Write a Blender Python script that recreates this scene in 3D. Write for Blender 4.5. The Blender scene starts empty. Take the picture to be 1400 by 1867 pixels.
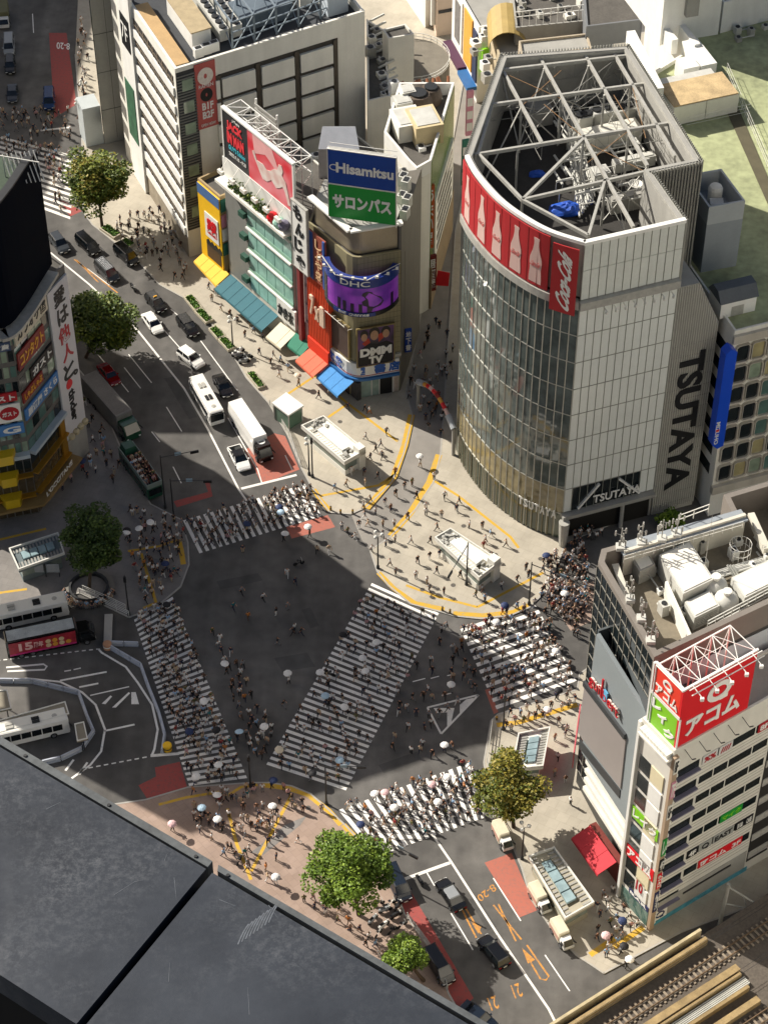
import bpy, bmesh, math, random
from mathutils import Vector, Matrix
R = math.radians
rng = random.Random(7)
SC = bpy.context.scene
COL = SC.collection
# ---------------------------------------------------------------- camera, sky, sun, exposure
CAM_H, PITCH, FPX = 228.0, R(45.5), 4050.0
cd = bpy.data.cameras.new('camera'); cam = bpy.data.objects.new('camera', cd); COL.objects.link(cam)
cam.location = (0, 0, CAM_H); cam.rotation_euler = (R(90) - PITCH, 0, 0)
cd.sensor_fit = 'VERTICAL'; cd.sensor_height = 24.0; cd.lens = FPX / 1867 * 24.0
cd.clip_start = 0.3; cd.clip_end = 3000
SC.camera = cam
SUN_EL = R(36); SUN_DIR = Vector((-0.84 * math.cos(SUN_EL), 0.54 * math.cos(SUN_EL), math.sin(SUN_EL))).normalized()
w = bpy.data.worlds.new('World'); SC.world = w; w.use_nodes = True
nt = w.node_tree; bg = nt.nodes['Background']; sky = nt.nodes.new('ShaderNodeTexSky')
sky.sky_type = 'NISHITA'; sky.sun_disc = False; sky.sun_elevation = SUN_EL
sky.sun_rotation = math.atan2(SUN_DIR.x, SUN_DIR.y); sky.dust_density = 4.0; sky.ozone_density = 0.4
nt.links.new(sky.outputs[0], bg.inputs[0]); bg.inputs[1].default_value = 0.055
sd = bpy.data.lights.new('sun', 'SUN'); sd.energy = 5.0; sd.angle = R(0.5); sd.color = (1.0, 0.93, 0.83)
sun = bpy.data.objects.new('sun', sd); COL.objects.link(sun); sun.location = (-200, 150, 300)
sun.rotation_euler = SUN_DIR.to_track_quat('Z', 'Y').to_euler()
SC.view_settings.view_transform = 'Standard'; SC.view_settings.look = 'None'
SC.view_settings.exposure = 0.6; SC.view_settings.gamma = 1.0
SC.cycles.max_bounces = 6; SC.cycles.use_denoising = True
SC.cycles.caustics_reflective = False; SC.cycles.caustics_refractive = False

# ---------------------------------------------------------------- survey: where a sight line through the photo meets a level
_F = Vector((0, math.cos(PITCH), -math.sin(PITCH))); _U = Vector((0, math.sin(PITCH), math.cos(PITCH)))
def ray(u, v): return Vector((u - 700, 0, 0)) - (v - 933.5) * _U + FPX * _F
def P(u, v, z=0.0):
    d = ray(u, v); t = (z - CAM_H) / d.z
    return Vector((0, 0, CAM_H)) + d * t
def P2(u, v, z=0.0): return P(u, v, z).xy
def px(p):
    q = Vector(p) - Vector((0, 0, CAM_H)); k = q.dot(_F)
    return 700 + FPX * q.x / k, 933.5 - FPX * q.dot(_U) / k

# ---------------------------------------------------------------- materials
def lin(h):
    h = h.lstrip('#'); c = [int(h[i:i+2], 16) / 255 for i in (0, 2, 4)]
    return tuple(x / 12.92 if x <= 0.04045 else ((x + 0.055) / 1.055) ** 2.4 for x in c)
_mats = {}
def mat(name, col, rough=0.7, var=0.12, scale=0.6, metal=0.0, bump=0.0, spec=0.5, grime=0.0, emit=0.0, fine=None):
    """procedural surface: base colour broken up by two noises, optional dark grime streaks and bump"""
    if name in _mats: return _mats[name]
    if isinstance(col, str): col = lin(col)
    m = bpy.data.materials.new(name); m.use_nodes = True; n = m.node_tree.nodes; l = m.node_tree.links
    b = n['Principled BSDF']; b.inputs['Roughness'].default_value = rough; b.inputs['Metallic'].default_value = metal
    b.inputs['Specular IOR Level'].default_value = spec
    tc = n.new('ShaderNodeTexCoord')
    def noise(s, det=6, stretch=None):
        t = n.new('ShaderNodeTexNoise'); t.inputs['Scale'].default_value = s; t.inputs['Detail'].default_value = det
        if stretch:
            mp = n.new('ShaderNodeMapping'); mp.inputs['Scale'].default_value = stretch
            l.new(tc.outputs['Object'], mp.inputs[0]); l.new(mp.outputs[0], t.inputs[0])
        else: l.new(tc.outputs['Object'], t.inputs[0])
        return t
    n1 = noise(scale); n2 = noise(scale * (fine or 9), 3)
    mx = n.new('ShaderNodeMix'); mx.inputs[0].default_value = 0.4
    l.new(n1.outputs[0], mx.inputs[2]); l.new(n2.outputs[0], mx.inputs[3])
    rp = n.new('ShaderNodeValToRGB'); l.new(mx.outputs[0], rp.inputs[0])
    rp.color_ramp.elements[0].position = 0.3; rp.color_ramp.elements[1].position = 0.7
    lo = tuple(max(0, c * (1 - var)) for c in col); hi = tuple(min(1, c * (1 + var)) for c in col)
    rp.color_ramp.elements[0].color = (*lo, 1); rp.color_ramp.elements[1].color = (*hi, 1)
    out = rp.outputs[0]
    if grime:
        g = noise(1.0, 5, (0.55, 0.55, 0.05)); r2 = n.new('ShaderNodeValToRGB'); l.new(g.outputs[0], r2.inputs[0])
        r2.color_ramp.elements[0].position = 0.42; r2.color_ramp.elements[1].position = 0.7
        r2.color_ramp.elements[0].color = (0, 0, 0, 1); r2.color_ramp.elements[1].color = (grime * .5,) * 3 + (1,)
        m2 = n.new('ShaderNodeMix'); m2.data_type = 'RGBA'; l.new(r2.outputs[0], m2.inputs[0]); l.new(out, m2.inputs[6])
        m2.inputs[7].default_value = (col[0] * .35, col[1] * .33, col[2] * .3, 1); out = m2.outputs[2]
    l.new(out, b.inputs['Base Color'])
    if bump:
        bp = n.new('ShaderNodeBump'); bp.inputs['Strength'].default_value = bump; bp.inputs['Distance'].default_value = 0.05
        l.new(n2.outputs[0], bp.inputs['Height']); l.new(bp.outputs[0], b.inputs['Normal'])
    if emit:
        l.new(out, b.inputs['Emission Color']); b.inputs['Emission Strength'].default_value = emit
    _mats[name] = m; return m
def glass(name, col, rough=0.08, var=0.35, scale=0.35): return mat(name, col, rough, var, scale, spec=0.8, fine=2.5)

WHITE = mat('white_paint', '#e4e4df', .55, .06, grime=.25)
STEEL = mat('painted_steel', '#abaaa3', .5, .2, 1.5, metal=.1, grime=.25)
WSTEEL = mat('white_steel', '#d9d8d0', .5, .1, 1.5, grime=.2)
RUST = mat('rusty_steel', '#8a6a48', .8, .35, 1.2)
DARK = mat('dark_metal', '#26282a', .5, .25, 1.2)
BLACK = mat('black_paint', '#101113', .5, .2)
GLASSD = glass('dark_window_glass', '#1b2224')
GLASSG = glass('green_window_glass', '#53716a')
CREAM = mat('cream_wall', '#e2e0d6', .75, .06, .4, grime=.3)
GREYW = mat('grey_concrete', '#9b9a94', .8, .1, .5, grime=.35)
ROOFD = mat('dark_roof', '#55524d', .9, .3, .35)
ROOFG = mat('green_roof_coating', '#9da37c', .85, .42, .16, fine=6, grime=.3)
DUCT = mat('galvanised_duct', '#c4c4bd', .5, .12, 1.0, grime=.35)
RED = mat('red_sign', '#d4121f', .45, .04); REDD = mat('deep_red_sign', '#a81422', .5, .08)
BLUE = mat('blue_sign', '#0d3f9c', .4, .06); GREEN = mat('green_sign', '#139036', .45, .05)
LIME = mat('lime_sign', '#7fc41c', .45, .05); YELLOW = mat('yellow_paint', '#f0bd18', .55, .08)
ORANGE = mat('orange_cladding', '#e0502a', .6, .08, grime=.3)

# ---------------------------------------------------------------- scene graph
def tag(o, label=None, cat=None, group=None, kind=None):
    if label: o['label'] = label
    if cat: o['category'] = cat
    if group: o['group'] = group
    if kind: o['kind'] = kind
    return o
def thing(name, label, cat, loc=(0, 0, 0), group=None):
    o = bpy.data.objects.new(name, None); COL.objects.link(o); o.location = (loc[0], loc[1], loc[2] if len(loc) > 2 else 0)
    o.empty_display_size = .5
    return tag(o, label, cat, group)
def rootof(o):
    while o.parent: o = o.parent
    return o
class MB:
    def __init__(s): s.v = []; s.f = []; s.m = []; s.c = []
    def add(s, vs, fs, mi=0):
        b = len(s.v); s.c.append((b, len(s.f))); s.v += [Vector(v) for v in vs]; s.f += [[b + i for i in f] for f in fs]; s.m += [mi] * len(fs); return s
    def hexa(s, p, mi=0):      # 8 corners: bottom ring 0-3, top ring 4-7
        return s.add(p, [(3, 2, 1, 0), (4, 5, 6, 7), (0, 1, 5, 4), (1, 2, 6, 5), (2, 3, 7, 6), (3, 0, 4, 7)], mi)
    def box(s, x0, x1, y0, y1, z0, z1, mi=0):
        return s.hexa([(x0, y0, z0), (x1, y0, z0), (x1, y1, z0), (x0, y1, z0), (x0, y0, z1), (x1, y0, z1), (x1, y1, z1), (x0, y1, z1)], mi)
    def obox(s, c, ang, l, wd, z0, z1, mi=0):
        ca, sa = math.cos(ang), math.sin(ang); q = []
        for z in (z0, z1):
            for a, b in ((-1, -1), (1, -1), (1, 1), (-1, 1)):
                x, y = a * l / 2, b * wd / 2; q.append((c[0] + x * ca - y * sa, c[1] + x * sa + y * ca, z))
        return s.hexa(q, mi)
    def prism(s, pts, z0, z1, mi=0):
        n = len(pts); vs = [(p[0], p[1], z0) for p in pts] + [(p[0], p[1], z1) for p in pts]
        fs = [list(range(n))[::-1], list(range(n, 2 * n))] + [(i, (i + 1) % n, n + (i + 1) % n, n + i) for i in range(n)]
        return s.add(vs, fs, mi)
    def poly(s, pts, mi=0): return s.add(pts, [list(range(len(pts)))], mi)
    def bar(s, p, q, wd, h=None, mi=0, up=(0, 0, 1)):
        p, q = Vector(p), Vector(q); h = h or wd; d = (q - p)
        if d.length < 1e-6: return s
        d.normalize(); up = Vector(up)
        if abs(d.dot(up)) > .98: up = Vector((1, 0, 0)) if abs(d.x) < .9 else Vector((0, 1, 0))
        a = d.cross(up).normalized(); b = a.cross(d)
        q8 = []
        for e in (p, q):
            for i, j in ((-1, -1), (1, -1), (1, 1), (-1, 1)): q8.append(e + a * i * wd / 2 + b * j * h / 2)
        return s.hexa(q8, mi)
    def tube(s, p, q, r, n=8, r2=None, mi=0):
        p, q = Vector(p), Vector(q); d = (q - p).normalized(); r2 = r if r2 is None else r2
        up = Vector((0, 0, 1)) if abs(d.z) < .95 else Vector((1, 0, 0)); a = d.cross(up).normalized(); b = d.cross(a)
        vs = []
        for e, rr in ((p, r), (q, r2)):
            for i in range(n):
                t = 2 * math.pi * i / n; vs.append(e + (a * math.cos(t) + b * math.sin(t)) * rr)
        fs = [(i, (i + 1) % n, n + (i + 1) % n, n + i) for i in range(n)] + [list(range(n))[::-1], list(range(n, 2 * n))]
        return s.add(vs, fs, mi)
    def lathe(s, c, prof, n=12, mi=0):
        vs = []; k = len(prof)
        for r, z in prof:
            for i in range(n):
                t = 2 * math.pi * i / n; vs.append((c[0] + r * math.cos(t), c[1] + r * math.sin(t), c[2] + z))
        fs = [(j * n + i, j * n + (i + 1) % n, (j + 1) * n + (i + 1) % n, (j + 1) * n + i) for j in range(k - 1) for i in range(n)]
        fs += [list(range(n))[::-1], list(range((k - 1) * n, k * n))]
        return s.add(vs, fs, mi)
    def build(s, name, mats, parent=None, smooth=False, at=None, recalc=True):
        if not isinstance(mats, (list, tuple)): mats = [mats]
        if parent is not None: off = rootof(parent).location.copy()
        elif at is not None: off = Vector((at[0], at[1], at[2] if len(at) > 2 else 0))
        else:
            zs = [v.z for v in s.v]; off = Vector((sum(v.x for v in s.v) / len(s.v), sum(v.y for v in s.v) / len(s.v), min(zs)))
        me = bpy.data.meshes.new(name); me.from_pydata([v - off for v in s.v], [], s.f)
        for m in mats: me.materials.append(m)
        for i, p in enumerate(me.polygons): p.material_index = s.m[i]; p.use_smooth = smooth
        if recalc:
            bm = bmesh.new(); bm.from_mesh(me); bmesh.ops.recalc_face_normals(bm, faces=bm.faces); bm.to_mesh(me); bm.free()
        o = bpy.data.objects.new(name, me); COL.objects.link(o)
        if parent is not None: o.parent = parent
        else: o.location = off
        return o
def _pieces(s, name, mats, parent=None, **k):
    """each added shape becomes a part of its own"""
    ends = s.c[1:] + [(len(s.v), len(s.f))]; out = []
    for (v0, f0), (v1, f1) in zip(s.c, ends):
        m = MB(); m.v = s.v[v0:v1]; m.f = [[i - v0 for i in f] for f in s.f[f0:f1]]; m.m = s.m[f0:f1]; out.append(m.build(name, mats, parent, **k))
    return out
MB.pieces = _pieces
class Wall:
    """a vertical wall plane from A (left, seen from outside) to B (right); s along it, z up, d outwards"""
    def __init__(s, A, B):
        s.A = Vector((A[0], A[1], 0)); s.B = Vector((B[0], B[1], 0)); s.L = (s.B - s.A).length
        s.u = (s.B - s.A) / s.L; s.n = s.u.cross(Vector((0, 0, 1)))
    def pt(s, a, z, d=0.0): return s.A + s.u * a + Vector((0, 0, z)) + s.n * d
    def at(s, u, v, d=0.0):
        r = ray(u, v); o = Vector((0, 0, CAM_H)); t = (s.A + s.n * d - o).dot(s.n) / r.dot(s.n); q = o + r * t
        return (q - s.A).dot(s.u), q.z
    def box(s, mb, a0, a1, z0, z1, d0=0.0, d1=0.1, mi=0):
        return mb.hexa([s.pt(a0, z0, d0), s.pt(a1, z0, d0), s.pt(a1, z0, d1), s.pt(a0, z0, d1),
                        s.pt(a0, z1, d0), s.pt(a1, z1, d0), s.pt(a1, z1, d1), s.pt(a0, z1, d1)], mi)
    def shape(s, mb, pts, d0, d1, mi=0):   # pts: (a, z) outline
        n = len(pts); vs = [s.pt(a, z, d0) for a, z in pts] + [s.pt(a, z, d1) for a, z in pts]
        fs = [list(range(n))[::-1], list(range(n, 2 * n))] + [(i, (i + 1) % n, n + (i + 1) % n, n + i) for i in range(n)]
        return mb.add(vs, fs, mi)
def text_mesh(txt, bold=0.0):
    cu = bpy.data.curves.new('lettering', 'FONT'); cu.body = txt; cu.size = 1; cu.offset = bold; cu.extrude = 0.5; cu.resolution_u = 3
    cu.space_line = .92
    cu.align_x = 'CENTER'
    o = bpy.data.objects.new('tmp', cu); COL.objects.link(o)
    me = bpy.data.meshes.new_from_object(o.evaluated_get(bpy.context.evaluated_depsgraph_get()))
    bpy.data.objects.remove(o); bpy.data.curves.remove(cu); return me
def text3(txt, O, U, V, m, name='lettering', parent=None, depth=0.06, bold=0.0, shear=0.0):
    """letters filling the parallelogram O, O+U, O+V; thickness depth along U x V"""
    me = text_mesh(txt, bold); O, U, V = Vector(O), Vector(U), Vector(V); N = U.cross(V).normalized()
    xs = [v.co.x for v in me.vertices]; ys = [v.co.y for v in me.vertices]
    if not xs: return None
    x0, x1, y0, y1 = min(xs), max(xs), min(ys), max(ys)
    off = rootof(parent).location if parent is not None else O
    for v in me.vertices:
        a = (v.co.x - x0) / max(1e-6, x1 - x0); b = (v.co.y - y0) / max(1e-6, y1 - y0); c = v.co.z + .5
        v.co = O + U * (a + shear * (b - .5)) + V * b + N * (c * depth) - off
    me.name = name; me.materials.clear(); me.materials.append(m)
    o = bpy.data.objects.new(name, me); COL.objects.link(o)
    if parent is not None: o.parent = parent
    else: o.location = off
    return o
def wtext(W, txt, a0, a1, z0, z1, d, m, parent=None, name='lettering', bold=0.0, depth=.06, rot=False, shear=0.0):
    if rot: return text3(txt, W.pt(a0, z1, d), W.pt(a0, z0, d) - W.pt(a0, z1, d), W.u * (a1 - a0), m, name, parent, depth, bold, shear)
    return text3(txt, W.pt(a0, z0, d), W.u * (a1 - a0), Vector((0, 0, z1 - z0)), m, name, parent, depth, bold, shear)
def wstack(W, txt, a0, a1, z0, z1, d, m, parent=None, name='lettering', bold=0.02, depth=.06, gap=.12):
    h = (z1 - z0) / len(txt)
    for i, c in enumerate(txt):
        wtext(W, c, a0, a1, z1 - h * (i + 1) + h * gap / 2, z1 - h * i - h * gap / 2, d, m, parent, name, bold, depth)
def inpoly(p, poly):
    x, y = p; c = False; n = len(poly)
    for i in range(n):
        x1, y1 = poly[i]; x2, y2 = poly[(i + 1) % n]
        if (y1 > y) != (y2 > y) and x < (x2 - x1) * (y - y1) / (y2 - y1) + x1: c = not c
    return c
# ================================================================ GROUND
def paved(name, col_a, col_b, joint, cell, rough=.85, var=.16, jw=.03, rotz=0.0):
    """paving: tile grid with thin joints over a mottled base"""
    m = bpy.data.materials.new(name); m.use_nodes = True; n = m.node_tree.nodes; l = m.node_tree.links; b = n['Principled BSDF']
    b.inputs['Roughness'].default_value = rough
    g = n.new('ShaderNodeNewGeometry'); mp = n.new('ShaderNodeMapping'); mp.inputs['Rotation'].default_value = (0, 0, rotz)
    l.new(g.outputs['Position'], mp.inputs[0])
    br = n.new('ShaderNodeTexBrick'); l.new(mp.outputs[0], br.inputs[0]); br.inputs['Scale'].default_value = 1.0
    br.inputs['Brick Width'].default_value = cell; br.inputs['Row Height'].default_value = cell; br.inputs['Mortar Size'].default_value = jw
    br.offset = 0.5
    A, B, J = [lin(c) for c in (col_a, col_b, joint)]
    br.inputs['Color1'].default_value = (*A, 1); br.inputs['Color2'].default_value = (*B, 1); br.inputs['Mortar'].default_value = (*J, 1)
    no = n.new('ShaderNodeTexNoise'); no.inputs['Scale'].default_value = .22; no.inputs['Detail'].default_value = 8; no.inputs['Roughness'].default_value = .65
    l.new(g.outputs['Position'], no.inputs[0]); rp = n.new('ShaderNodeValToRGB'); l.new(no.outputs[0], rp.inputs[0])
    rp.color_ramp.elements[0].position = .32; rp.color_ramp.elements[1].position = .68
    rp.color_ramp.elements[0].color = (1 - var,) * 3 + (1,); rp.color_ramp.elements[1].color = (1 + var,) * 3 + (1,)
    mx = n.new('ShaderNodeMix'); mx.data_type = 'RGBA'; mx.blend_type = 'MULTIPLY'; mx.inputs[0].default_value = 1
    l.new(br.outputs[0], mx.inputs[6]); l.new(rp.outputs[0], mx.inputs[7]); l.new(mx.outputs[2], b.inputs['Base Color'])
    return m
def asphalt(name, col, var=.3):
    m = bpy.data.materials.new(name); m.use_nodes = True; n = m.node_tree.nodes; l = m.node_tree.links; b = n['Principled BSDF']
    b.inputs['Roughness'].default_value = .9
    g = n.new('ShaderNodeNewGeometry'); c = lin(col); prev = None
    for sc, st, st2 in ((.07, var, None), (.5, var * .6, None), (14, var * .7, None), (.16, var * .8, (1.6, .12, 1))):
        t = n.new('ShaderNodeTexNoise'); t.inputs['Scale'].default_value = sc; t.inputs['Detail'].default_value = 5
        if st2:
            mp = n.new('ShaderNodeMapping'); mp.inputs['Rotation'].default_value = (0, 0, R(-35)); mp.inputs['Scale'].default_value = st2
            l.new(g.outputs['Position'], mp.inputs[0]); l.new(mp.outputs[0], t.inputs[0])
        else: l.new(g.outputs['Position'], t.inputs[0])
        rp = n.new('ShaderNodeValToRGB'); l.new(t.outputs[0], rp.inputs[0]); rp.color_ramp.elements[0].position = .3; rp.color_ramp.elements[1].position = .7
        rp.color_ramp.elements[0].color = (1 - st,) * 3 + (1,); rp.color_ramp.elements[1].color = (1 + st,) * 3 + (1,)
        mx = n.new('ShaderNodeMix'); mx.data_type = 'RGBA'; mx.blend_type = 'MULTIPLY'; mx.inputs[0].default_value = 1
        if prev is None: mx.inputs[6].default_value = (*c, 1)
        else: l.new(prev, mx.inputs[6])
        l.new(rp.outputs[0], mx.inputs[7]); prev = mx.outputs[2]
    l.new(prev, b.inputs['Base Color']); return m
def worn(name, col, wear=.5, under='#4c4b49'):
    """road paint rubbed through in patches"""
    m = bpy.data.materials.new(name); m.use_nodes = True; n = m.node_tree.nodes; l = m.node_tree.links; b = n['Principled BSDF']
    b.inputs['Roughness'].default_value = .75; g = n.new('ShaderNodeNewGeometry'); c = lin(col)
    t = n.new('ShaderNodeTexNoise'); t.inputs['Scale'].default_value = 2.2; t.inputs['Detail'].default_value = 9; t.inputs['Roughness'].default_value = .75
    l.new(g.outputs['Position'], t.inputs[0]); rp = n.new('ShaderNodeValToRGB'); l.new(t.outputs[0], rp.inputs[0])
    e = rp.color_ramp.elements; e[0].position = .2 + .22 * wear; e[1].position = .36 + .24 * wear
    e[0].color = (*lin(under), 1); e[1].color = (*c, 1); l.new(rp.outputs[0], b.inputs['Base Color']); return m
ASPH = asphalt('asphalt', '#595754'); LANE = asphalt('lane_asphalt', '#86827c', .14)
PLAZA = paved('plaza_paving', '#aea798', '#a9a293', '#9d9687', 1.5, rotz=.5, jw=.02)
PLAZAG = paved('grey_paving', '#827e7a', '#7d7975', '#72706c', 1.2, rotz=.3, jw=.02)
BRICKP = paved('pink_paving', '#9b877a', '#948072', '#88756a', 1.0, rotz=.9, jw=.02)
KERB = mat('kerb_stone', '#a5a29b', .85, .15, 1.5)
PAINT = worn('white_road_paint', '#e8e6e0', .34, '#6c6a66'); PAINTF = worn('fresh_white_paint', '#e2dfd7', .3)
YELP = worn('yellow_tactile_paving', '#c9a02c', .6, '#a9946a'); ORP = worn('orange_road_paint', '#c98a35', .75, '#66625c')
REDP = worn('red_road_coating', '#994540', .6, '#6d4a45'); SALM = worn('salmon_road_coating', '#a96252', .6, '#85635a')

def sheet(name, polys, z, m):
    mb = MB()
    for p in polys: mb.poly([(*P2(u, v), z) for u, v in p])
    o = mb.build(name, m, recalc=False)
    for f in o.data.polygons:
        if f.normal.z < 0: f.flip()
    return tag(o, kind='structure')
def strip_pts(line, wd):
    """polygon round a pixel polyline, wd metres wide"""
    q = [P2(*p) for p in line]; l, r = [], []
    for i, p in enumerate(q):
        d = (q[min(i + 1, len(q) - 1)] - q[max(i - 1, 0)]).normalized(); nn = Vector((-d.y, d.x)) * wd / 2
        l.append(p + nn); r.append(p - nn)
    return l + r[::-1]
def strips(name, lines, wd, z, m):
    mb = MB()
    for ln in lines:
        q = strip_pts(ln, wd); n = len(q) // 2
        for i in range(n - 1): mb.poly([(*q[i], z), (*q[i + 1], z), (*q[2 * n - 2 - i], z), (*q[2 * n - 1 - i], z)])
    o = mb.build(name, m, recalc=False)
    for f in o.data.polygons:
        if f.normal.z < 0: f.flip()
    return tag(o, kind='structure')
mb = MB(); mb.poly([(-900, -300, 0), (900, -300, 0), (900, 1200, 0), (-900, 1200, 0)]); tag(mb.build('ground', ASPH, recalc=False), kind='structure')
S1A = [(153, 388), (170, 411), (203, 437), (258, 483), (292, 520), (336, 544), (386, 591), (420, 638), (450, 690), (490, 735), (524, 792), (551, 856), (571, 893), (601, 935), (640, 938), (668, 925), (714, 880), (735, 830), (752, 760), (740, 715), (800, 400), (860, 60), (700, -140), (150, -140), (138, 100), (150, 250)]
S1B = [(803, 830), (790, 880), (757, 930), (710, 981), (675, 1004), (688, 1043), (708, 1068), (749, 1102), (806, 1117), (829, 1124), (876, 1129), (930, 1123), (965, 1108), (1000, 1072), (1016, 1030), (1030, 990), (1190, 925), (1330, 860), (1400, 500), (1400, 60), (960, 60), (890, 150), (830, 420), (812, 700)]
S2 = [(95, 500), (134, 661), (165, 700), (200, 770), (235, 850), (275, 920), (330, 948), (343, 990), (345, 1030), (330, 1070), (285, 1108), (236, 1126), (145, 1082), (60, 1095), (-150, 1130), (-150, 500)]
S3 = [(266, 1459), (344, 1436), (400, 1432), (458, 1428), (492, 1428), (532, 1434), (566, 1448), (592, 1471), (626, 1502), (680, 1560), (712, 1600), (738, 1668), (785, 1732), (818, 1813), (850, 1870), (870, 2100), (100, 2100), (120, 1480)]
S4 = [(895, 1315), (882, 1390), (893, 1480), (935, 1545), (950, 1580), (968, 1640), (1010, 1700), (1050, 1742), (1100, 1775), (1240, 1700), (1400, 1640), (1400, 1100), (1110, 1190), (1056, 1230), (1052, 1258), (908, 1303)]
WALKS = [(S1A, PLAZA), (S1B, PLAZA), (S2, PLAZAG), (S3, BRICKP), (S4, PLAZA)]
for poly, m in WALKS:
    mb = MB(); q = [P2(*p) for p in poly]; mb.prism(q, .003, .12, 0)
    o = mb.build('sidewalk', [m], at=(0, 0, 0)); tag(o, kind='structure')
    mb = MB(); n = len(q); c = sum(((x) for x in q), Vector((0, 0))) / n
    k = MB()
    vis = [i for i in range(n) if -60 < poly[i][0] < 1460 and -60 < poly[i][1] < 1930 and -60 < poly[(i + 1) % n][0] < 1460]
    for i in vis:
        a, b = q[i], q[(i + 1) % n]; k.bar((*a, .07), (*b, .07), .22, .135)
    tag(k.build('kerb', KERB), kind='structure')
def level(u, v): return .12 if any(inpoly((u, v), s) for s, _ in WALKS) else 0.0
# centre-gai lane, patches
sheet('road_lane', [[(752, 760), (714, 880), (668, 925), (640, 938), (660, 985), (675, 1004), (710, 981), (757, 930), (790, 880), (803, 830), (812, 700), (830, 420), (890, 150), (860, 60), (800, 400), (740, 715)]], .006, LANE)
sheet('road_patch', [[(522, 961), (598, 939), (611, 961), (532, 982)], [(447, 820), (500, 790), (520, 795), (546, 856), (478, 883)], [(883, 1573), (932, 1555), (978, 1660), (946, 1673)], [(884, 1258), (892, 1255), (908, 1298), (900, 1302)]], .008, SALM)
sheet('road_patch', [[(706, 1634), (740, 1610), (863, 1820), (838, 1842)], [(253, 1432), (285, 1416), (283, 1399), (328, 1389), (345, 1447), (272, 1461)], [(317, 914), (380, 897), (374, 880), (382, 877), (388, 905), (323, 925)], [(90, 60), (122, 60), (140, 190), (100, 215)], [(110, 365), (120, 368), (150, 385), (128, 395)]], .008, REDP)
sheet('road_patch', [[(1000, 1090), (1082, 1060), (1085, 1130), (1040, 1150)]], .008, BRICKP)
# crossings
def crosswalk(TL, TR, BR, BL, n, duty=.5, m=PAINT, along='v', z=.010, skip=()):
    mb = MB(); a, b, c, d = [P2(*p) for p in (TL, TR, BR, BL)]
    for i in range(n):
        if i in skip: continue
        t0 = i / n; t1 = (i + duty) / n
        if along == 'v': q = [a.lerp(d, t0), b.lerp(c, t0), b.lerp(c, t1), a.lerp(d, t1)]
        else: q = [a.lerp(b, t0), a.lerp(b, t1), d.lerp(c, t1), d.lerp(c, t0)]
        mb.poly([(*p, z) for p in q])
    o = mb.build('crosswalk', m, recalc=False)
    for f in o.data.polygons:
        if f.normal.z < 0: f.flip()
    tag(o, kind='structure')
crosswalk((334, 949), (562, 881), (592, 939), (364, 1009), 19, along='h')
crosswalk((245, 1130), (315, 1088), (453, 1424), (347, 1438), 34)
crosswalk((678, 1063), (800, 1118), (628, 1446), (483, 1399), 36)
crosswalk((839, 1147), (975, 1100), (1054, 1248), (908, 1300), 12)
crosswalk((617, 1477), (862, 1388), (890, 1488), (686, 1562), 16, along='h')
crosswalk((0, 248), (140, 285), (128, 405), (-20, 350), 12, along='v', m=PAINTF)
strips('lane_marking', [[(92, 460), (164, 519), (252, 603), (336, 708), (379, 782), (436, 893), (450, 913)], [(785, 1517), (822, 1571), (906, 1702), (1000, 1840), (1020, 1880)]], .3, .012, PAINTF)
strips('lane_marking', [[(312, 564), (327, 577)], [(299, 601), (329, 635)], [(366, 621), (433, 712)], [(416, 762), (470, 856), (478, 882)], [(235, 646), (277, 698)], [(227, 670), (257, 708)], [(304, 742), (332, 787)], [(175, 641), (235, 715)], [(316, 851), (331, 881)], [(277, 787), (292, 806)], [(160, 490), (200, 520)],
    [(778, 1591), (792, 1615)], [(822, 1665), (862, 1732)], [(899, 1601), (949, 1679)], [(993, 1741), (1038, 1807)], [(520, 830), (533, 857)], [(60, 25), (62, 60)], [(785, 1237), (800, 1233)], [(752, 1243), (775, 1237)], [(815, 1232), (829, 1229)], [(805, 1268), (822, 1264)], [(155, 428), (190, 458)]], .16, .012, PAINT)
strips('stop_line', [[(440, 891), (541, 866)], [(731, 1605), (820, 1573)], [(75, 238), (130, 232)], [(275, 1378), (327, 1374)]], .45, .014, PAINTF)
# island arrow
tri = [(779, 1290), (872, 1267), (804, 1338)]
strips('lane_marking', [[tri[0], tri[1]], [tri[1], tri[2]], [tri[2], tri[0]]], .28, .012, PAINTF)
sheet('lane_marking', [[(790, 1291), (828, 1291), (822, 1319), (815, 1326), (815, 1299), (797, 1300)], [(850, 1275), (866, 1272), (838, 1300), (838, 1285)]], .013, PAINTF)
# orange markings on the lower road
strips('lane_marking', [[(899, 1650), (950, 1713)], [(908, 1648), (940, 1716)], [(958, 1740), (985, 1785), (995, 1787), (1000, 1780), (960, 1723)], [(843, 1660), (868, 1710)], [(848, 1655), (877, 1703)], [(136, 473), (215, 534)], [(140, 474), (180, 515)]], .22, .012, ORP)
sheet('lane_marking', [[(951, 1728), (975, 1750), (962, 1757)], [(858, 1680), (877, 1690), (872, 1703)]], .013, ORP)
def road_text(txt, pts, m):
    O, A, B = [Vector((*P2(*p), .012)) for p in pts]     # origin, end of baseline, top left
    o = text3(txt, O, A - O, B - O, m, 'road_lettering', None, .002, .01); tag(o, kind='structure')
road_text('8-20', ((898, 1611), (868, 1634), (906, 1622)), ORP); road_text('8-20', ((128, 79), (104, 77), (128, 91)), PAINT)
road_text('21', ((945, 1792), (930, 1797), (954, 1816)), ORP); road_text('21', ((902, 1815), (887, 1820), (911, 1838)), ORP)
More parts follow.
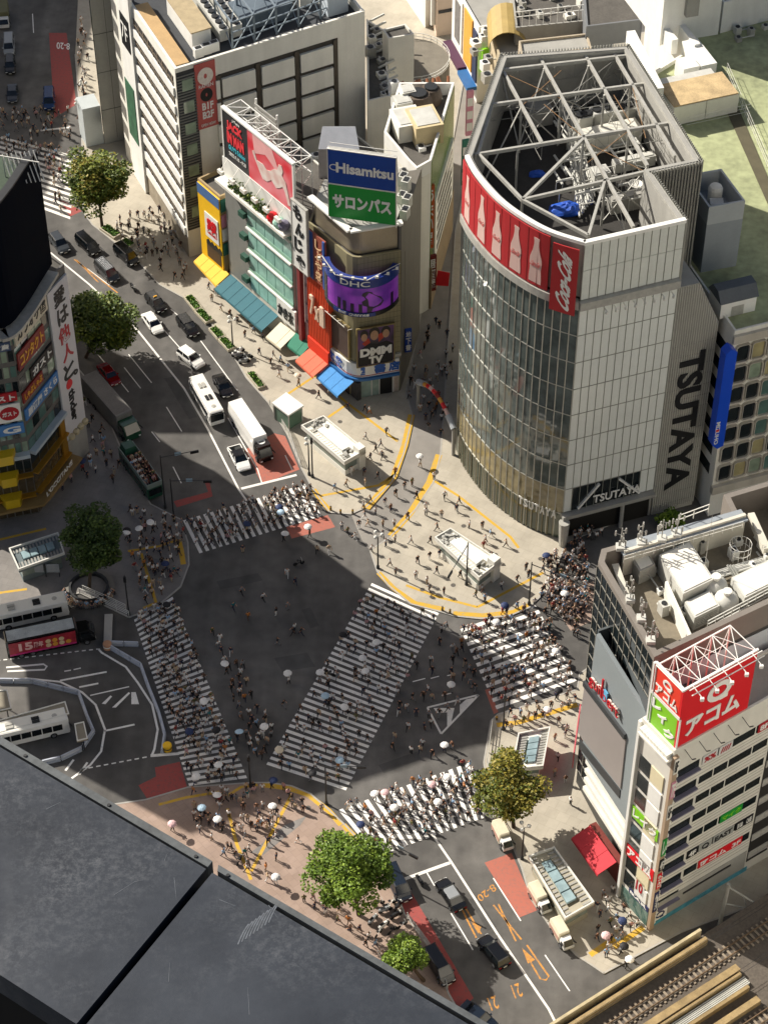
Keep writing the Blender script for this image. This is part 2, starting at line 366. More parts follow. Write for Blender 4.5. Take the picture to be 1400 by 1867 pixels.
# yellow tactile paving bands on the plazas
zt_ = .126
strips('tactile_paving', [[(750, 757), (738, 812), (718, 870), (668, 928)], [(800, 830), (783, 880), (747, 938), (712, 978)]], 1.0, zt_, YELP)
strips('tactile_paving', [[(690, 1045), (718, 1074), (755, 1100), (810, 1112)], [(826, 1119), (880, 1123), (935, 1117), (962, 1104)], [(572, 893), (584, 912), (602, 932)], [(905, 1323), (945, 1318), (1052, 1286)], [(326, 985), (331, 1005), (335, 1030)], [(478, 1432), (525, 1438), (562, 1450), (600, 1480), (622, 1505)], [(626, 1505), (650, 1530)], [(1075, 1742), (1120, 1712)], [(1118, 1728), (1160, 1700), (1172, 1692)]], .75, zt_, YELP)
strips('tactile_paving', [[(575, 686), (633, 736), (725, 806)], [(575, 686), (515, 726)], [(633, 738), (598, 762)], [(585, 905), (690, 886), (720, 866)], [(792, 878), (835, 905), (930, 980), (945, 1000)], [(740, 1068), (800, 1090), (870, 1108)], [(870, 1108), (990, 1045)], [(234, 1006), (290, 997), (326, 985)], [(258, 1010), (285, 1100)], [(285, 1100), (262, 1110)], [(415, 1475), (432, 1540), (458, 1605)], [(533, 1448), (458, 1590)], [(415, 1452), (440, 1436), (470, 1432)], [(290, 1468), (340, 1455), (400, 1445)], [(0, 985), (85, 965)], [(0, 1082), (50, 1075)]], .42, zt_, YELP)
sheet('paving_patch', [[(458, 1555), (520, 1505), (560, 1488), (548, 1505), (480, 1560)]], .123, PLAZAG)
# bus terminal
arc1 = [(180, 1183), (186, 1190), (230, 1216), (252, 1245), (278, 1285), (288, 1330), (282, 1366), (277, 1378)]
arc2 = [(-20, 1246), (50, 1237), (110, 1243), (150, 1262), (175, 1285), (192, 1330), (185, 1370), (165, 1395), (130, 1420)]
strips('lane_marking', [arc1, arc2, [(12, 1217), (80, 1211), (86, 1215), (82, 1221), (14, 1224)], [(110, 1241), (195, 1225)], [(145, 1253), (180, 1246)], [(190, 1333), (246, 1321)], [(145, 1412), (160, 1390)], [(120, 1405), (135, 1385)]], .3, .012, PAINT)
strips('lane_marking', [[(a, 1204 - a * .115), (a + 7, 1203.2 - a * .115)] for a in range(-6, 180, 13)] + [[(148 + a, 1403 - a * .19), (156 + a, 1401.5 - a * .19)] for a in range(0, 120, 14)] + [[(165, 1268), (236, 1252)], [(118, 1224), (130, 1222)], [(135, 1221), (148, 1218)]], .2, .012, PAINT)
sheet('lane_marking', [[(186, 1283), (202, 1268), (205, 1270), (193, 1284)], [(205, 1290), (235, 1262), (238, 1264), (212, 1290)], [(240, 1262), (248, 1262), (254, 1284), (240, 1284)]], .013, PAINT)
# manholes and patched asphalt
mb = MB()
for u, v in ((985, 1020), (712, 990), (826, 1068), (620, 770), (1070, 1140), (562, 1474), (770, 1076), (845, 960), (88, 20), (88, 50)):
    p = P(u, v); mb.lathe((p.x, p.y, level(u, v) + .004), [(.36, 0), (.36, .006)], 14)
tag(mb.build('manhole_cover', mat('cast_iron', '#57534d', .6, .3, 3)), kind='structure')
sheet('paving_patch', [[(276, 1028), (284, 1020), (302, 1026), (294, 1034)]], zt_ + .004, mat('manhole_plate', '#6a6a6c', .6, .2))
sheet('road_patch', [[(620, 1500), (640, 1490), (655, 1505), (632, 1512)], [(395, 1060), (470, 1045), (480, 1058), (402, 1075)], [(690, 1395), (760, 1370), (768, 1384), (700, 1410)], [(855, 1640), (870, 1634), (905, 1690), (888, 1697)], [(300, 690), (318, 686), (360, 760), (345, 764)], [(550, 1112), (566, 1108), (582, 1140), (566, 1146)], [(500, 1200), (560, 1190), (575, 1215), (515, 1225)]], .005, asphalt('patched_asphalt', '#4c4b49'))
# ================================================================ BUILDINGS
def ccw(pts):
    a = sum(pts[i][0] * pts[(i + 1) % len(pts)][1] - pts[(i + 1) % len(pts)][0] * pts[i][1] for i in range(len(pts)))
    return [Vector((p[0], p[1])) for p in (pts if a > 0 else pts[::-1])]
def inset(pts, d):
    pts = ccw(pts); n = len(pts); out = []
    for i in range(n):
        p0, p, p1 = pts[i - 1], pts[i], pts[(i + 1) % n]
        a = (p - p0).normalized(); b = (p1 - p).normalized(); na = Vector((-a.y, a.x)); nb = Vector((-b.y, b.x))
        m = na + nb; k = m.length_squared
        out.append(p + (m * (2 * d / k) if k > .3 else na * d))
    return out
def ring(mb, pts, d, z0, z1, mi=0):
    o = ccw(pts); i_ = inset(pts, d); n = len(o)
    vs = [(*p, z0) for p in o] + [(*p, z1) for p in o] + [(*p, z1) for p in i_] + [(*p, z0) for p in i_]
    fs = []
    for k in range(n):
        j = (k + 1) % n
        fs += [(k, j, n + j, n + k), (n + k, n + j, 2 * n + j, 2 * n + k), (2 * n + k, 2 * n + j, 3 * n + j, 3 * n + k), (3 * n + k, 3 * n + j, j, k)]
    return mb.add(vs, fs, mi)
def block(name, label, pts, z0, z1, wm, rm, par=.9, cat='building', parw=.3, pm=None):
    pts = ccw(pts); c = sum(pts, Vector((0, 0))) / len(pts)
    t = thing(name, label, cat, (c.x, c.y, z0))
    mb = MB(); mb.prism(pts, z0, z1 - .05); mb.build('wall', wm, t)
    mb = MB(); mb.prism(inset(pts, parw), z1 - .05, z1 + .02); mb.build('roof', rm, t)
    if par: mb = MB(); ring(mb, pts, parw, z1 - .05, z1 + par); mb.build('parapet', pm or wm, t)
    return t
def windows(W, t, a0, a1, z0, z1, na, nz, gap=.35, gz=1.2, gm=None, d=.04, name='window', frame=None, jit=0):
    """separate panes set 40 mm proud of the wall plane"""
    wa = (a1 - a0) / na; wz = (z1 - z0) / nz
    for j in range(nz):
        for i in range(na):
            mb = MB(); W.box(mb, a0 + wa * i + gap / 2, a0 + wa * (i + 1) - gap / 2, z0 + wz * j + gz / 2, z0 + wz * (j + 1) - gz / 2, -.1, d)
            g = gm or GLASSD
            if isinstance(g, (list, tuple)): g = rng.choice(g)
            mb.build(name, g, t)
def bands(W, t, m, a0, a1, zs, h, d=.25, name='floor_band', back=-.1):
    for z in zs:
        mb = MB(); W.box(mb, a0, a1, z, z + h, back, d); mb.build(name, m, t)
def signboard(name, label, W, a0, a1, z0, z1, d0, d1, m, cat='sign', frame=None, group=None):
    o = W.pt((a0 + a1) / 2, z0, d0); t = thing(name, label, cat, o, group)
    mb = MB(); W.box(mb, a0, a1, z0, z1, d0, d1); mb.build('panel', m, t)
    if frame:
        mb = MB(); e = .18
        for q in ((a0 - e, a0, z0 - e, z1 + e), (a1, a1 + e, z0 - e, z1 + e), (a0, a1, z0 - e, z0), (a0, a1, z1, z1 + e)): W.box(mb, *q, d0, d1 + .05)
        mb.build('frame', frame, t)
    return t
def truss(mb, p, q, h, n, r=.06, up=Vector((0, 0, 1))):
    p, q = Vector(p), Vector(q)
    mb.bar(p, q, r * 2); mb.bar(p + up * h, q + up * h, r * 2)
    for i in range(n + 1):
        a = p.lerp(q, i / n); mb.bar(a, a + up * h, r * 1.5)
        if i < n: b = p.lerp(q, (i + 1) / n); mb.bar(a + up * h * (i % 2), b + up * h * (1 - i % 2), r * 1.3)
def lattice(mb, corners, z0, z1, r=.07, n=2):
    """braced steel tower standing on a plan polygon"""
    k = len(corners)
    for i in range(k):
        a, b = Vector((*corners[i], 0)), Vector((*corners[(i + 1) % k], 0)); h = (z1 - z0) / n
        mb.bar(a + Vector((0, 0, z0)), a + Vector((0, 0, z1)), r * 2)
        for j in range(n):
            za, zb = Vector((0, 0, z0 + h * j)), Vector((0, 0, z0 + h * (j + 1)))
            mb.bar(a + zb, b + zb, r * 1.6); mb.bar(a + za, b + zb, r * 1.3); mb.bar(b + za, a + zb, r * 1.3)

# ---------------------------------------------------------------- glass corner building (bookshop tower with the drinks banner)
ZT = 53.6
q_c = [P2(u, v, ZT) for u, v in ((849, 284), (868, 318), (909, 364), (957, 399), (1005, 424), (1066, 443))]
def spline(pts, n):
    out = []; k = len(pts)
    for i in range(k - 1):
        p0, p1, p2, p3 = pts[max(0, i - 1)], pts[i], pts[i + 1], pts[min(k - 1, i + 2)]
        for j in range(n):
            t = j / n; out.append(.5 * ((2 * p1) + (p2 - p0) * t + (2 * p0 - 5 * p1 + 4 * p2 - p3) * t * t + (3 * p1 - p0 - 3 * p2 + p3) * t ** 3))
    return out + [pts[-1]]
cur = spline(q_c, 8)
cumL = [0]
for i in range(1, len(cur)): cumL.append(cumL[-1] + (cur[i] - cur[i - 1]).length)
CL = cumL[-1]
def cpt(s, z, d=0.0):
    s = max(0, min(CL, s)); i = 1
    while cumL[i] < s - 1e-9: i += 1
    a, b = cur[i - 1], cur[i]; p = a.lerp(b, (s - cumL[i - 1]) / (cumL[i] - cumL[i - 1])); t = (b - a).normalized()
    return Vector((p.x + t.y * d, p.y - t.x * d, z))
def s_at(u, z):      # arc length whose point at height z is seen in column u
    return min((abs(px(cpt(CL * k / 400, z))[0] - u), CL * k / 400) for k in range(401))[1]
def cband(mb, s0, s1, z0, z1, d0, d1, n=None, mi=0):
    n = n or max(1, int((s1 - s0) / .9)); vs = []; fs = []
    for i in range(n + 1):
        s = s0 + (s1 - s0) * i / n; vs += [cpt(s, z0, d0), cpt(s, z0, d1), cpt(s, z1, d1), cpt(s, z1, d0)]
    for i in range(n):
        a = 4 * i
        for k in range(4): fs.append((a + k, a + (k + 1) % 4, a + 4 + (k + 1) % 4, a + 4 + k))
    fs += [(0, 1, 2, 3), (4 * n + 3, 4 * n + 2, 4 * n + 1, 4 * n)]
    return mb.add(vs, fs, mi)
c_R = P2(1250, 401, ZT); c_S = P2(1187, 312, ZT); c_T = P2(1278, 293, ZT); c_Q = P2(1144, 82, ZT); c_PL = P2(915, 99, ZT)
plan_t = cur + [c_R, c_S, c_T, c_Q, c_PL]
plan_i = inset(plan_t, .25)
GT = thing('glass_corner_building', 'tall glass corner building with a curved dark front and an open steel framed roof', 'building', (*cur[20], 0))
mb = MB(); mb.prism(inset(plan_t, .55), 0, 44.6); mb.build('core', mat('dim_interior', '#3a3f3c', .8, .4, .3), GT)
mb = MB(); ring(mb, inset(plan_t, .25), .5, 44.6, ZT - .1); mb.build('screen_wall', GREYW, GT)
mb = MB(); mb.prism(inset(plan_t, .8), 44.62, 44.75); mb.build('roof', mat('dark_inner_roof', '#34322f', .9, .4, .4), GT)  # roof floor inside the screen walls, darker than the other roofs
GCURT = glass('curtain_glass', '#59625f', .04, .5, .3); GCURL = glass('curtain_glass_glow', '#857a58', .06, .5, .5)  # lower glass tinted warm, shop glow put into its colour
MULL = mat('mullion_aluminium', '#b9bab2', .4, .1, 1.0, metal=.5)
FLZ = [0.2, 5.2, 10.0, 14.7, 19.4, 24.1, 28.8, 33.5, 38.2, 42.8]
for k in range(9):
    mb = MB(); cband(mb, 0, CL, FLZ[k] + .04, FLZ[k + 1] - .1, -.3, 0); mb.build('glazing', GCURL if k == 1 else glass('street_glass', '#4b5448', .05) if k == 0 else GCURT, GT)
    mb = MB(); cband(mb, 0, CL, FLZ[k + 1] - .1, FLZ[k + 1] + .04, -.3, .06); mb.build('floor_edge', MULL, GT)
mb = MB(); n = int(CL / 1.2)
for i in range(n + 1):
    s = CL * i / n; a = cpt(s, .2, .02); b = cpt(s, 42.8, .02); mb.bar(a, b, .06, .14)
mb.build('mullion', MULL, GT)
mb = MB(); cband(mb, 0, CL, 42.95, 44.2, -.3, .55); mb.build('eave', STEEL, GT)
mb = MB(); cband(mb, 0, CL, ZT - .35, ZT + .15, -.45, .15); mb.build('rim', WHITE, GT)
# curved shop fittings seen through the lowest storeys
mb = MB()
for i in range(26):
    s = CL * (.08 + .9 * i / 26); mb.bar(cpt(s, .3, .12), cpt(s, 5.2, .12), .09, .1)
mb.build('shopfront_post', mat('bronze_frame', '#8c8266', .5, .2), GT)
# flat face
WF = Wall(cur[-1], c_R)
WPANEL = mat('milky_glass_panel', '#e4e8e3', .22, .05, .3, spec=.7, grime=.12)
for k in range(1, 9):
    for i in range(12):
        mb = MB(); a0 = WF.L * i / 12; W_ = WF.L / 12
        z0 = FLZ[k] + (0 if k > 1 else .3)
        if k == 1 and 1 <= i <= 9: continue
        WF.box(mb, a0 + .025, a0 + W_ - .025, z0 + .06, FLZ[k + 1] - .04, -.3, 0); mb.build('glass_panel', WPANEL, GT)
for i in range(12):
    mb = MB(); a0 = WF.L * i / 12; W_ = WF.L / 12
    WF.box(mb, a0 + .06, a0 + W_ - .06, 44.3, 49.0, -.25, .02); WF.box(mb, a0 + .06, a0 + W_ - .06, 49.1, ZT - .35, -.25, .02)
    mb.build('glass_panel', mat('milky_glass_panel_top', '#d6dad3', .22, .08, .3, spec=.7), GT)
mb = MB()
for i in range(13): WF.box(mb, WF.L * i / 12 - .03, WF.L * i / 12 + .03, 5.4, 42.8, .0, .1); WF.box(mb, WF.L * i / 12 - .03, WF.L * i / 12 + .03, 44.2, ZT - .35, .02, .1)
for z in FLZ[1:]: WF.box(mb, .06, WF.L - .06, z - .04, z + .05, -.2, .06)
mb.build('mullion', mat('grey_mullion', '#8f9188', .5, .1), GT)
mb = MB(); WF.box(mb, -.2, WF.L, 42.95, 44.2, -.3, .7); mb.build('eave', STEEL, GT)
mb = MB(); WF.box(mb, -.1, WF.L, ZT - .35, ZT + .15, -.45, .2); mb.build('rim', WHITE, GT)
# bay windows of the first floor with sign, dark street opening below
mb = MB(); WF.box(mb, WF.L / 12 + .1, WF.L * 10 / 12 - .1, 5.5, 9.9, -.35, -.08); mb.build('bay_window', GLASSD, GT)
mb = MB()
mb.bar(WF.pt(2.2, 5.7, .02), WF.pt(5.2, 9.6, .02), .5, .3); mb.bar(WF.pt(8.2, 9.6, .02), WF.pt(11.6, 5.7, .02), .5, .3); mb.pieces('brace', WHITE, GT)
mb = MB(); WF.box(mb, .4, WF.L - .4, .1, 4.7, -.5, -.2); mb.build('entrance', mat('dark_entrance', '#15130f', .6, .3), GT)
mb = MB(); WF.box(mb, -.3, WF.L, 4.75, 5.4, -.4, .9); mb.build('canopy', GREYW, GT)
mb = MB(); q = WF.pt(-.2, 0, 1.1); mb.tube(q, q + Vector((0, 0, 4.7)), .55, 10, .8); q = WF.pt(9, 0, .5); mb.tube(q, q + Vector((0, 0, 4.7)), .3, 8); mb.pieces('column', STEEL, GT)
SGT = thing('shop_name_sign', 'raised white capital letters along the flat glass above the street entrance', 'sign', WF.pt(5, 6, .2))
wtext(WF, 'TSUTAYA', *[x for p in (WF.at(1077, 934), WF.at(1165, 896)) for x in (p[0],)], 6.1, 7.6, .2, WHITE, SGT, bold=.02)
sa, sb = s_at(947, 4), s_at(1015, 4)
SG2 = thing('shop_name_sign', 'white capital letters curving round the glass at pavement level', 'sign', cpt((sa + sb) / 2, 4, .3))
for i, ch in enumerate('TSUTAYA'):
    s0 = sa + (sb - sa) * (i + .08) / 7; s1 = sa + (sb - sa) * (i + .92) / 7; a = cpt(s0, 4.3, .35); b = cpt(s1, 4.3, .35)
    text3(ch, a, b - a, Vector((0, 0, 1.5)), WHITE, 'lettering', SG2, .08, .03)
for i in range(8):
    mb = MB(); a = WF.pt(3.2 + i * 1.35, 42.6, .5); mb.bar(a, a + WF.n * .9 + Vector((0, 0, .1)), .08); mb.lathe(a + WF.n * .9 - Vector((0, 0, .35)), [(.1, .4), (.22, .25), (.2, 0)], 8)
    mb.build('floodlight', WSTEEL, GT)
# side walls with vertical louvres
LOUV = mat('louvre_metal', '#8f8f88', .5, .15, .8, metal=.2, grime=.25)
W2 = Wall(c_R, c_S) if Wall(c_R, c_S).n.dot(Vector((1, -1, 0))) > 0 else Wall(c_S, c_R)
for (A, B) in ((c_R, c_S), (c_S, c_T), (c_T, c_Q), (c_Q, c_PL), (c_PL, cur[0])):
    Wl = Wall(A, B); cen = sum(plan_t, Vector((0, 0))) / len(plan_t)
    if Wl.n.xy.dot(cen - Vector(A)) > 0: Wl = Wall(B, A)
    mb = MB(); Wl.box(mb, .15, Wl.L - .15, .2, ZT - .6, -.3, .0); mb.build('side_wall', GREYW, GT)
    mb = MB(); n = int(Wl.L / .42)
    for i in range(n + 1): Wl.box(mb, Wl.L * i / n - .06, Wl.L * i / n + .06, 20, ZT + .1, .05, .3)
    mb.build('louvre', LOUV, GT)
    mb = MB(); Wl.box(mb, 0, Wl.L, ZT - .7, ZT - .2, -.8, .04); mb.build('cornice', STEEL, GT)
# steel frame over the open roof
mb = MB(); zb = ZT - .9
def rp(x, y, z=zb): return P(820 + x / 2.917, 60 + y / 2.917, z)
for a, b in (((270, 200), (960, 120)), ((210, 385), (1045, 270)), ((130, 650), (1175, 480)), ((385, 890), (1040, 740)),
             ((470, 120), (710, 555)), ((710, 555), (975, 1035)), ((700, 90), (1050, 710)), ((285, 210), (490, 590)), ((870, 110), (1195, 660)),
             ((385, 890), (715, 560)), ((735, 1080), (825, 780)), ((150, 645), (385, 890)), ((385, 890), (735, 1080)), ((150, 645), (290, 150))):
    mb.bar(rp(*a), rp(*b), .36, .5)
mb.pieces('roof_beam', STEEL, GT)
mb = MB(); dn = Vector((0, 0, -2.6))
for a, b in (((270, 200), (960, 120)), ((210, 385), (1045, 270)), ((710, 558), (1175, 480)), ((825, 780), (1040, 740)), ((470, 120), (710, 555)), ((710, 555), (975, 1035)), ((700, 90), (1050, 710)), ((870, 110), (1195, 660)), ((285, 210), (490, 590)), ((590, 350), (880, 130))): truss(mb, rp(*a) + dn, rp(*b) + dn, 2.3, 7, .032)
mb.build('roof_truss', mat('grey_truss', '#85857f', .6, .2, 1.5), GT)
mb = MB()
for a in ((590, 350), (710, 560), (825, 780), (380, 390), (500, 190), (735, 175), (820, 330), (950, 520), (1050, 710), (270, 200), (150, 645), (385, 890), (960, 270), (360, 620)):
    q = rp(*a); mb.bar(q, q - Vector((0, 0, 7.6)), .3)
for a, b in (((500, 190), (375, 390)), ((375, 390), (590, 350)), ((590, 350), (735, 175)), ((710, 560), (590, 350)), ((735, 175), (880, 130)), ((820, 330), (960, 270)), ((825, 780), (1050, 710)), ((270, 200), (380, 390)), ((380, 390), (150, 645))):
    p, q = rp(*a), rp(*b); mb.bar(p, q - Vector((0, 0, 7)), .16); mb.bar(q, p - Vector((0, 0, 7)), .1)
mb.pieces('brace', STEEL, GT)
mb = MB()
for a, b in (((290, 215), (590, 350)), ((590, 200), (380, 390)), ((500, 380), (710, 555)), ((740, 590), (1040, 740)), ((950, 520), (730, 690)), ((870, 330), (960, 480)), ((970, 290), (1040, 560))):
    mb.bar(rp(*a), rp(*b), .07)
mb.pieces('tie_rod', RUST, GT)
# banner round the top of the curve
def banner_s(u, v=420): return s_at(u, 50)
s1 = banner_s(1003); s2 = banner_s(1011); s3 = banner_s(1057)
BN = thing('banner', 'long curved red banner printed with a row of pale bottles', 'banner', cpt(5, 44.4, .7))
mb = MB(); cband(mb, .1, s1, 44.4, ZT - .4, .25, .4); mb.build('fabric', RED_ := mat('banner_red', '#a8262b', .55, .06, .4), BN)
mb = MB()
for i in range(1, 12): s = s1 * i / 12; mb.bar(cpt(s, 44.4, .4), cpt(s, ZT - .4, .4), .05, .05)
mb.build('seam', mat('banner_seam', '#8d2a26', .6, .1), BN)
BOT = mat('bottle_print', '#c9aaa2', .6, .05)
prof = [(-1, 0), (-1.02, .1), (-.9, .3), (-1, .45), (-.95, .55), (-.55, .72), (-.38, .85), (-.38, .95), (-.44, .955), (-.44, 1), (.44, 1), (.44, .955), (.38, .95), (.38, .85), (.55, .72), (.95, .55), (1, .45), (.9, .3), (1.02, .1), (1, 0)]
for u, v in ((856, 350), (882, 385), (909, 415), (943, 440), (979, 465)):
    s = s_at(u + 1, 48.5); mb = MB(); hw = .95; n = len(prof)
    vs = [cpt(s + a * hw, 44.9 + b * 7.2, .41) for a, b in prof] + [cpt(s + a * hw, 44.9 + b * 7.2, .44) for a, b in prof]
    mb.add(vs, [list(range(n)), list(range(n, 2 * n))] + [(i, (i + 1) % n, n + (i + 1) % n, n + i) for i in range(n)]); mb.build('bottle_print', BOT, BN)
    a, b = cpt(s - .75, 47.5, .47), cpt(s + .75, 47.9, .47); text3('Coca-Cola', a, Vector((b.x - a.x, b.y - a.y, 0)), Vector((0, 0, .8)), mat('pale_red_print', '#cf6a66', .6, .05), 'lettering', BN, .02, .01, .3)
BN2 = thing('banner', 'red banner panel with a white script drinks name by the glass corner', 'banner', cpt((s2 + s3) / 2, 44.4, .7))
mb = MB(); cband(mb, s2, s3, 42.0, ZT - .8, .6, .75); mb.build('fabric', RED_, BN2)
am = cpt((s2 + s3) / 2, 43, .78); ta = (cpt(s3, 0) - cpt(s2, 0)).normalized()
text3('Coca-Cola', am + ta * 1.0 + Vector((0, 0, .1)), Vector((0, 0, 8.8)), -ta * 2.0, WHITE, 'lettering', BN2, .05, .03, .25)
# lower wing with the tall vertical name
uF = WF.u
WL = Wall(WF.pt(WF.L + .15, 0).xy, WF.pt(WF.L + 12, 0).xy)
wl = [WL.at(*p) for p in ((1245, 522), (1275.7, 516), (1308, 584))]
LW = thing('louvred_wing', 'grey louvred wing with a clipped top corner beside the milky glass face', 'building', WL.pt(3, 0, -4))
aR = wl[2][0]
mb = MB(); WL.shape(mb, [(0, .2), (aR, .2), (aR, wl[2][1]), (wl[1][0], wl[1][1]), (0, wl[1][1] + .0)], -9, -.05); mb.build('wall', mat('louvre_backing', '#a3a29a', .6, .15, .5, grime=.2), LW)
mb = MB(); n = int(aR / .33)
for i in range(n + 1):
    a = aR * i / n; zt = wl[1][1] if a < wl[1][0] else wl[1][1] + (wl[2][1] - wl[1][1]) * (a - wl[1][0]) / max(.1, aR - wl[1][0])
    WL.box(mb, a - .05, a + .05, 1, zt - .1, 0, .14)
mb.build('louvre', mat('louvre_fin', '#bdbcb4', .5, .12, .8), LW)
mb = MB(); zs = WL.at(1240, 622)[1]; 
for z in range(2, int(wl[2][1]) - 1, 2): WL.box(mb, 0, aR, z, z + .06, .02, .1)
mb.build('rail', LOUV, LW)
SV = thing('vertical_name_sign', 'giant black capital letters turned sideways down the grey louvres', 'sign', WL.pt(aR / 2, 4, .2))
t0 = WL.at(1283, 640); t1 = WL.at(1208, 886); a0, a1 = WL.at(1237, 660)[0], WL.at(1284, 645)[0]
wtext(WL, 'TSUTAYA', a0, a1, WL.at(1228, 888)[1], WL.at(1262, 640)[1], .18, BLACK, SV, bold=.035, depth=.1, rot=True)

# ---------------------------------------------------------------- office block with the concrete window grid, blue blade sign
c_m = P2(1338, 611, 34.3); dB = (c_S - c_R).normalized(); dA = (c_R - cur[-1]).normalized()
WM = Wall(c_m, c_m + dA * 40)
pl = [c_m, c_m + dA * 40, c_m + dA * 40 + dB * 82, c_m + dB * 82 + dA * 24, c_m + dB * 62 + dA * 22, c_m + dB * 56 + dA * 9, c_m + dB * 33 + dA * 9, c_m + dB * 33]
OB = block('office_block', 'office block with rows of rounded concrete window frames and a green roof', pl, 0, 34.3, CREAM, ROOFG, .7)
CONC = mat('precast_concrete', '#b9b3a6', .8, .1, .6, grime=.4)
GR3 = [GLASSD, glass('pale_window_glass', '#8a9a86'), glass('blind_window_glass', '#a39a72'), GLASSG]
zr = [WM.at(u, v)[1] for u, v in ((1310, 880), (1340, 612))]
zlo, zhi = 6.5, 32.6; nf = 7
for j in range(nf):
    z0 = zlo + (zhi - zlo) * j / nf; z1 = zlo + (zhi - zlo) * (j + 1) / nf
    for i in range(6):
        a0 = .6 + i * 2.35; mb = MB(); c = .28; w_ = 1.85; h0, h1 = z0 + .5, z1 - .35
        out = [(a0 + c, h0), (a0 + w_ - c, h0), (a0 + w_, h0 + c), (a0 + w_, h1 - c), (a0 + w_ - c, h1), (a0 + c, h1), (a0, h1 - c), (a0, h0 + c)]
        WM.shape(mb, out, -.1, .03); g = mb.build('window', GR3[0] if i < 1 else rng.choice(GR3), OB)
        fr = MB(); k = 1.18; cx_, cz_ = a0 + w_ / 2, (h0 + h1) / 2
        o2 = [(cx_ + (a - cx_) * k, cz_ + (z - cz_) * 1.12) for a, z in out]; n = 8
        vs = [WM.pt(*p, .01) for p in o2] + [WM.pt(*p, .45) for p in o2] + [WM.pt(*p, .38) for p in out] + [WM.pt(*p, .01) for p in out]
        fr.add(vs, [(r * n + q, r * n + (q + 1) % n, ((r + 1) % 4) * n + (q + 1) % n, ((r + 1) % 4) * n + q) for r in range(4) for q in range(n)]); fr.build('frame', CONC, g)
mb = MB(); WM.box(mb, -.2, 40, 4.9, 6.3, -.1, .7); WM.box(mb, -.2, 40, 33, 34.3, .0, .5); mb.pieces('cornice', CONC, OB)
WMl = Wall(c_m + dB * 30, c_m)
for j in range(7): mb = MB(); WMl.box(mb, 18, 28.6, 7.2 + j * 3.7, 9.2 + j * 3.7, -.1, .03); mb.build('window', GLASSD, OB)
BB = thing('blade_sign', 'tall bright blue blade sign projecting from the concrete office corner', 'sign', WM.pt(-1, 12, 1))
a_, z_t = WM.at(1328, 640, 1.3); z_b = WM.at(1308, 812, 1.3)[1]
mb = MB(); WM.shape(mb, [(-2.0, z_b + .8), (-1.2, z_b), (-.3, z_b + .3), (-.3, z_t), (-1.2, z_t + .8), (-2.0, z_t)], .4, 1.9); mb.build('panel', BLUE2 := mat('bright_blue_sign', '#0a49c8', .4, .04), BB)
wtext(WM, 'MIZUHO', -1.9, -1.3, z_b + 1, z_b + 5.2, 1.92, WHITE, BB, depth=.04, rot=True, bold=.02)
mb = MB(); WM.box(mb, -1.85, -1.35, z_b + 3.4, z_b + 3.8, 1.92, 1.97); mb.build('logo_bar', RED, BB)

# roof level of the office block: penthouse, pale yard, ducts, fences
def on_roof(u, v, z): return P(u, v, z)
zo = 34.4
def dirbox(mb, p, la, lb, z0, z1, da=None, db=None, mi=0):
    da = da or dA; db = db or dB; p = Vector(p).xy
    q = [p, p + da * la, p + da * la + db * lb, p + db * lb]
    return mb.hexa([(*x, z0) for x in q] + [(*x, z1) for x in q], mi)
PH = thing('roof_penthouse', 'small white penthouse with a dark pitched roof on the green roof', 'penthouse', P(1310, 575, zo))
p0 = P(1311, 582, zo); mb = MB(); dirbox(mb, p0, 5.2, 3.6, zo, zo + 2.6); mb.build('wall', WHITE, PH)
mb = MB(); a = p0.xy; q = [a - dA * .2 - dB * .2, a + dA * 5.4 - dB * .2, a + dA * 5.4 + dB * 3.8, a - dA * .2 + dB * 3.8]
mb.hexa([(*q[0], zo + 2.6), (*q[1], zo + 2.6), (*q[2], zo + 2.62), (*q[3], zo + 2.62), (*(q[0] + dB * 1.2), zo + 4.1), (*(q[1] + dB * 1.2), zo + 4.1), (*(q[2] - dB * 1.2), zo + 4.1), (*(q[3] + -dB * 1.2), zo + 4.1)]); mb.build('roof', mat('slate_roof', '#4c5258', .5, .15), PH)
mb = MB(); dirbox(mb, p0.xy - dB * .05 + dA * 1.6, 1.8, .1, zo + .02, zo + 1.7); mb.build('door', STEEL, PH)
GTW = thing('grey_stair_tower', 'plain grey stair tower with tanks behind its parapet', 'building', P(1315, 560, 0))
zg = 45.5
t0, t1 = P2(1292, 378, zg), P2(1358, 366, zg); t2, t3 = t1 + dB * 7.5, t0 + dB * 7.5
mb = MB(); mb.prism([t0, t1, t2, t3], 0, zg - 3); mb.build('wall', mat('blue_grey_render', '#8f969b', .8, .07, .4, grime=.2), GTW)
mb = MB(); ring(mb, [t0, t1, t2, t3], .3, zg - 3, zg); mb.build('parapet', mat('pale_render', '#aab0b2', .8, .07), GTW)
WG = Wall(t0, t1)
TK = thing('roof_tank', 'round cream water tank inside the grey stair tower parapet', 'tank', (*(t0.lerp(t2, .55)), zg - 3))
mb = MB(); c = t0.lerp(t2, .55); mb.lathe((c.x, c.y, zg - 3), [(1, 0), (1, 2.6), (.8, 3.0), (.2, 3.2)], 14); mb.build('shell', CREAM, TK)
mb = MB(); mb.box(c.x - .9, c.x + .9, c.y - 2.8, c.y - 1.3, zg - 2.9, zg - 1); mb.build('pump_box', DUCT, TK)
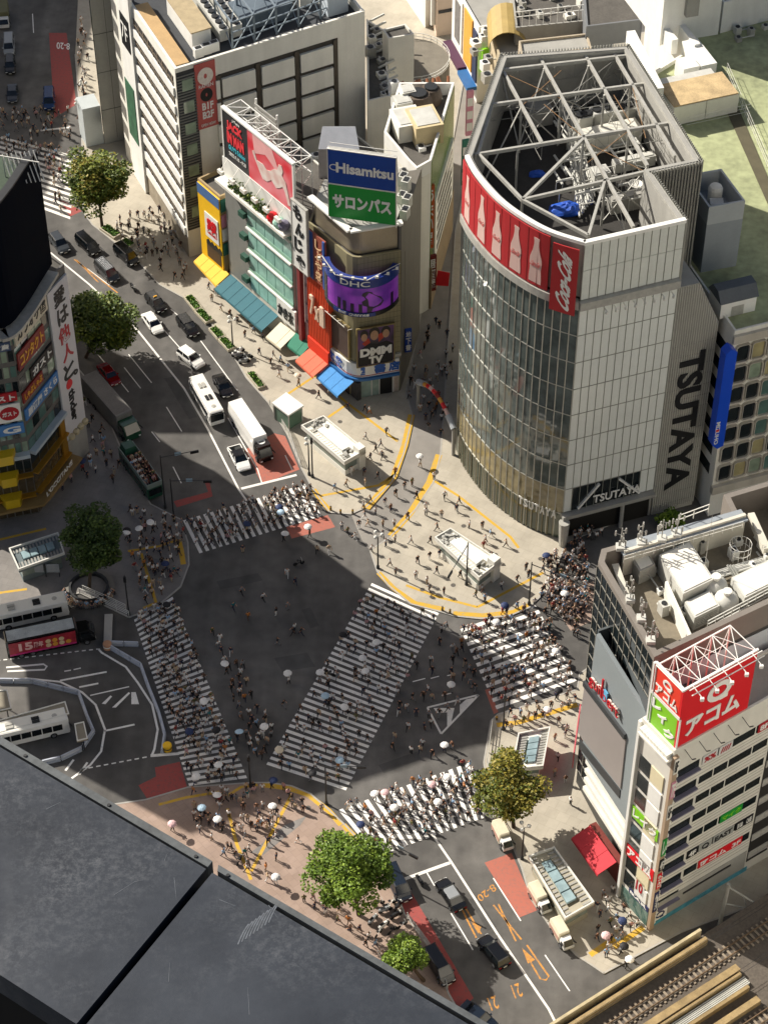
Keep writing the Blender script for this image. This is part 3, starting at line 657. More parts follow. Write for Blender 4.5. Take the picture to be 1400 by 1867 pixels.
# white lift tower and yard walls at the top right
WT = block('white_tower', 'white windowless tower rising at the top edge right of the steel roof', [P2(1202, 80, zo), P2(1308, 62, zo), P2(1308, 62, zo) + dB * 14, P2(1202, 80, zo) + dB * 14], zo - .3, 58, WHITE, ROOFD)
mb = MB(); Wt_ = Wall(P2(1202, 80, zo), P2(1308, 62, zo)); Wt_.box(mb, 3.5, 5.5, 39, 45, 0, .9); mb.build('vent_hood', GREYW, WT)
WT2 = block('white_annex', 'low white annex with air conditioners against it on the dark green roof', [P2(1312, 60, zo), P2(1460, 20, zo), P2(1460, 20, zo) + dB * 16, P2(1312, 60, zo) + dB * 16], zo - .3, 39, WHITE, ROOFD)
RP = thing('ramp_wall', 'long white sloping parapet wall with a gravel top behind the steel roof', 'wall', P(1180, 110, zo))
mb = MB(); a, b = P2(1157, 55, 40), P2(1210, 160, 40); n_ = Vector(((b - a).y, -(b - a).x)).normalized()
mb.prism([a, b, b - n_ * 1.3 * -1, a - n_ * 1.3 * -1], zo - .3, 40); mb.build('wall', WHITE, RP)
mb = MB(); mb.prism([a + n_ * 1.35, b + n_ * 1.35, b + n_ * 3.2, a + n_ * 3.2], zo - .3, 38); mb.build('gravel_top', mat('gravel', '#8b877c', .95, .3, 4), RP)
for k, (u, v, la, lb, h, lab) in enumerate(((1222, 100, 1, 7, 2.6, 'long narrow white wall standing on the mossy pale yard'), (1262, 110, 1, 6, 2.8, 'second narrow white wall nearest the white tower'), (1243, 155, 2.6, 3, 2.8, 'square white cabinet between the narrow yard walls'), (1275, 145, 2.6, 7, 2.4, 'white walled enclosure at the yard edge by the green roof'))):
    mb = MB(); dirbox(mb, P(u, v, zo), la, lb, zo, zo + h)
    tag(mb.build('yard_wall' if k != 2 else 'yard_cabinet', WHITE), lab, 'wall' if k != 2 else 'cabinet')
TR_ = mat('tan_rusted_roof', '#b9a27a', .8, .35, .5); 
TH = thing('plant_shed', 'flat tan plant sheds with rust stains beside the steel roof', 'shed', P(1262, 225, zo))
mb = MB(); dirbox(mb, P(1225, 230, zo), 5.2, 6, zo, zo + 3.2); dirbox(mb, P(1225, 230, zo).xy + dA * 5.3, 5.2, 6, zo, zo + 3.2); mb.build('wall', CREAM, TH)
mb = MB(); dirbox(mb, P(1225, 230, zo).xy + dA * .0 + dB * .1, 10.4, 5.8, zo + 3.2, zo + 3.4); mb.build('roof', TR_, TH)
mb = MB(); dirbox(mb, P(1225, 230, zo).xy + dA * .3 + dB * 6, 9, 1.4, zo, zo + 3.3); mb.build('duct', DUCT, TH)
fn = MB()
for k in range(15):
    a = P(1323 + k * 5.6, 135 + k * 13, zo); fn.bar(a, a + Vector((0, 0, 2.0)), .05)
a, b = P(1323, 135, zo), P(1401, 317, zo)
for h in (.7, 1.3, 2.0): fn.bar(a + Vector((0, 0, h)), b + Vector((0, 0, h)), .04)
a, b = P(1250, 235, zo), P(1365, 210, zo)
for h in (.7, 1.4, 2): fn.bar(a + Vector((0, 0, h)), b + Vector((0, 0, h)), .04)
tag(fn.build('roof_fence', WSTEEL), 'thin white mesh fence crossing the sunlit green roof', 'fence')
mb = MB(); mb.poly([(*P2(u, v, zo), zo + .03) for u, v in ((1300, 150), (1322, 142), (1402, 330), (1402, 380))]); o = mb.build('roof_walkway', mat('walkway_mat', '#57523f', .9, .2), recalc=False); tag(o, 'dark walkway strip edged in yellow on the green roof', 'walkway')

# ---------------------------------------------------------------- right foreground: white sign building, dark glass block, grey screen
kA = P2(1180, 1694); lA = P2(1135, 1631); rA = P2(1330.6, 1603.7)
dr = (rA - kA).normalized(); dl = (lA - kA).normalized()
dl = Vector((dr.y * -1, dr.x)); dl = dl if dl.dot(lA - kA) > 0 else -dl
ZA = 34.2
WR = Wall(kA, kA + dr * 34); lw = (lA - kA).length
WLf = Wall(kA + dl * lw, kA)
SB = block('sign_building', 'white eight storey corner building striped with dark window bands and loan signs', [kA, kA + dr * 34, kA + dr * 34 + dl * lw, kA + dl * lw], 0, ZA, WTILE := mat('white_tile', '#d5d3ca', .45, .06, .5, grime=.22), GREYW, .5)
def zrow(j): return 29.0 - j * 3.62
for j in range(8):
    z = zrow(j)
    for i in range(5):
        a0 = (0.9, 4.6, 6.8, 9.0, 12.6)[i]; a1 = (4.2, 6.6, 8.8, 12.4, 14.8)[i]
        if j == 7 and i > 0: continue
        mb = MB(); WR.box(mb, a0, a1, z, z + 1.35, -.2, .03 if i else .02)
        g = mb.build('window', GLASSD, SB)
        if i == 0: mb = MB(); WR.box(mb, a0, a1, z - .25, z - .02, .02, .5); mb.build('sill', mat('violet_grey', '#6d6a7c', .6, .1), g)
    for dz in (.55, 1.1, 1.75):
        mb = MB(); WR.box(mb, .5, 15, z - dz, z - dz + .05, -.05, .025); mb.build('tile_joint', mat('tile_joint_dark', '#8e8a80', .8, .1), SB)
# dark stair strip with railings, then blank wall
mb = MB(); WR.box(mb, 15.2, 18.6, 2.0, 31, -.2, .05); mb.build('stair_recess', mat('stair_dark', '#211f1e', .7, .2), SB)
for j in range(8):
    z = zrow(j) - .9; mb = MB(); WR.box(mb, 15.3, 18.4, z + 1.15, z + 1.22, .05, .16); WR.box(mb, 15.3, 18.4, z, z + .1, .05, .18)
    for k in range(3): WR.box(mb, 15.3 + k * 1.5, 15.4 + k * 1.5, z + .1, z + 1.15, .05, .15)
    WR.box(mb, 15.4, 18.3, z + .12, z + 1.12, .06, .1); mb.build('balcony_railing', mat('railing_grey', '#a4a29c', .6, .15, 2), SB)
mb = MB(); WR.box(mb, .1, 15, .3, 4.6, -.1, .06); mb.build('base_wall', GREYW, SB)
mb = MB(); WR.box(mb, 5, 12.5, 3.4, 3.75, .06, .12); mb.build('vent_slot', BLACK, SB)
mb = MB(); WR.box(mb, .2, 15.5, .1, 1.0, .06, .1); mb.build('graffiti_band', mat('graffiti', '#4a93a8', .7, .5, 1.5), SB)
# left face: pale and dark panels, entrance
for j in range(8):
    z = 26.2 - j * 3.2
    mb = MB(); WLf.box(mb, .5, lw * .42, z, z + 2.6, -.1, .05); mb.build('window', GLASSD, SB)
    mb = MB(); WLf.box(mb, lw * .46, lw - .9, z, z + 2.7, -.1, .12); mb.build('facade_panel', WHITE if j % 3 else mat('panel_cream', '#d9cfae', .6, .05), SB)
mb = MB(); WLf.box(mb, .3, lw - .3, .3, 3.0, -.1, .05); mb.build('shop_window', GLASSG, SB)
mb = MB(); WLf.box(mb, -.25, .15, .2, ZA, -.3, .3); mb.build('corner_pier', WHITE, SB)
mb = MB(); WR.box(mb, -.2, .5, .2, ZA - .4, .0, .45); mb.build('corner_pier', mat('tan_pier', '#a48f78', .7, .12, grime=.2), SB)
mb = MB()
for k in range(26): WR.box(mb, .55, .85, 1 + k * 1.25, 1.5 + k * 1.25, .05, .3)
mb.build('pier_light', WHITE, SB)
# roof sign cube
SS = thing('roof_sign', 'big red and lime rooftop sign box on white lattice above the striped building', 'sign', (*kA, ZA))
zs0, zs1 = 34.6, 44.3; a1 = WR.at(1361, 1308)[0]; WS = Wall(kA + dl * .2 + dr * .3, kA + dl * .2 + dr * (a1))
WSl = Wall(kA + dl * (lw - .6) + dr * .3, kA + dl * .2 + dr * .3)
mb = MB(); WS.box(mb, 0, WS.L, zs0, zs1, -.3, 0); mb.build('red_panel', RED, SS)
mb = MB(); WSl.box(mb, 0, WSl.L - .32, zs0 + 5.4, zs1, -.3, 0); mb.build('side_panel', REDO := mat('sunlit_red_sign', '#e03a26', .45, .04), SS)  # brighter red than the front panel, sunlight put into the colour
mb = MB(); WSl.box(mb, 0, WSl.L - .32, zs0, zs0 + 4.9, -.3, 0); mb.build('lime_panel', LIME, SS)
mb = MB(); WSl.box(mb, 0, WSl.L, zs0 + 4.9, zs0 + 5.4, -.3, .06); WSl.box(mb, -.25, 0, zs0 - .2, zs1 + .1, -.3, .06); WS.box(mb, -.02, .22, zs0 - .1, zs0 + 5, 0, .08); mb.build('border', WHITE, SS)
L_ = WS.L
wtext(WS, 'アコム', L_ * .1, L_ * .86, zs0 + 1.3, zs0 + 4.3, .02, WHITE, SS, bold=.04, depth=.08)
def oval(W, ca, cz, ra, rz, th, d0, d1, m, parent, name='emblem', dot=True, sh=.0):
    mb = MB(); n = 28
    o = [(ca + ra * math.cos(t) + sh * math.sin(t), cz + rz * math.sin(t)) for t in [2 * math.pi * i / n for i in range(n)]]
    i_ = [(ca + (ra - th) * math.cos(t) + sh * math.sin(t), cz + (rz - th) * math.sin(t)) for t in [2 * math.pi * i / n for i in range(n)]]
    vs = [W.pt(*p, d0) for p in o] + [W.pt(*p, d1) for p in o] + [W.pt(*p, d1) for p in i_] + [W.pt(*p, d0) for p in i_]
    mb.add(vs, [(r * n + q, r * n + (q + 1) % n, ((r + 1) % 4) * n + (q + 1) % n, ((r + 1) % 4) * n + q) for r in range(4) for q in range(n)])
    if dot: W.box(mb, ca + ra * .1, ca + ra * .75, cz - rz - .1, cz - rz + th * .9, d0 + .02, d1 + .02)
    return mb.build(name, m, parent)
oval(WS, L_ * .52, zs0 + 6.5, 1.75, 1.6, .75, .02, .1, WHITE, SS)
wtext(WSl, 'アコム', WSl.L * .12, WSl.L * .9, zs0 + 5.7, zs0 + 7.3, .02, WHITE, SS, bold=.03)
oval(WSl, WSl.L * .5, zs0 + 8.4, .8, .65, .3, .02, .08, WHITE, SS)
for ch, (a, b, c_, e) in zip('レイク', ((.08, .4, 3.1, 4.6), (.3, .62, 1.9, 3.4), (.55, .92, .5, 2.0))):
    wtext(WSl, ch, WSl.L * a, WSl.L * b, zs0 + c_, zs0 + e, .02, WHITE, SS, bold=.05)
mb = MB(); back = WS.pt(0, 0, -4.2); 
for k in range(5):
    a = L_ * k / 4; mb.bar(WS.pt(a, zs1, -.2), WS.pt(a, zs1, -4.6), .09); mb.bar(WS.pt(a, ZA, -4.6), WS.pt(a, zs1, -4.6), .16)
    if k < 4:
        b = L_ * (k + 1) / 4; mb.bar(WS.pt(a, zs1, -.2), WS.pt(b, zs1, -4.6), .07); mb.bar(WS.pt(b, zs1, -.2), WS.pt(a, zs1, -4.6), .07)
        mb.bar(WS.pt(a, ZA + 1, -4.6), WS.pt(b, zs1, -4.6), .06); mb.bar(WS.pt(a, zs1 - 3, -4.6), WS.pt(b, zs1 - 3, -4.6), .06)
mb.bar(WS.pt(0, zs1, -4.6), WS.pt(L_, zs1, -4.6), .16); mb.bar(WS.pt(-.1, zs1 + .15, -.15), WS.pt(L_ + .2, zs1 + .15, -.15), .25); mb.bar(WSl.pt(0, zs1 + .17, -.15), WSl.pt(WSl.L, zs1 + .17, -.15), .3)
mb.bar(WS.pt(.4, zs1 + .5, .45), WS.pt(L_ + .2, zs1 + .5, .45), .09); mb.bar(WS.pt(.4, zs1 + .1, .9), WS.pt(L_ + .2, zs1 + .1, .9), .09)
mb.build('lattice', WHITE, SS)
for k in range(5):
    a = L_ * (.12 + .2 * k); mb = MB(); mb.bar(WS.pt(a, zs1 + .3, 0), WS.pt(a, zs1 - .1, 1.6), .08); q = WS.pt(a, zs1 - .4, 1.65); mb.box(q.x - .2, q.x + .2, q.y - .15, q.y + .15, q.z - .15, q.z + .3); mb.build('floodlight', WHITE, SS)
    mb = MB(); mb.bar(WS.pt(a, zs0 - .6, 0), WS.pt(a + .3, zs0 - 1.6, 1.3), .06); mb.bar(WS.pt(a + .3, zs0 - 1.6, 1.3), WS.pt(a + .7, zs0 - 1.5, 1.5), .1); mb.build('lamp_arm', DARK, SS)
mb = MB()
for k in range(9): WSl.box(mb, WSl.L * k / 9, WSl.L * k / 9 + .5, zs0 - 1.0 - (k % 2) * .3, zs0 - .5, -.2, 1.1)
WSl.box(mb, 0, WSl.L + .3, zs0 - 1.4, zs0 - 1.1, -.2, 1.3); mb.build('ledge', CREAM, SS)
# window signs of the striped building
def wsign(txt, j, a0, a1, m, tm, lab, rot=False, h=1.45, W=WR, z=None):
    z = zrow(j) if z is None else z
    t = signboard('window_sign', lab, W, a0, a1, z - .03, z + h, .04, .12, m); wtext(W, txt, a0 + .25, a1 - .25, z + .22, z + h - .28, .13, tm, t, bold=.03, depth=.03); return t
wsign('アコム  3F', 6, 6.8, 13.6, RED, WHITE, 'long red loan sign with white katakana low on the striped wall')
oval(WR, 7.5, zrow(6) + .7, .42, .38, .16, .14, .18, WHITE, wsign(' ', 6, 6.75, 6.79, RED, WHITE, 'thin red edge of the long loan sign') if False else SB, 'ring_emblem', False)
wsign('マイク', 4, 9.2, 12.6, GREEN, LIME, 'green window sign in the middle of the striped wall')
wsign('EAST', 5, 8.6, 11.8, mat('grey_sign', '#9a9c98', .5, .05), BLACK, 'grey lettered sign between black signs on the striped wall')
wsign('4F', 5, 4.6, 6.2, BLACK, WHITE, 'black square sign left of the ring sign'); t = wsign(' ', 5, 6.4, 8.4, mat('grey_sign', '#9a9c98'), BLACK, 'grey sign with a black ring beside the grey lettered sign')
oval(WR, 7.4, zrow(5) + .68, .55, .5, .2, .13, .17, BLACK, t, 'ring_emblem')
wsign('B100', 5, 12.1, 13.4, BLACK, WHITE, 'small black sign right of the grey lettered sign'); wsign('CAFE', 5, 13.5, 14.8, BLACK, WHITE, 'outermost black sign of the row by the stair strip')
wsign('8F', 0, 12.8, 14.6, REDD, WHITE, 'dark red 8F sign under the big rooftop sign')
wsign('////', 0, 7.0, 9, mat('pale_sign', '#c5c4c2'), REDD, 'pale sign with red strokes in the top window row'); wsign('%%', 0, 4.6, 6.8, mat('pale_sign', '#c5c4c2'), REDD, 'pale sign with a small red mark at the top left window')
wsign('アコム', 5, .3, lw - .3, RED, WHITE, 'red sign with white katakana on the narrow left face', W=WLf, z=9.5, h=2.1)
wsign('レイク', 3, .4, lw - .5, LIME, WHITE, 'bright green sign on the narrow left face', W=WLf, z=17.2, h=2.0)
wsign('10', 7, lw * .45, lw * .75, CREAM, REDD, 'cream panel with a red number ten over the entrance', W=WLf, z=5.0, h=2.4)
wsign('BAR', 7, lw * .3, lw * .95, mat('navy_sign', '#232a55'), WHITE, 'slim navy sign over the glass entrance', W=WLf, z=3.2, h=.9)
for z, h, m, tx, lab in ((31, 2.6, CREAM, '8F', 'cream number plate near the top of the tan corner pier'), (26.5, 3, mat('pink_sign', '#c98a9c'), '7F', 'pink plate high on the tan corner pier'), (22.6, 2.6, CREAM, '6F', 'plain cream plate on the tan corner pier'), (15.6, 3.2, GREEN, 'レ', 'green plate on the tan corner pier'), (12.6, 2.2, BLACK, '4F', 'black plate on the tan corner pier'), (9.0, 3.0, RED, '6142', 'red plate with digits on the tan corner pier'), (4.2, 4.0, mat('navy_sign', '#232a55'), '飲', 'navy plate low on the tan corner pier')):
    t = signboard('pier_sign', lab, WR, -.15, .48, z, z + h, .46, .56, m); wtext(WR, tx, -.08, .4, z + .3, z + h - .3, .57, WHITE if m is not CREAM else BLACK, t, bold=.02, depth=.03, rot=len(tx) > 2)
t = signboard('wall_sign', 'white square sign with a black ring near the street corner', WR, .4, 2.6, 1.2, 3.1, .12, .2, WHITE); oval(WR, 1.5, 2.2, .7, .6, .22, .21, .25, mat('navy_sign', '#232a55'), t, 'ring_emblem')
# dark glass block with the busy roof
ZD = 41.5
DG_pts = [(1090, 1024), (1096, 1001), (1334, 935), (1318, 902), (1440, 866), (1470, 1068), (1192, 1198)]
dg = [P2(u, v, ZD) for u, v in DG_pts]
DG = thing('dark_glass_block', 'dark glass block with a white framed roof full of machinery', 'building', (*dg[0], 0))
mb = MB(); mb.prism(dg, .2, 37.6); mb.build('wall', mat('dark_cladding', '#3d3d3b', .5, .12, .4), DG)
mb = MB(); mb.prism(inset(dg, .5), 37.6, 37.7); mb.build('roof', mat('tan_roof', '#7b7363', .9, .2, .3), DG)
mb = MB(); ring(mb, dg, .7, 37.6, ZD); mb.build('parapet', mat('brown_grey_stone', '#77716a', .7, .1), DG)
WD = Wall(dg[0], dg[6])
mb = MB(); WD.box(mb, 0, WD.L, 3, ZD - .8, -.1, .04); mb.build('glazing', GLASSD, DG)
mb = MB(); n = 11
for i in range(n + 1): WD.box(mb, WD.L * i / n - .03, WD.L * i / n + .03, 3, ZD - .7, .04, .12)
for j in range(17): WD.box(mb, 0, WD.L, 3 + j * 2.25, 3.06 + j * 2.25, .04, .1)
mb.build('glazing_bar', mat('bronze_bar', '#8f8c82', .5, .1), DG)
# roof structures
uR = (P2(1400, 1095, ZD) - P2(1192, 1198, ZD)).normalized(); vR = (P2(1090, 1024, ZD) - P2(1192, 1198, ZD)).normalized()
def rb(u, v, la, lb, h, z=37.7): 
    q = P2(u, v, z); return [q, q + uR * la, q + uR * la + vR * lb, q + vR * lb], z, z + h
def rbox(mb, *a, **k):
    q, z0, z1 = rb(*a, **k); return mb.hexa([(*p, z0) for p in q] + [(*p, z1) for p in q])
def ztop(z): return lambda u, v: P(u, v, z)
WALLS = mat('roof_white_wall', '#c9c6b9', .8, .07, .5, grime=.35)
mb = MB()
for (u0, v0), (u1, v1), wd in (((1136, 1012), (1250, 978), .4), ((1250, 978), (1357, 945), .4), ((1122, 1018), (1148, 1090), .8), ((1250, 985), (1290, 1048), .9), ((1370, 925), (1400, 990), .8)):
    a, b = P(u0, v0, ZD - .4), P(u1, v1, ZD - .4); mb.bar((a.x, a.y, 39.7), (b.x, b.y, 39.7), wd, 4.3 if wd == .4 else 1.0)
mb.pieces('partition_wall', WALLS, DG)
mb = MB(); a, b = P(1130, 1000, ZD + .2), P(1357, 936, ZD + .2)
mb.bar(a + Vector((0, 0, -.3)), b + Vector((0, 0, -.3)), 1.9, .25); mb.build('catwalk', mat('bluish_walkway', '#8d949a', .6, .12), DG)
mb = MB()
a, b = P(1136, 1026, ZD), P(1352, 963, ZD)
for i in range(13):
    q = a.lerp(b, i / 12); mb.bar(q, q + Vector((0, 0, 1.1)), .05)
for h in (.55, 1.1): mb.bar(a + Vector((0, 0, h)), b + Vector((0, 0, h)), .05)
a, b = P(1236, 955, ZD), P(1290, 935, ZD)
for q in (a, b, a.lerp(b, .5)): mb.bar(q, q + Vector((0, 0, 1.4)), .09)
for h in (.7, 1.4): mb.bar(a + Vector((0, 0, h)), b + Vector((0, 0, h)), .09)
mb.build('railing', WSTEEL, DG)
mb = MB(); q = P(1346, 1015, 38)
for i in range(14):
    t_ = 2 * math.pi * i / 14; mb.bar(q + Vector((math.cos(t_) * 1.3, math.sin(t_) * 1.3, 0)), q + Vector((math.cos(t_) * 1.3, math.sin(t_) * 1.3, 2.2)), .05)
    t2_ = t_ + 2 * math.pi / 14
    for h in (1.1, 2.2): mb.bar(q + Vector((math.cos(t_) * 1.3, math.sin(t_) * 1.3, h)), q + Vector((math.cos(t2_) * 1.3, math.sin(t2_) * 1.3, h)), .05)
mb.build('spiral_stair', WSTEEL, DG)
mb = MB()
for k in range(5):
    a = P(1258, 1056 + k * 3, 38.3 + .25 * k); b = P(1402, 1012 + k * 3, 38.3 + .25 * k); mb.tube(a, b, .14, 6)
for k in range(3): mb.tube(P(1325 + k * 5, 1030, 40), P(1342 + k * 5, 1062, 38.5), .14, 6)
mb.build('pipe', DUCT, DG)
mb = MB(); a, b = P(1286, 1160, 38), P(1402, 1098, 38)
for k in range(9): mb.bar(a.lerp(b, k / 8), a.lerp(b, k / 8) + Vector((0, 0, 2.6)), .08)
for h in (.8, 1.4, 2.0, 2.6): mb.bar(a + Vector((0, 0, h)), b + Vector((0, 0, h)), .12)
mb.build('front_railing', DUCT, DG)
mb = MB(); a = P2(1210, 1140, 38); 
q = [P2(1212, 1060, 40.3), P2(1262, 1172, 40.3)]; dd = (q[1] - q[0]).normalized(); nn = Vector((dd.y, -dd.x))
mb.prism([q[0], q[1], q[1] - nn * .3, q[0] - nn * .3], 37.7, 40.3); mb.build('screen_wall', CREAM, DG)
FWALL = MB(); W_ = Wall(dg[6] , dg[5]); W_.box(FWALL, 0, W_.L, 30, 37, -.1, .05); FWALL.build('front_wall', mat('bluish_white_wall', '#b9c2c8', .7, .06), DG)
for u, v, la, lb, h, lab in ((1240, 1115, 4.4, 6.5, 3.0, 'largest cream plant cabinet on the machinery roof'), (1262, 1150, 3.6, 2.6, 2.2, 'small pale plant cabinet in front of the largest one'), (1352, 1118, 7.5, 3.4, 2.6, 'long white plant cabinet at the right of the machinery roof'), (1163, 1066, 2.2, 2.4, 2.2, 'grey plant cabinet against the dark parapet'), (1155, 1040, 2.2, 2.4, 2.4, 'rear grey plant cabinet by the white partition')):
    t = thing('plant_cabinet', lab, 'machine', P(u, v, 37.7), 'plant cabinets on the machinery roof')
    mb = MB(); rbox(mb, u, v, la, lb, h); mb.build('casing', DUCT if 'grey' not in lab else GREYW, t)
    mb = MB(); q, z0, z1 = rb(u, v, la, lb, h); mb.prism(inset(q, .25), z1 + .0, z1 + .08); mb.build('lid', CREAM, t)
    mb = MB(); Wq = Wall(q[0], q[1])
    for k in range(5): Wq.box(mb, .3, la - .3, z0 + .4 + k * .3, z0 + .5 + k * .3, 0, .04)
    mb.build('grille', GREYW, t)
for k, (u, v) in enumerate(((1300, 1085), (1320, 1112))):
    t = thing('air_vessel', ('grey domed fan vessel, the farther of the two', 'white domed fan vessel, the nearer of the two')[k], 'machine', P(u, v, 37.7))
    q = P(u, v, 37.7); mb = MB(); mb.lathe(q, [(1.5, 0), (1.5, 1.6), (1.3, 2.2), (.8, 2.6), (.1, 2.7)], 18); mb.build('drum', DUCT, t, smooth=True)
    mb = MB(); mb.lathe(q + Vector((0, 0, 2.7)), [(.4, 0), (.6, .5), (.55, .6)], 12); mb.box(q.x - 1.6, q.x + 1.6, q.y - 1.6, q.y + 1.6, q.z, q.z + .3); mb.build('hood', WSTEEL, t)
def antenna(u, v, z, lab):
    q = P(u, v, z); t = thing('antenna_mast', lab, 'antenna', q); mb = MB(); mb.tube(q, q + Vector((0, 0, 3.4)), .07, 6); mb.build('mast', STEEL, t)
    mb = MB()
    for k in range(7): c = q + Vector((rng.uniform(-.8, .8), rng.uniform(-.8, .8), rng.uniform(.5, 2.8))); mb.lathe(c, [(.1, 0), (.11, .5), (.09, .8)], 8); mb.bar(c + Vector((0, 0, .4)), q + Vector((0, 0, c.z - q.z + .4)), .06)
    mb.build('aerial', STEEL, t)
    mb = MB(); mb.box(q.x - .5, q.x + .5, q.y - .5, q.y + .5, q.z, q.z + .5); mb.build('plinth', DUCT, t)
for u, v, lab in ((1130, 1000, 'antenna cluster at the notched rear corner of the machinery roof'), (1168, 992, 'second antenna cluster along the rear catwalk'), (1205, 985, 'third antenna cluster along the rear catwalk'), (1232, 976, 'low antenna cluster at the far end of the catwalk'), (1148, 1095, 'antenna cluster on the dark parapet edge'), (1168, 1130, 'antenna with a cross arm on the dark parapet edge'), (1185, 1170, 'antenna nearest the red roof sign on the parapet')): antenna(u, v, ZD, lab)
mp = P(1280, 1060, 38); mb = MB(); mb.tube(mp, mp + Vector((0, 0, 11)), .05, 6, .02); tag(mb.build('lightning_rod', STEEL), 'thin lightning rod standing in the middle of the machinery roof', 'rod')
# grey screen building in front
WGy = Wall(P2(1082, 1150, 35), P2(1185, 1300, 35))
GS = thing('grey_screen_building', 'grey faced narrow building with a V shaped top and a dead video screen', 'building', WGy.pt(8, 0, -1))
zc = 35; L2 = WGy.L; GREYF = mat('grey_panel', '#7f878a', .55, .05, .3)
zb_l, zb_r = WGy.at(1056, 1366)[1], WGy.at(1137, 1492)[1]
mb = MB(); WGy.shape(mb, [(0, zb_l), (L2, zb_r), (L2, zc - 1.2), (.6, zc)], -.5, 0); mb.build('screen_wall', GREYF, GS)
mb = MB(); WGy.shape(mb, [(L2 - .05, zb_r), (L2 + .0, zb_r), (L2 + .0, zc - 1.2), (L2 - .05, zc - 1.2)], -2.4, -.52); WGy.box(mb, 0, .3, zb_l, zc, -2.2, -.52)
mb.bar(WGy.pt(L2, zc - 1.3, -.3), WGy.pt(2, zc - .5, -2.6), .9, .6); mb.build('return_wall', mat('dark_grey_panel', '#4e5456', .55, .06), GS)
mb = MB(); WGy.box(mb, .3, L2 - 1.2, 4.5, zb_l - .5, -3, -1.4); mb.build('glazed_storey', GLASSG, GS)
mb = MB()
for z in (4.6, 6.4, 8.2, 10.0): WGy.box(mb, 0, L2 - .8, z, z + .7, -1.35, -.7)
mb.build('floor_band', CREAM, GS)
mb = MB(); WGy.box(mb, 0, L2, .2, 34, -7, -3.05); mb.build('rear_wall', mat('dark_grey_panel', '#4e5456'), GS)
vs = [WGy.at(*p) for p in ((1068, 1243), (1142, 1348), (1132, 1437), (1055, 1335))]
mb = MB(); WGy.shape(mb, vs, .02, .16); mb.build('video_screen', mat('dead_screen', '#8b8583', .35, .04), GS)
va = [WGy.at(*p) for p in ((1067, 1240), (1142, 1338))]
mb = MB(); WGy.shape(mb, [va[0], va[1], (va[1][0], va[1][1] - .9), (va[0][0], va[0][1] - .9)], .0, .35)
vb = [WGy.at(*p) for p in ((1057, 1347), (1131, 1440))]
WGy.shape(mb, [vb[0], vb[1], (vb[1][0], vb[1][1] - 1.6), (vb[0][0], vb[0][1] - 1.6)], .0, .1); mb.pieces('screen_frame', mat('dark_frame', '#34373a', .5, .1), GS)
LG = thing('name_letters', 'red script letters with white edges on the plain grey wall', 'sign', WGy.pt(6, 30, .3))
pa, pb = WGy.at(1078, 1245), WGy.at(1130, 1312)
text3('guilbert', WGy.pt(pa[0], pa[1] - .2, .12), WGy.pt(pb[0], pb[1], .12) - WGy.pt(pa[0], pa[1], .12), Vector((0, 0, 2.2)), mat('letter_edge', '#d9c7bd'), 'letter_edge', LG, .2, .05)
text3('guilbert', WGy.pt(pa[0], pa[1] - .2, .34), WGy.pt(pb[0], pb[1], .34) - WGy.pt(pa[0], pa[1], .34), Vector((0, 0, 2.2)), REDD, 'letter_face', LG, .1, .0)
mb = MB(); p = WGy.at(1103, 1240); WGy.box(mb, p[0] - .1, p[0] + .15, p[1] - 3, p[1] + .3, .2, .4); mb.build('bar_red', REDD, LG)
mb = MB(); WGy.box(mb, p[0] + .5, p[0] + 1.3, p[1] - 2.6, p[1] - .9, .2, .4); mb.build('bar_blue', mat('light_blue_sign', '#5f9fc4'), LG)
def awning(name, lab, Wm, a0, a1, z, out, drop, m, stripes=None, group=None):
    t = thing(name, lab, 'awning', Wm.pt((a0 + a1) / 2, z - drop, out / 2), group); mb = MB()
    th = .08; n = max(2, int((a1 - a0) / .9))
    for i in range(n):
        b0 = a0 + (a1 - a0) * i / n; b1 = a0 + (a1 - a0) * (i + 1) / n; sg = .04 if i % 2 else 0
        mb.hexa([Wm.pt(b0, z - th, .02), Wm.pt(b1, z - th, .02), Wm.pt(b1, z - drop - th, out), Wm.pt(b0, z - drop - th, out), Wm.pt(b0, z + sg, .02), Wm.pt(b1, z + sg, .02), Wm.pt(b1, z - drop + sg, out), Wm.pt(b0, z - drop + sg, out)])
    mb.build('canvas', m, t)
    mb = MB(); Wm.box(mb, a0, a1, z - drop - .4, z - drop - .1, out - .02, out + .04); mb.build('valance', m, t)
    mb = MB()
    for b in (a0 + .1, a1 - .1): mb.bar(Wm.pt(b, z - .2, .05), Wm.pt(b, z - drop - .12, out - .05), .06)
    mb.build('bracket', WSTEEL, t); return t
Waw = Wall(P2(1075, 1508, 4.2), P2(1123, 1575, 4.2))
awning('awning', 'red canvas awning under the grey screen building', Waw, 0, Waw.L, 4.6, 2.6, 1.0, mat('red_canvas', '#b8303a', .8, .15, 1.2))
mb = MB(); Waw.box(mb, -.5, Waw.L + 1.5, .15, 4.0, -1.2, -.3); mb.build('shopfront', mat('shop_red', '#6d2a22', .6, .3), GS)
bt = signboard('side_banner', 'narrow pink red banner at the near edge of the grey screen building', Wall(P2(1042, 1400, 3), P2(1054, 1312, 3)), 0, 8, 3, 6.2, 0, .15, mat('pink_red_banner', '#c25560', .6, .08))

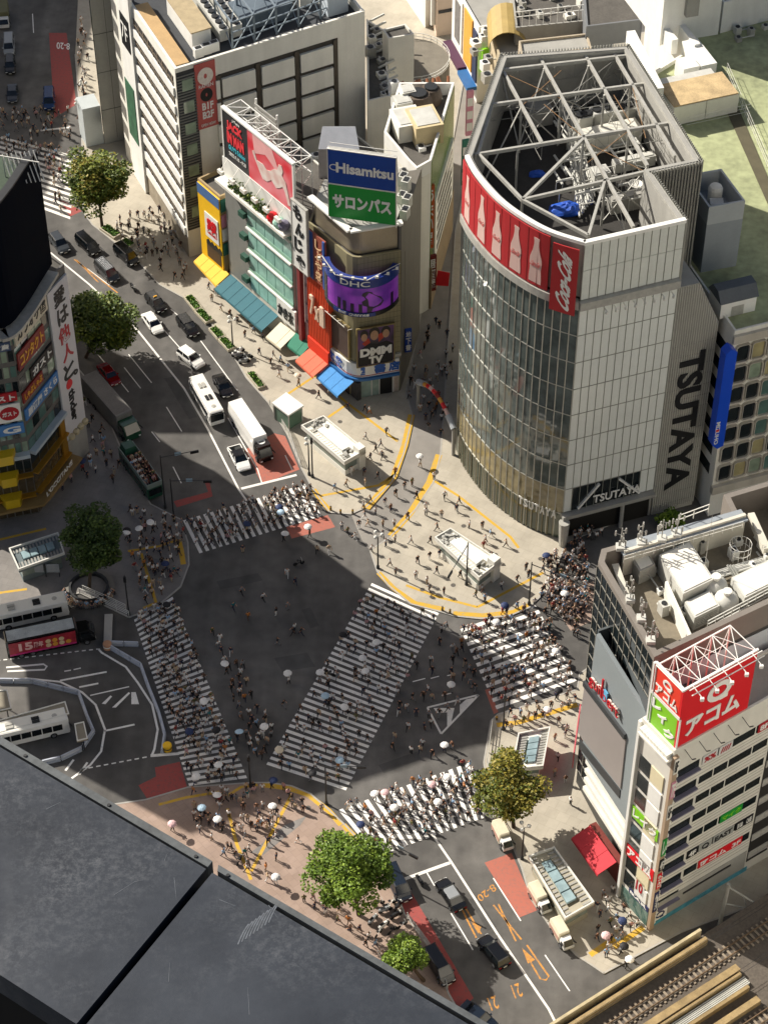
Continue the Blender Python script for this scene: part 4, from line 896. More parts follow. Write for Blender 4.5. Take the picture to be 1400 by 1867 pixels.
# ---------------------------------------------------------------- elevated railway, bottom right
RZ = 5.2
ra_, rb_ = P2(1000, 1867, RZ + 1.2), P2(1275, 1692, RZ + 1.2)
ud = (rb_ - ra_).normalized(); un = Vector((ud.y, -ud.x))   # un points towards the viewer
ra_ = ra_ - ud * 25
VD = thing('railway_viaduct', 'railway viaduct with rusty parapets crossing the bottom right corner', 'bridge', (*P2(1200, 1800, RZ), 0))
def rwid(o0, o1, l0, l1, z0, z1, mb): 
    q = [ra_ + ud * l0 + un * o0, ra_ + ud * l1 + un * o0, ra_ + ud * l1 + un * o1, ra_ + ud * l0 + un * o1]
    return mb.hexa([(*p, z0) for p in q] + [(*p, z1) for p in q])
mb = MB(); rwid(0.25, 26, 0, 90, RZ - 1.2, RZ - .3, mb); mb.build('deck', mat('ballast', '#5a534b', .95, .3, 3, bump=.4), VD)
def off_at(u, v, z):
    return (P2(u, v, z) - ra_).dot(un), (P2(u, v, z) - ra_).dot(ud)
RW = mat('rusty_cream_parapet', '#98835c', .8, .35, .7, grime=.9); RWC = mat('cream_parapet', '#b9ac8a', .8, .2, .6, grime=.8)
Lr = (rb_ - ra_).length
o1, l1 = off_at(1285, 1708, RZ + .9)
mb = MB(); rwid(0, .35, 0, Lr, 0.2, RZ + 1.2, mb); mb.build('outer_parapet', RWC, VD)
for (u0, v0, z, wd) in ((1285, 1707, RZ + .9, .5), (1340, 1757, RZ + .6, .9), (1348, 1772, RZ + .6, .35), (1362, 1795, RZ + .6, .4), (1378, 1815, RZ + .6, .8)):
    o, l = off_at(u0, v0, z); mb = MB(); rwid(o, o + wd, 0, l, RZ - .4, z, mb); mb.build('walkway_beam', RW, VD)
    mb = MB()
    for k in range(int(l / 2.2)): rwid(o - .1, o - .02, k * 2.2, k * 2.2 + .3, RZ - .4, z - .1, mb)
    mb.build('bracket', DARK, VD)
mb = MB()
for k in range(5):
    o, l = off_at(1355, 1778, RZ + .3); rwid(o + .1 + k * .22, o + .22 + k * .22, 0, l, RZ - .2, RZ + .2, mb)
mb.build('cable_run', DUCT, VD)
for (u0, v0) in ((1300, 1752), (1395, 1850)):
    o, l = off_at(u0, v0, RZ)
    for g in (-.55, .55): mb = MB(); rwid(o + g - .05, o + g + .05, 0, 90, RZ - .15, RZ + .05, mb); mb.build('rail', mat('rail_steel', '#6d5a45', .5, .2), VD)
    mb = MB()
    for k in range(110): rwid(o - 1.05, o + 1.05, k * .75, k * .75 + .28, RZ - .32, RZ - .16, mb)
    tag(mb.build('sleeper', mat('sleeper_concrete', '#8d8170', .9, .2), VD), kind='stuff')
q = P(1310, 1690, 0); PG = thing('catenary_gantry', 'grey catenary post with a braced arm beside the tracks', 'gantry', q)
mb = MB(); mb.tube(q, P(1322, 1615, 0) * 0 + q + Vector((.2, 0, 9)), .28, 8, .24); mb.build('post', STEEL, PG)
mb = MB(); a = q + Vector((.2, 0, 8.4)); b = q + Vector((5.2, .6, 3.0)); mb.bar(a, b, .16); mb.bar(q + Vector((.1, 0, 5)), b + Vector((-.4, 0, -.6)), .12); mb.bar(b, b + Vector((-.5, 0, -.8)), .2); mb.bar(a.lerp(b, .4), q.lerp(b, .6) + Vector((0, 0, 1.4)), .08); mb.bar(a.lerp(b, .7), q.lerp(b, .8) + Vector((0, 0, 1)), .08); mb.build('arm', STEEL, PG)
t = thing('overhead_wire', 'thin overhead wires hanging along the railway tracks', 'wire', P(1360, 1760, RZ)); mb = MB()
for k in (3.2, 3.6, 8.5, 9.0): mb.bar((*(ra_ + un * k), RZ + 4.6), (*(ra_ + ud * 90 + un * k), RZ + 4.6), .035)
mb.build('wire', DARK, t)
# ================================================================ LEFT AND BACK BUILDINGS
# ---------------------------------------------------------------- striped department store
zs_ = 36.3
sK = P2(319, 126, zs_); sR = P2(665, 20, zs_); sL0 = P2(240, 10, zs_); sdl = (P2(240, 10, zs_) - P2(350, 118, zs_)).normalized(); sdr = (sR - sK).normalized()
sdl = (P2(242, 13, zs_) - sK).normalized()
sLen = (sR - sK).length
DS = block('department_store', 'cream department store with a striped sunlit side and a dark framed grid front', [sK, sR, sR + sdl * 30, sK + sdl * 30], 0, zs_ - 1.6, CREAM, mat('dark_store_roof', '#3b3e42', .9, .25, .3), 1.6, parw=.45)
WSL = Wall(sK + sdl * 30, sK); WSR = Wall(sK, sR)
SHADE = mat('car_deck_dark', '#2c2a27', .9, .35, .4)  # dark colour stands in for the shaded depth of the car decks
LS = 30
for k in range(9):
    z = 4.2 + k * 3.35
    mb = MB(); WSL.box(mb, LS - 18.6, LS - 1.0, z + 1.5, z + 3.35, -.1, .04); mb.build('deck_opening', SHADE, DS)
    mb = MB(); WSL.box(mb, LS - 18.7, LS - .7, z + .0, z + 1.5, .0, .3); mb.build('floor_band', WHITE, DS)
    mb = MB()
    WSL.box(mb, LS - 18.6, LS - 1, z + 2.3, z + 2.42, .04, .12)
    for i in range(9): WSL.box(mb, LS - 18.4 + i * 2.1, LS - 18.1 + i * 2.1, z + 1.52, z + 3.33, .02, .1)
    mb.build('deck_rail', mat('brown_post', '#6f6353', .8, .2), DS)
mb = MB(); WSL.box(mb, LS - 18.7, LS - .2, .2, 4.0, -.1, .15); mb.build('shopfront', mat('store_shopfront', '#8d8474', .7, .3, .6), DS)
mb = MB(); WSL.box(mb, LS - 24.5, LS - 18.8, .2, 40, -.1, .6); mb.build('end_pier', WHITE, DS)
mb = MB(); WSL.box(mb, LS - 23.6, LS - 19.6, 27, 33, .6, .7); mb.build('dark_sign_panel', BLACK, DS); wtext(WSL, '7F', LS - 23.2, LS - 20.2, 28.5, 31.5, .72, WHITE, DS, depth=.03)
mb = MB(); WSL.box(mb, LS - 24.3, LS - 20, 9, 20, .6, .7); mb.build('green_wall_graphic', mat('dull_green_print', '#2f5a40', .7, .5, .9), DS)
mb = MB(); WSL.shape(mb, [(LS - 18.7, zs_ + .1), (LS - .7, zs_ + .1), (LS - .7, zs_ - 1.3), (LS - 18.7, zs_ - 1.3)], -2.6, -.5); mb.build('roof_ledge', mat('tan_ledge', '#b4966a', .85, .15), DS)
# corner strip with slats
mb = MB(); WSR.box(mb, .1, 3.3, 5.5, zs_ - .8, -.1, .05); mb.build('slat_backing', DARK, DS)
mb = MB()
for k in range(56): WSR.box(mb, .15, 3.25, 6 + k * .52, 6.25 + k * .52, .05, .2)
mb.build('slat', mat('grey_slat', '#6b6c68', .6, .15, 2), DS)
for k in range(7): mb = MB(); WSR.box(mb, .9, 2.7, 8 + k * 4, 10 + k * 4, .05, .24); mb.build('window', glass('pale_window_glass', '#8a9a86'), DS)
t = signboard('wall_banner', 'faded red vertical banner with a food picture at the store corner', WSR, *[WSR.at(*p)[0] for p in ((353, 118), (391, 112))], WSR.at(395, 226)[1], WSR.at(352, 119)[1], .05, .2, mat('faded_red_banner', '#b4554f', .6, .08))
a0, a1 = WSR.at(353, 118)[0], WSR.at(391, 112)[0]; z0 = WSR.at(395, 226)[1]; z1 = WSR.at(352, 119)[1]; aw = a1 - a0
oval(WSR, a0 + aw / 2, z1 - 2.4, aw * .38, 1.5, aw * .3, .21, .26, mat('pale_print', '#ddd3c8', .6, .2, 2), t, 'bowl_print', False)
oval(WSR, a0 + aw / 2, z1 - 5.8, aw * .3, 1.2, aw * .25, .21, .25, BLACK, t, 'dark_disc', False)
for i, tx in enumerate(('B1F', 'B2F')): wtext(WSR, tx, a0 + aw * .25, a0 + aw * .8, z0 + 3.4 - i * 1.6, z0 + 4.7 - i * 1.6, .22, WHITE, t, bold=.03)
wtext(WSR, 'OPEN NOW', a0 + aw * .15, a0 + aw * .85, z0 + .4, z0 + .9, .22, WHITE, t); wtext(WSR, 'RAMEN', a0 + aw * .15, a0 + aw * .85, z1 - 4.4, z1 - 3.8, .22, WHITE, t)
# dark grid with cream panels
ga0 = a1 + .4; ga1 = WSR.at(616, 100)[0]; gz1 = WSR.at(614, 69)[1]
mb = MB(); WSR.box(mb, ga0, ga1, 4, gz1, -.1, .04); mb.build('grid_recess', mat('grid_dark', '#3a362f', .8, .3, .5), DS)
cols = [ga0] + [WSR.at(*p)[0] for p in ((400, 190), (471, 160), (541, 130), (611, 110))]
for i in range(1, 4):
    for k in range(7):
        zt = gz1 - .8 - k * 4.1; mb = MB(); WSR.box(mb, cols[i] + .55, cols[i + 1] - .55, zt - 3.3, zt, .04, .5); mb.build('cream_panel', CREAM, DS)
for i in range(7):
    zt = gz1 - .8 - i * 4.1; mb = MB(); WSR.box(mb, ga0 + .1, cols[1] - .5, zt - 3.3, zt, .04, .5); mb.build('cream_panel', CREAM, DS)
for i in range(1, 5): mb = MB(); WSR.box(mb, cols[i] - .35, cols[i] + .35, 4, gz1 - .1, .04, .3); mb.build('grid_post', mat('grid_post', '#4a4238', .7, .25), DS)
# roof clutter on the store
zr_ = zs_ - 1.6
def srect(u, v, la, lb, z=None):
    q = P2(u, v, zr_ if z is None else z); return [q, q + sdr * la, q + sdr * la + sdl * lb, q + sdl * lb]
t = thing('roof_shed', 'white shed with a tan slatted roof behind the striped side', 'shed', P(370, 95, zr_))
mb = MB(); mb.prism(srect(352, 92, 3.2, 11), zr_, zr_ + 3); mb.build('wall', WHITE, t); mb = MB(); mb.prism(inset(srect(352, 92, 3.2, 11), -.15), zr_ + 3, zr_ + 3.2); mb.build('roof', mat('tan_slats', '#a89878', .8, .2, 1), t)
for k in range(2):
    t = thing('cooling_unit_row', ('long row of cooling units nearest the shed', 'second long row of cooling units beyond the first')[k], 'machine', P(400 + 30 * k, 70, zr_)); q = srect(402 + 24 * k, 80 - 8 * k, 1.6, 14)
    mb = MB(); mb.prism(q, zr_ + .3, zr_ + 2.3); mb.build('casing', DUCT, t)
    for i in range(9): c = q[0].lerp(q[3], (i + .5) / 9).lerp(q[1].lerp(q[2], (i + .5) / 9), .5); mb = MB(); mb.lathe((c.x, c.y, zr_ + 2.3), [(.55, 0), (.55, .25), (.3, .26)], 10); mb.build('fan', DARK, t)
t = thing('roof_frame', 'bluish grey steel frame and tanks standing on the dark store roof', 'frame', P(480, 40, zr_)); mb = MB()
for i in range(6):
    a = P(425 + i * 40, 92 - i * 14.5, zr_); mb.bar(a, a + Vector((0, 0, 5)), .3); b = a + Vector((*(sdl * 7), 0)); mb.bar(b, b + Vector((0, 0, 5)), .3); mb.bar(a + Vector((0, 0, 5)), b + Vector((0, 0, 5)), .25); mb.bar(a, b + Vector((0, 0, 5)), .14)
    if i < 5:
        c = P(465 + i * 40, 77.5 - i * 14.5, zr_)
        for h in (1.6, 3.2, 5): mb.bar(a + Vector((0, 0, h)), c + Vector((0, 0, h)), .18)
        mb.bar(a, c + Vector((0, 0, 5)), .14); mb.bar(b + Vector((0, 0, 5)), c + Vector((*(sdl * 7), 5)), .2); mb.bar(a + Vector((0, 0, 5)), c + Vector((*(sdl * 7), 5)), .12)
mb.build('lattice', mat('blue_grey_steel', '#7d8a94', .5, .15, metal=.3), t)
mb = MB(); mb.prism(srect(440, 60, 9, 5), zr_, zr_ + 2.6); mb.build('tank_block', mat('blue_grey_box', '#5d6a75', .6, .2), t)
t = thing('roof_cabinet', 'white cabinet at the far right corner of the store roof', 'cabinet', P(600, 35, zr_)); mb = MB(); mb.prism(srect(598, 32, 3.6, 3), zr_, zr_ + 3.4); mb.build('casing', mat('blue_white', '#b9c4cc', .6, .05), t); mb = MB(); mb.prism(inset(srect(598, 32, 3.6, 3), .3), zr_ + 3.4, zr_ + 3.5); mb.build('lid', WHITE, t)
for k, (u, v) in enumerate(((357, 108), (372, 102), (386, 97))):
    t = thing('condenser_unit', 'small white condenser box on the store roof edge', 'machine', P(u, v, zr_), 'condensers along the roof edge'); mb = MB(); mb.prism(srect(u, v, 1.4, 1), zr_, zr_ + 1.6); mb.build('casing', WHITE, t); mb = MB(); mb.prism(inset(srect(u, v, 1.4, 1), .2), zr_ + 1.6, zr_ + 1.7); mb.build('fan_grille', DARK, t)
# grey windowless block at the top left
q = [P2(192, 264), P2(244, 252)]; W_ = Wall(*q); ga = q[1] - q[0]; nb = q[0].normalized() * 26
GB = block('grey_concrete_block', 'plain grey concrete block at the top left beside the dark street', [q[0], q[1], q[1] + nb, q[0] + nb], 0, 44, mat('pale_concrete', '#a3a29c', .85, .1, .25, grime=.3), ROOFD, .5)
mb = MB()
for z in (7, 14.5, 22, 29.5, 37): W_.box(mb, 0, W_.L, z, z + .08, 0, .03)
W_.box(mb, W_.L * .45, W_.L * .46, 1, 44, 0, .03); mb.build('panel_joint', DARK, GB)
mb = MB(); W_.box(mb, -3.2, -.05, .2, 8, -4, -.2); mb.build('glass_shelter', mat('pale_shelter', '#b9c0c0', .4, .1), GB)
W3 = Wall(q[0] + nb, q[0]); windows(W3, GB, 10, 29, 4, 40, 6, 9, .4, 1.3)
mb = MB(); t = thing('rubble_gap', 'dim stepped wall between the grey block and the striped store', 'wall', P(250, 262))
mb.prism([P2(236, 262), P2(278, 318), P2(262, 250), P2(240, 230)], 0, 4); mb.build('wall', GREYW, t)

# ---------------------------------------------------------------- shops along the left pavement: common facade line
jA = P2(420, 498, 4.5); jB = P2(508, 575, 4.5); je = (jB - jA).normalized(); jn = Vector((je.y, -je.x))
WJ = Wall(jA - je * 12, jA + je * 40)
def js(u, v, d=0): return WJ.at(u, v, d)
def jpt(s, d): return (WJ.pt(s, 0, d)).xy
def jblock(name, lab, s0, s1, z, depth, wm, rm, d=0.0, par=.8):
    return block(name, lab, [jpt(s0, d), jpt(s1, d), jpt(s1, -depth), jpt(s0, -depth)], 0, z, wm, rm, par)
ys0, yz = js(364, 328); ys1 = js(404, 358)[0]
YB = jblock('yellow_shop', 'narrow yellow fronted shop with a blue top band', ys0, ys1, yz - .3, 9, mat('tan_wall', '#a6916b', .8, .1, grime=.2), ROOFD, .3)
h_ = yz
mb = MB(); WJ.box(mb, ys0 + .1, ys1, 4.5, yz, .3, .55); mb.build('yellow_front', YELLOW, YB)
mb = MB(); WJ.box(mb, ys0 + .1, ys1, yz - 1.9, yz + .02, .55, .62); mb.build('blue_band', mat('dull_blue', '#4a6c9c', .6, .15, 2), YB)
yw = ys1 - ys0
mb = MB(); WJ.box(mb, ys0 + yw * .3, ys1 - yw * .1, yz - 9.3, yz - 4.6, .55, .68); mb.build('white_panel', WHITE, YB)
wtext(WJ, '薬薬', ys0 + yw * .4, ys1 - yw * .16, yz - 8.4, yz - 5.4, .69, RED, YB, bold=.06)
mb = MB(); WJ.box(mb, ys0 + yw * .3, ys1 - yw * .06, 5, 7.6, .55, .6); mb.build('brown_opening', mat('brown_dark', '#4e3a20', .8, .3), YB)
mb = MB(); WJ.shape(mb, [(ys0 + yw * (.3 + .7 * i / 8), yz - 10.3 + (.5 if i % 2 else 0)) for i in range(9)] + [(ys1, yz - 11), (ys0 + yw * .3, yz - 11)], .55, .62); mb.build('scalloped_trim', DARK, YB)
WYr = Wall(jpt(ys1, .55), jpt(ys1, -2.2))
for z, m in ((yz - 2.5, mat('teal_sign', '#2d6b5c')), (yz - 5.5, mat('pink_sign', '#c98a9c')), (yz - 8.2, WHITE), (yz - 11, mat('teal_sign', '#2d6b5c'))):
    mb = MB(); WYr.box(mb, .2, 2.2, z, z + 2.3, .0, .2); mb.build('side_sign', m, YB)
# building with the pink billboard
b0 = js(411, 360)[0]; b1 = js(533, 440)[0]; zj = 27.2
JB = jblock('billboard_building', 'green glazed shop building with a planted ledge under the pink billboard', b0, b1, zj - 3.6, 13, mat('white_render', '#cfcdc2', .7, .07, grime=.2), ROOFD, 0, .2)
g0 = js(452, 380)[0]; jl = b1 - b0
mb = MB(); WJ.box(mb, b0 + .1, g0 - .2, 4.8, zj - 4.5, -.05, .05); mb.build('grey_tile_wall', mat('grey_tile', '#7f807c', .6, .08, 1, grime=.2), JB)
for k in range(4): mb = MB(); WJ.box(mb, g0 - 1.6, g0 - .2, 6.5 + k * 4.2, 7.4 + k * 4.2, .05, .8); mb.build('fin_sign', mat('dark_green_fin', '#1f4a3c', .6, .1), JB)
ng = 5
for k in range(4):
    z = 5.6 + k * 4.3
    mb = MB(); WJ.box(mb, g0 - .1, b1, z + 3.55, z + 4.15, .05, .3); mb.build('green_band', mat('pale_green_band', '#7fa793', .5, .08), JB)
    mb = MB(); WJ.box(mb, g0 - .1, b1, z + 3.2, z + 3.5, .05, .6); mb.build('white_band', WHITE, JB)
    for i in range(ng):
        a0 = g0 + (b1 - g0) * i / ng; a1 = g0 + (b1 - g0) * (i + 1) / ng
        mb = MB(); WJ.box(mb, a0 + .08, a1 - .08, z - .1, z + 3.15, .0, .2); mb.build('window', glass('aqua_glass', '#8cb8ac', .1), JB)
mb = MB(); WJ.box(mb, b0, b1 + .2, zj - 3.5, zj, -.2, .08); mb.build('upper_wall', WHITE, JB)
mb = MB(); WJ.box(mb, b0, b1 + .2, zj - 4.0, zj - 3.5, -.2, 1.7); mb.build('ledge', CREAM, JB)
LEAF = [mat('leaf_a', '#5d7a2c', .6, .3, 2), mat('leaf_b', '#3f5f22', .6, .3, 2), mat('leaf_c', '#7f8f35', .6, .3, 2), mat('leaf_d', '#2c4a1e', .6, .3, 2)]
def leaf_cloud(mb, n, fn, size, nm=4, r=rng):
    for _ in range(n):
        c = Vector(fn()); a = Vector((r.gauss(0, 1), r.gauss(0, 1), r.gauss(0, 1))).normalized(); b = a.cross(Vector((r.gauss(0, 1), r.gauss(0, 1), r.gauss(0, 1)))).normalized(); s = size * r.uniform(.6, 1.3)
        mb.add([c - a * s, c + b * s * .6, c + a * s, c - b * s * .6], [(0, 1, 2, 3)], r.randrange(nm))
mb = MB(); leaf_cloud(mb, 500, lambda: WJ.pt(rng.uniform(b0 + 3, b1 - 5), zj - 3.3 + abs(rng.gauss(0, .7)), rng.uniform(.3, 1.4)), .28)
tag(mb.build('ledge_planting', LEAF, recalc=False), 'dark green plants trailing along the ledge below the pink billboard', 'plants')
for k in range(6):
    mb = MB(); a = b0 + jl * (k + .5) / 6; mb.bar(WJ.pt(a, zj + .2, .1), WJ.pt(a, zj - 1.2, 1.5), .08); WJ.box(mb, a - .6, a + .6, zj - 1.8, zj - 1.2, 1.2, 1.7); mb.build('floodlight', WSTEEL, JB)
for k, (u, v, m) in enumerate(((497, 397, RED), (508, 407, mat('mint_sign', '#9cc7b6')), (518, 412, mat('violet_grey', '#6d6a7c')))):
    a, z = js(u, v, .8); mb = MB(); mb.lathe(WJ.pt(a, z - .8, .8), [(.1, 0), (.8, .5), (.9, 1), (.7, 1.5), (.1, 1.7)], 10); tag(mb.build('ledge_ornament', m), ('round red ornament on the planted ledge', 'mint green ornament between the red and the violet one', 'violet grey ornament at the right end of the planted ledge')[k], 'ornament')
PB = thing('billboard', 'large pink and black rooftop billboard on white lattice with a reclining figure', 'billboard', WJ.pt(b0 + 8, zj))
p0, p1 = js(411, 291)[0], js(536, 384)[0]; pz0, pz1 = 27.4, 36.2; pm = p0 + (p1 - p0) * .36
mb = MB(); WJ.box(mb, p0, pm, pz0, pz1, -.3, 0); mb.build('black_panel', mat('charcoal_print', '#2c2c2f', .5, .08), PB)
def gradient(name, cols, scale, rough=.5, rot=(0, 0, 0)):
    m = bpy.data.materials.new(name); m.use_nodes = True; n = m.node_tree.nodes; l = m.node_tree.links; b = n['Principled BSDF']; b.inputs['Roughness'].default_value = rough
    tc = n.new('ShaderNodeTexCoord'); t = n.new('ShaderNodeTexNoise'); t.inputs['Scale'].default_value = scale; t.inputs['Detail'].default_value = 1.5; l.new(tc.outputs['Object'], t.inputs[0])
    rp = n.new('ShaderNodeValToRGB'); l.new(t.outputs[0], rp.inputs[0]); e = rp.color_ramp.elements; e[0].position = .35; e[1].position = .65
    e[0].color = (*lin(cols[0]), 1); e[1].color = (*lin(cols[1]), 1); l.new(rp.outputs[0], b.inputs['Base Color']); return m
mb = MB(); WJ.box(mb, pm, p1, pz0, pz1, -.3, 0); mb.build('pink_panel', gradient('pink_print', ('#d6323f', '#e88a92'), .22), PB)
mb = MB(); WJ.shape(mb, [(p0 - .2, pz0 - .15), (p1 + .2, pz0 - .15), (p1 + .2, pz0), (p0 - .2, pz0)], -.3, .1); WJ.box(mb, p0 - .2, p1 + .2, pz1, pz1 + .3, -.5, .15); WJ.box(mb, p0 - .25, p0, pz0, pz1, -.3, .1); WJ.box(mb, p1, p1 + .3, pz0, pz1, -.3, .1); mb.build('frame', WHITE, PB)
pw = p1 - pm
fig = [(.1, .62), (.14, .66), (.2, .5), (.34, .52), (.42, .46), (.5, .5), (.58, .6), (.66, .64), (.7, .78), (.76, .8), (.79, .7), (.76, .6), (.84, .52), (.88, .34), (.93, .1), (.88, .08), (.82, .3), (.77, .38), (.7, .3), (.62, .24), (.52, .33), (.42, .22), (.32, .2), (.26, .3), (.2, .42), (.15, .5)]
mb = MB(); WJ.shape(mb, [(pm + a * pw, pz0 + b * (pz1 - pz0)) for a, b in fig], .02, .06); mb.build('figure_print', gradient('figure_tone', ('#e8ded6', '#d8b8b0'), .6), PB)
mb = MB(); WJ.shape(mb, [(pm + a * pw, pz0 + b * (pz1 - pz0)) for a, b in ((.12, .98), (.55, .98), (.7, .62), (.6, .62), (.4, .75), (.15, .6))], .005, .03); mb.build('pale_cloth_print', mat('blush_print', '#e3a9a8', .6, .1, .5), PB)
bw = pm - p0
wtext(WJ, 'JACK', p0 + bw * .16, p0 + bw * .8, pz0 + 5.6, pz0 + 7.4, .02, REDL := mat('bright_red_print', '#e23b44', .5, .05), PB, bold=.06); wtext(WJ, 'IN MAN', p0 + bw * .16, p0 + bw * .84, pz0 + 3.4, pz0 + 5.4, .02, REDL, PB, bold=.06)
wtext(WJ, 'GUY\'S Edition', p0 + bw * .2, p0 + bw * .88, pz0 + 2.3, pz0 + 3.1, .02, mat('cyan_print', '#4fb9c9', .5, .05), PB, bold=.02); wtext(WJ, '2022.9.10 - 9.20', p0 + bw * .2, p0 + bw * .9, pz0 + 1.2, pz0 + 1.8, .02, WHITE, PB, bold=.01); wtext(WJ, 'J-Type', p0 + bw * .4, p0 + bw * .7, pz1 - 1.1, pz1 - .6, .02, WHITE, PB)
mb = MB(); N_ = 7
for k in range(N_ + 1):
    a = p0 + (p1 - p0) * k / N_
    f, bk = WJ.pt(a, pz1, -.4), WJ.pt(a, pz1, -3.4); mb.bar(f, bk, .12); mb.bar(WJ.pt(a, zj - 3.5, -3.4), bk, .14); mb.bar(f, WJ.pt(a, pz1 - 3, -3.4), .1)
    if k < N_:
        c = p0 + (p1 - p0) * (k + 1) / N_; mb.bar(bk, WJ.pt(c, pz1, -3.4), .12); mb.bar(f, WJ.pt(c, pz1, -3.4), .1); mb.bar(WJ.pt(a, pz1 - 3, -3.4), WJ.pt(c, pz1, -3.4), .1); mb.bar(WJ.pt(a, pz1 - 3, -3.4), WJ.pt(c, pz1 - 3, -3.4), .12); mb.bar(WJ.pt(a, pz1 - 7, -3.4), WJ.pt(c, pz1 - 3, -3.4), .1)
mb.build('lattice', WHITE, PB)
mb = MB()
t = thing('louvred_screen', 'grey slatted screen standing behind the left end of the pink billboard', 'screen', WJ.pt(p0 + 2, zj, -6))
for k in range(9): WJ.box(mb, p0 + 1, p0 + 6.5, zj + 1 + k * .85, zj + 1.5 + k * .85, -5.2, -5.0)
mb.build('slat', GREYW, t); mb = MB(); WJ.box(mb, p0 + 1, p0 + 1.2, zj - 3, zj + 9, -5.5, -5.2); WJ.box(mb, p0 + 6.3, p0 + 6.5, zj - 3, zj + 9, -5.5, -5.2); mb.pieces('post', WHITE, t)
# narrow shopfronts between the glazed building and the bookshop
m0, mz1 = js(531, 364, 1.0); m1 = js(557, 386, 1.0)[0]; mz0 = js(533, 470, 1.0)[1]
NB = jblock('narrow_shop', 'narrow shop building with a red column and pale windows between two bigger fronts', b1 + .3, js(560, 430)[0], 23.5, 12, mat('grey_pink_wall', '#b7a9a4', .7, .08, grime=.2), ROOFD, -.2)
nb1 = js(560, 430)[0]
t = signboard('vertical_shop_sign', 'white vertical sign with big black brush lettering', WJ, m0, m1, mz0 - 1, mz1, .6, 1.0, WHITE, frame=STEEL)
for i, ch in enumerate('もんじゃ'): hh = (mz1 - mz0 + 1) / 4; wtext(WJ, ch, m0 + (m1 - m0) * (.12 + .1 * (i % 2)), m1 - (m1 - m0) * (.28 - .12 * (i % 2)), mz1 - hh * (i + 1) + .25, mz1 - hh * i - .2, 1.02, BLACK, t, bold=.05)
mb = MB(); WJ.box(mb, m0 + .3, m0 + 1.0, 4, mz0 - 1.1, .0, .7); mb.build('red_column', mat('maroon_column', '#7d2f30', .6, .1), NB)
for k in range(4): mb = MB(); WJ.box(mb, m0 + 1.3, nb1 - .4, 5.5 + k * 3.5, 8.2 + k * 3.5, -.25, .02); mb.build('window', mat('lilac_panel', '#c4b2b4', .4, .08), NB)
# orange building
o0 = js(560, 500, .3)[0]; o1 = js(601, 655, .3)[0]; oz = js(558, 497, .3)[1]
OG = jblock('orange_building', 'narrow orange clad building with metal letters above a salmon awning', o0, o1, oz, 11, ORANGE, ROOFD, .3, .4)
mb = MB()
for k in range(14): a = o0 + (o1 - o0) * k / 13; WJ.box(mb, a - .02, a + .02, 4.5, oz, .3, .36)
mb.build('cladding_rib', mat('orange_rib', '#b8431f', .6, .1), OG)
mb = MB(); WJ.box(mb, o0, o1, 4.2, 6.4, .3, .6); mb.build('red_band', mat('orange_red_band', '#d8371c', .6, .06), OG)
t = thing('metal_letters', 'tilted metal letters fixed to the orange cladding', 'sign', WJ.pt((o0 + o1) / 2, 12, .4)); ow = o1 - o0
for i, ch in enumerate('7xI'): wtext(WJ, ch, o0 + ow * (.18 + .24 * i), o0 + ow * (.38 + .24 * i), 11.6 - .35 * i, 15.2 - .35 * i - (1.2 if i == 1 else 0), .4, mat('tan_letters', '#cdb6a0', .5, .1), t, bold=.03, depth=.35)
t = signboard('roof_banner', 'blue and brown vertical banner above the orange building', WJ, o0 + .1, o1 - .3, oz + .2, js(560, 416, .5)[1], .2, .5, mat('brown_print', '#8d4a3a', .6, .35, 1.2))
bz = js(560, 416, .5)[1]
mb = MB(); WJ.box(mb, o0 + .1, o0 + ow * .38, oz + .2, bz, .5, .56); WJ.box(mb, o1 - .7, o1 - .3, oz + .2, bz, .5, .7); mb.build('blue_strip', mat('dull_blue2', '#35579a', .5, .1), t)
wstack(WJ, 'しぶや祭', o0 + ow * .5, o1 - 1.0, oz + .8, bz - .6, .57, mat('tan_print', '#d8b28a', .6, .1), t)
mb = MB(); lattice(mb, [jpt(m1 + .5, -1.5), jpt(o1 + 1, -1.5), jpt(o1 + 1, -6.5), jpt(m1 + .5, -6.5)], 23, 31, .07, 3); lattice(mb, [jpt(m1 + .5, -1.5), jpt(m1 + 4, -4.5), jpt(o1 + 1, -6.5), jpt(m1 + 3, -7.5)], 23, 30, .06, 3)
t = thing('roof_lattice', 'tangle of white steel lattice standing between the billboard and the blue green sign', 'lattice', (*jpt(o0, -4), 23)); mb.build('frame', WSTEEL, t)

# ---------------------------------------------------------------- rounded corner building with the purple screen
dK = P2(646, 728); dR_ = P2(729, 713); DD = 9.0
dLp = dK - je * 10.5
wr = (dR_ - dK).normalized(); back = (P2(768, 309, 32) - P2(731, 414, 32)).normalized()
blen = (P2(768, 309, 32) - P2(731, 414, 32)).length
ZB = 27.0
dhc = [dLp, dK - je * 1.4, dK - je * .4 + wr * .25, dK + wr * .9, dR_, dR_ + back * blen, dLp + back * blen * .7 - je * 0]
DH = block('screen_building', 'stone clad corner building carrying the purple screen and the rooftop sign', dhc, 0, ZB, mat('olive_tile', '#8d8668', .6, .1, .8, grime=.25), ROOFD, .3)
WDL = Wall(dLp, dK); WDR = Wall(dK, dR_); WDB = Wall(dR_, dR_ + back * blen)
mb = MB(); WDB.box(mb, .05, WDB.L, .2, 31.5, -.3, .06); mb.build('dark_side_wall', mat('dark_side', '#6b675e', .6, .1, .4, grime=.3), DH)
mb = MB(); WDR.box(mb, .8, WDR.L, 7.5, 8.0, -.1, .5); mb.build('cornice', STEEL, DH)
mb = MB()
for k in range(14): WDR.box(mb, .6 + k * .55, .63 + k * .55, 12, ZB, .0, .02)
for k in range(20): WDR.box(mb, .6, WDR.L, 8 + k, 8.03 + k, .0, .02)
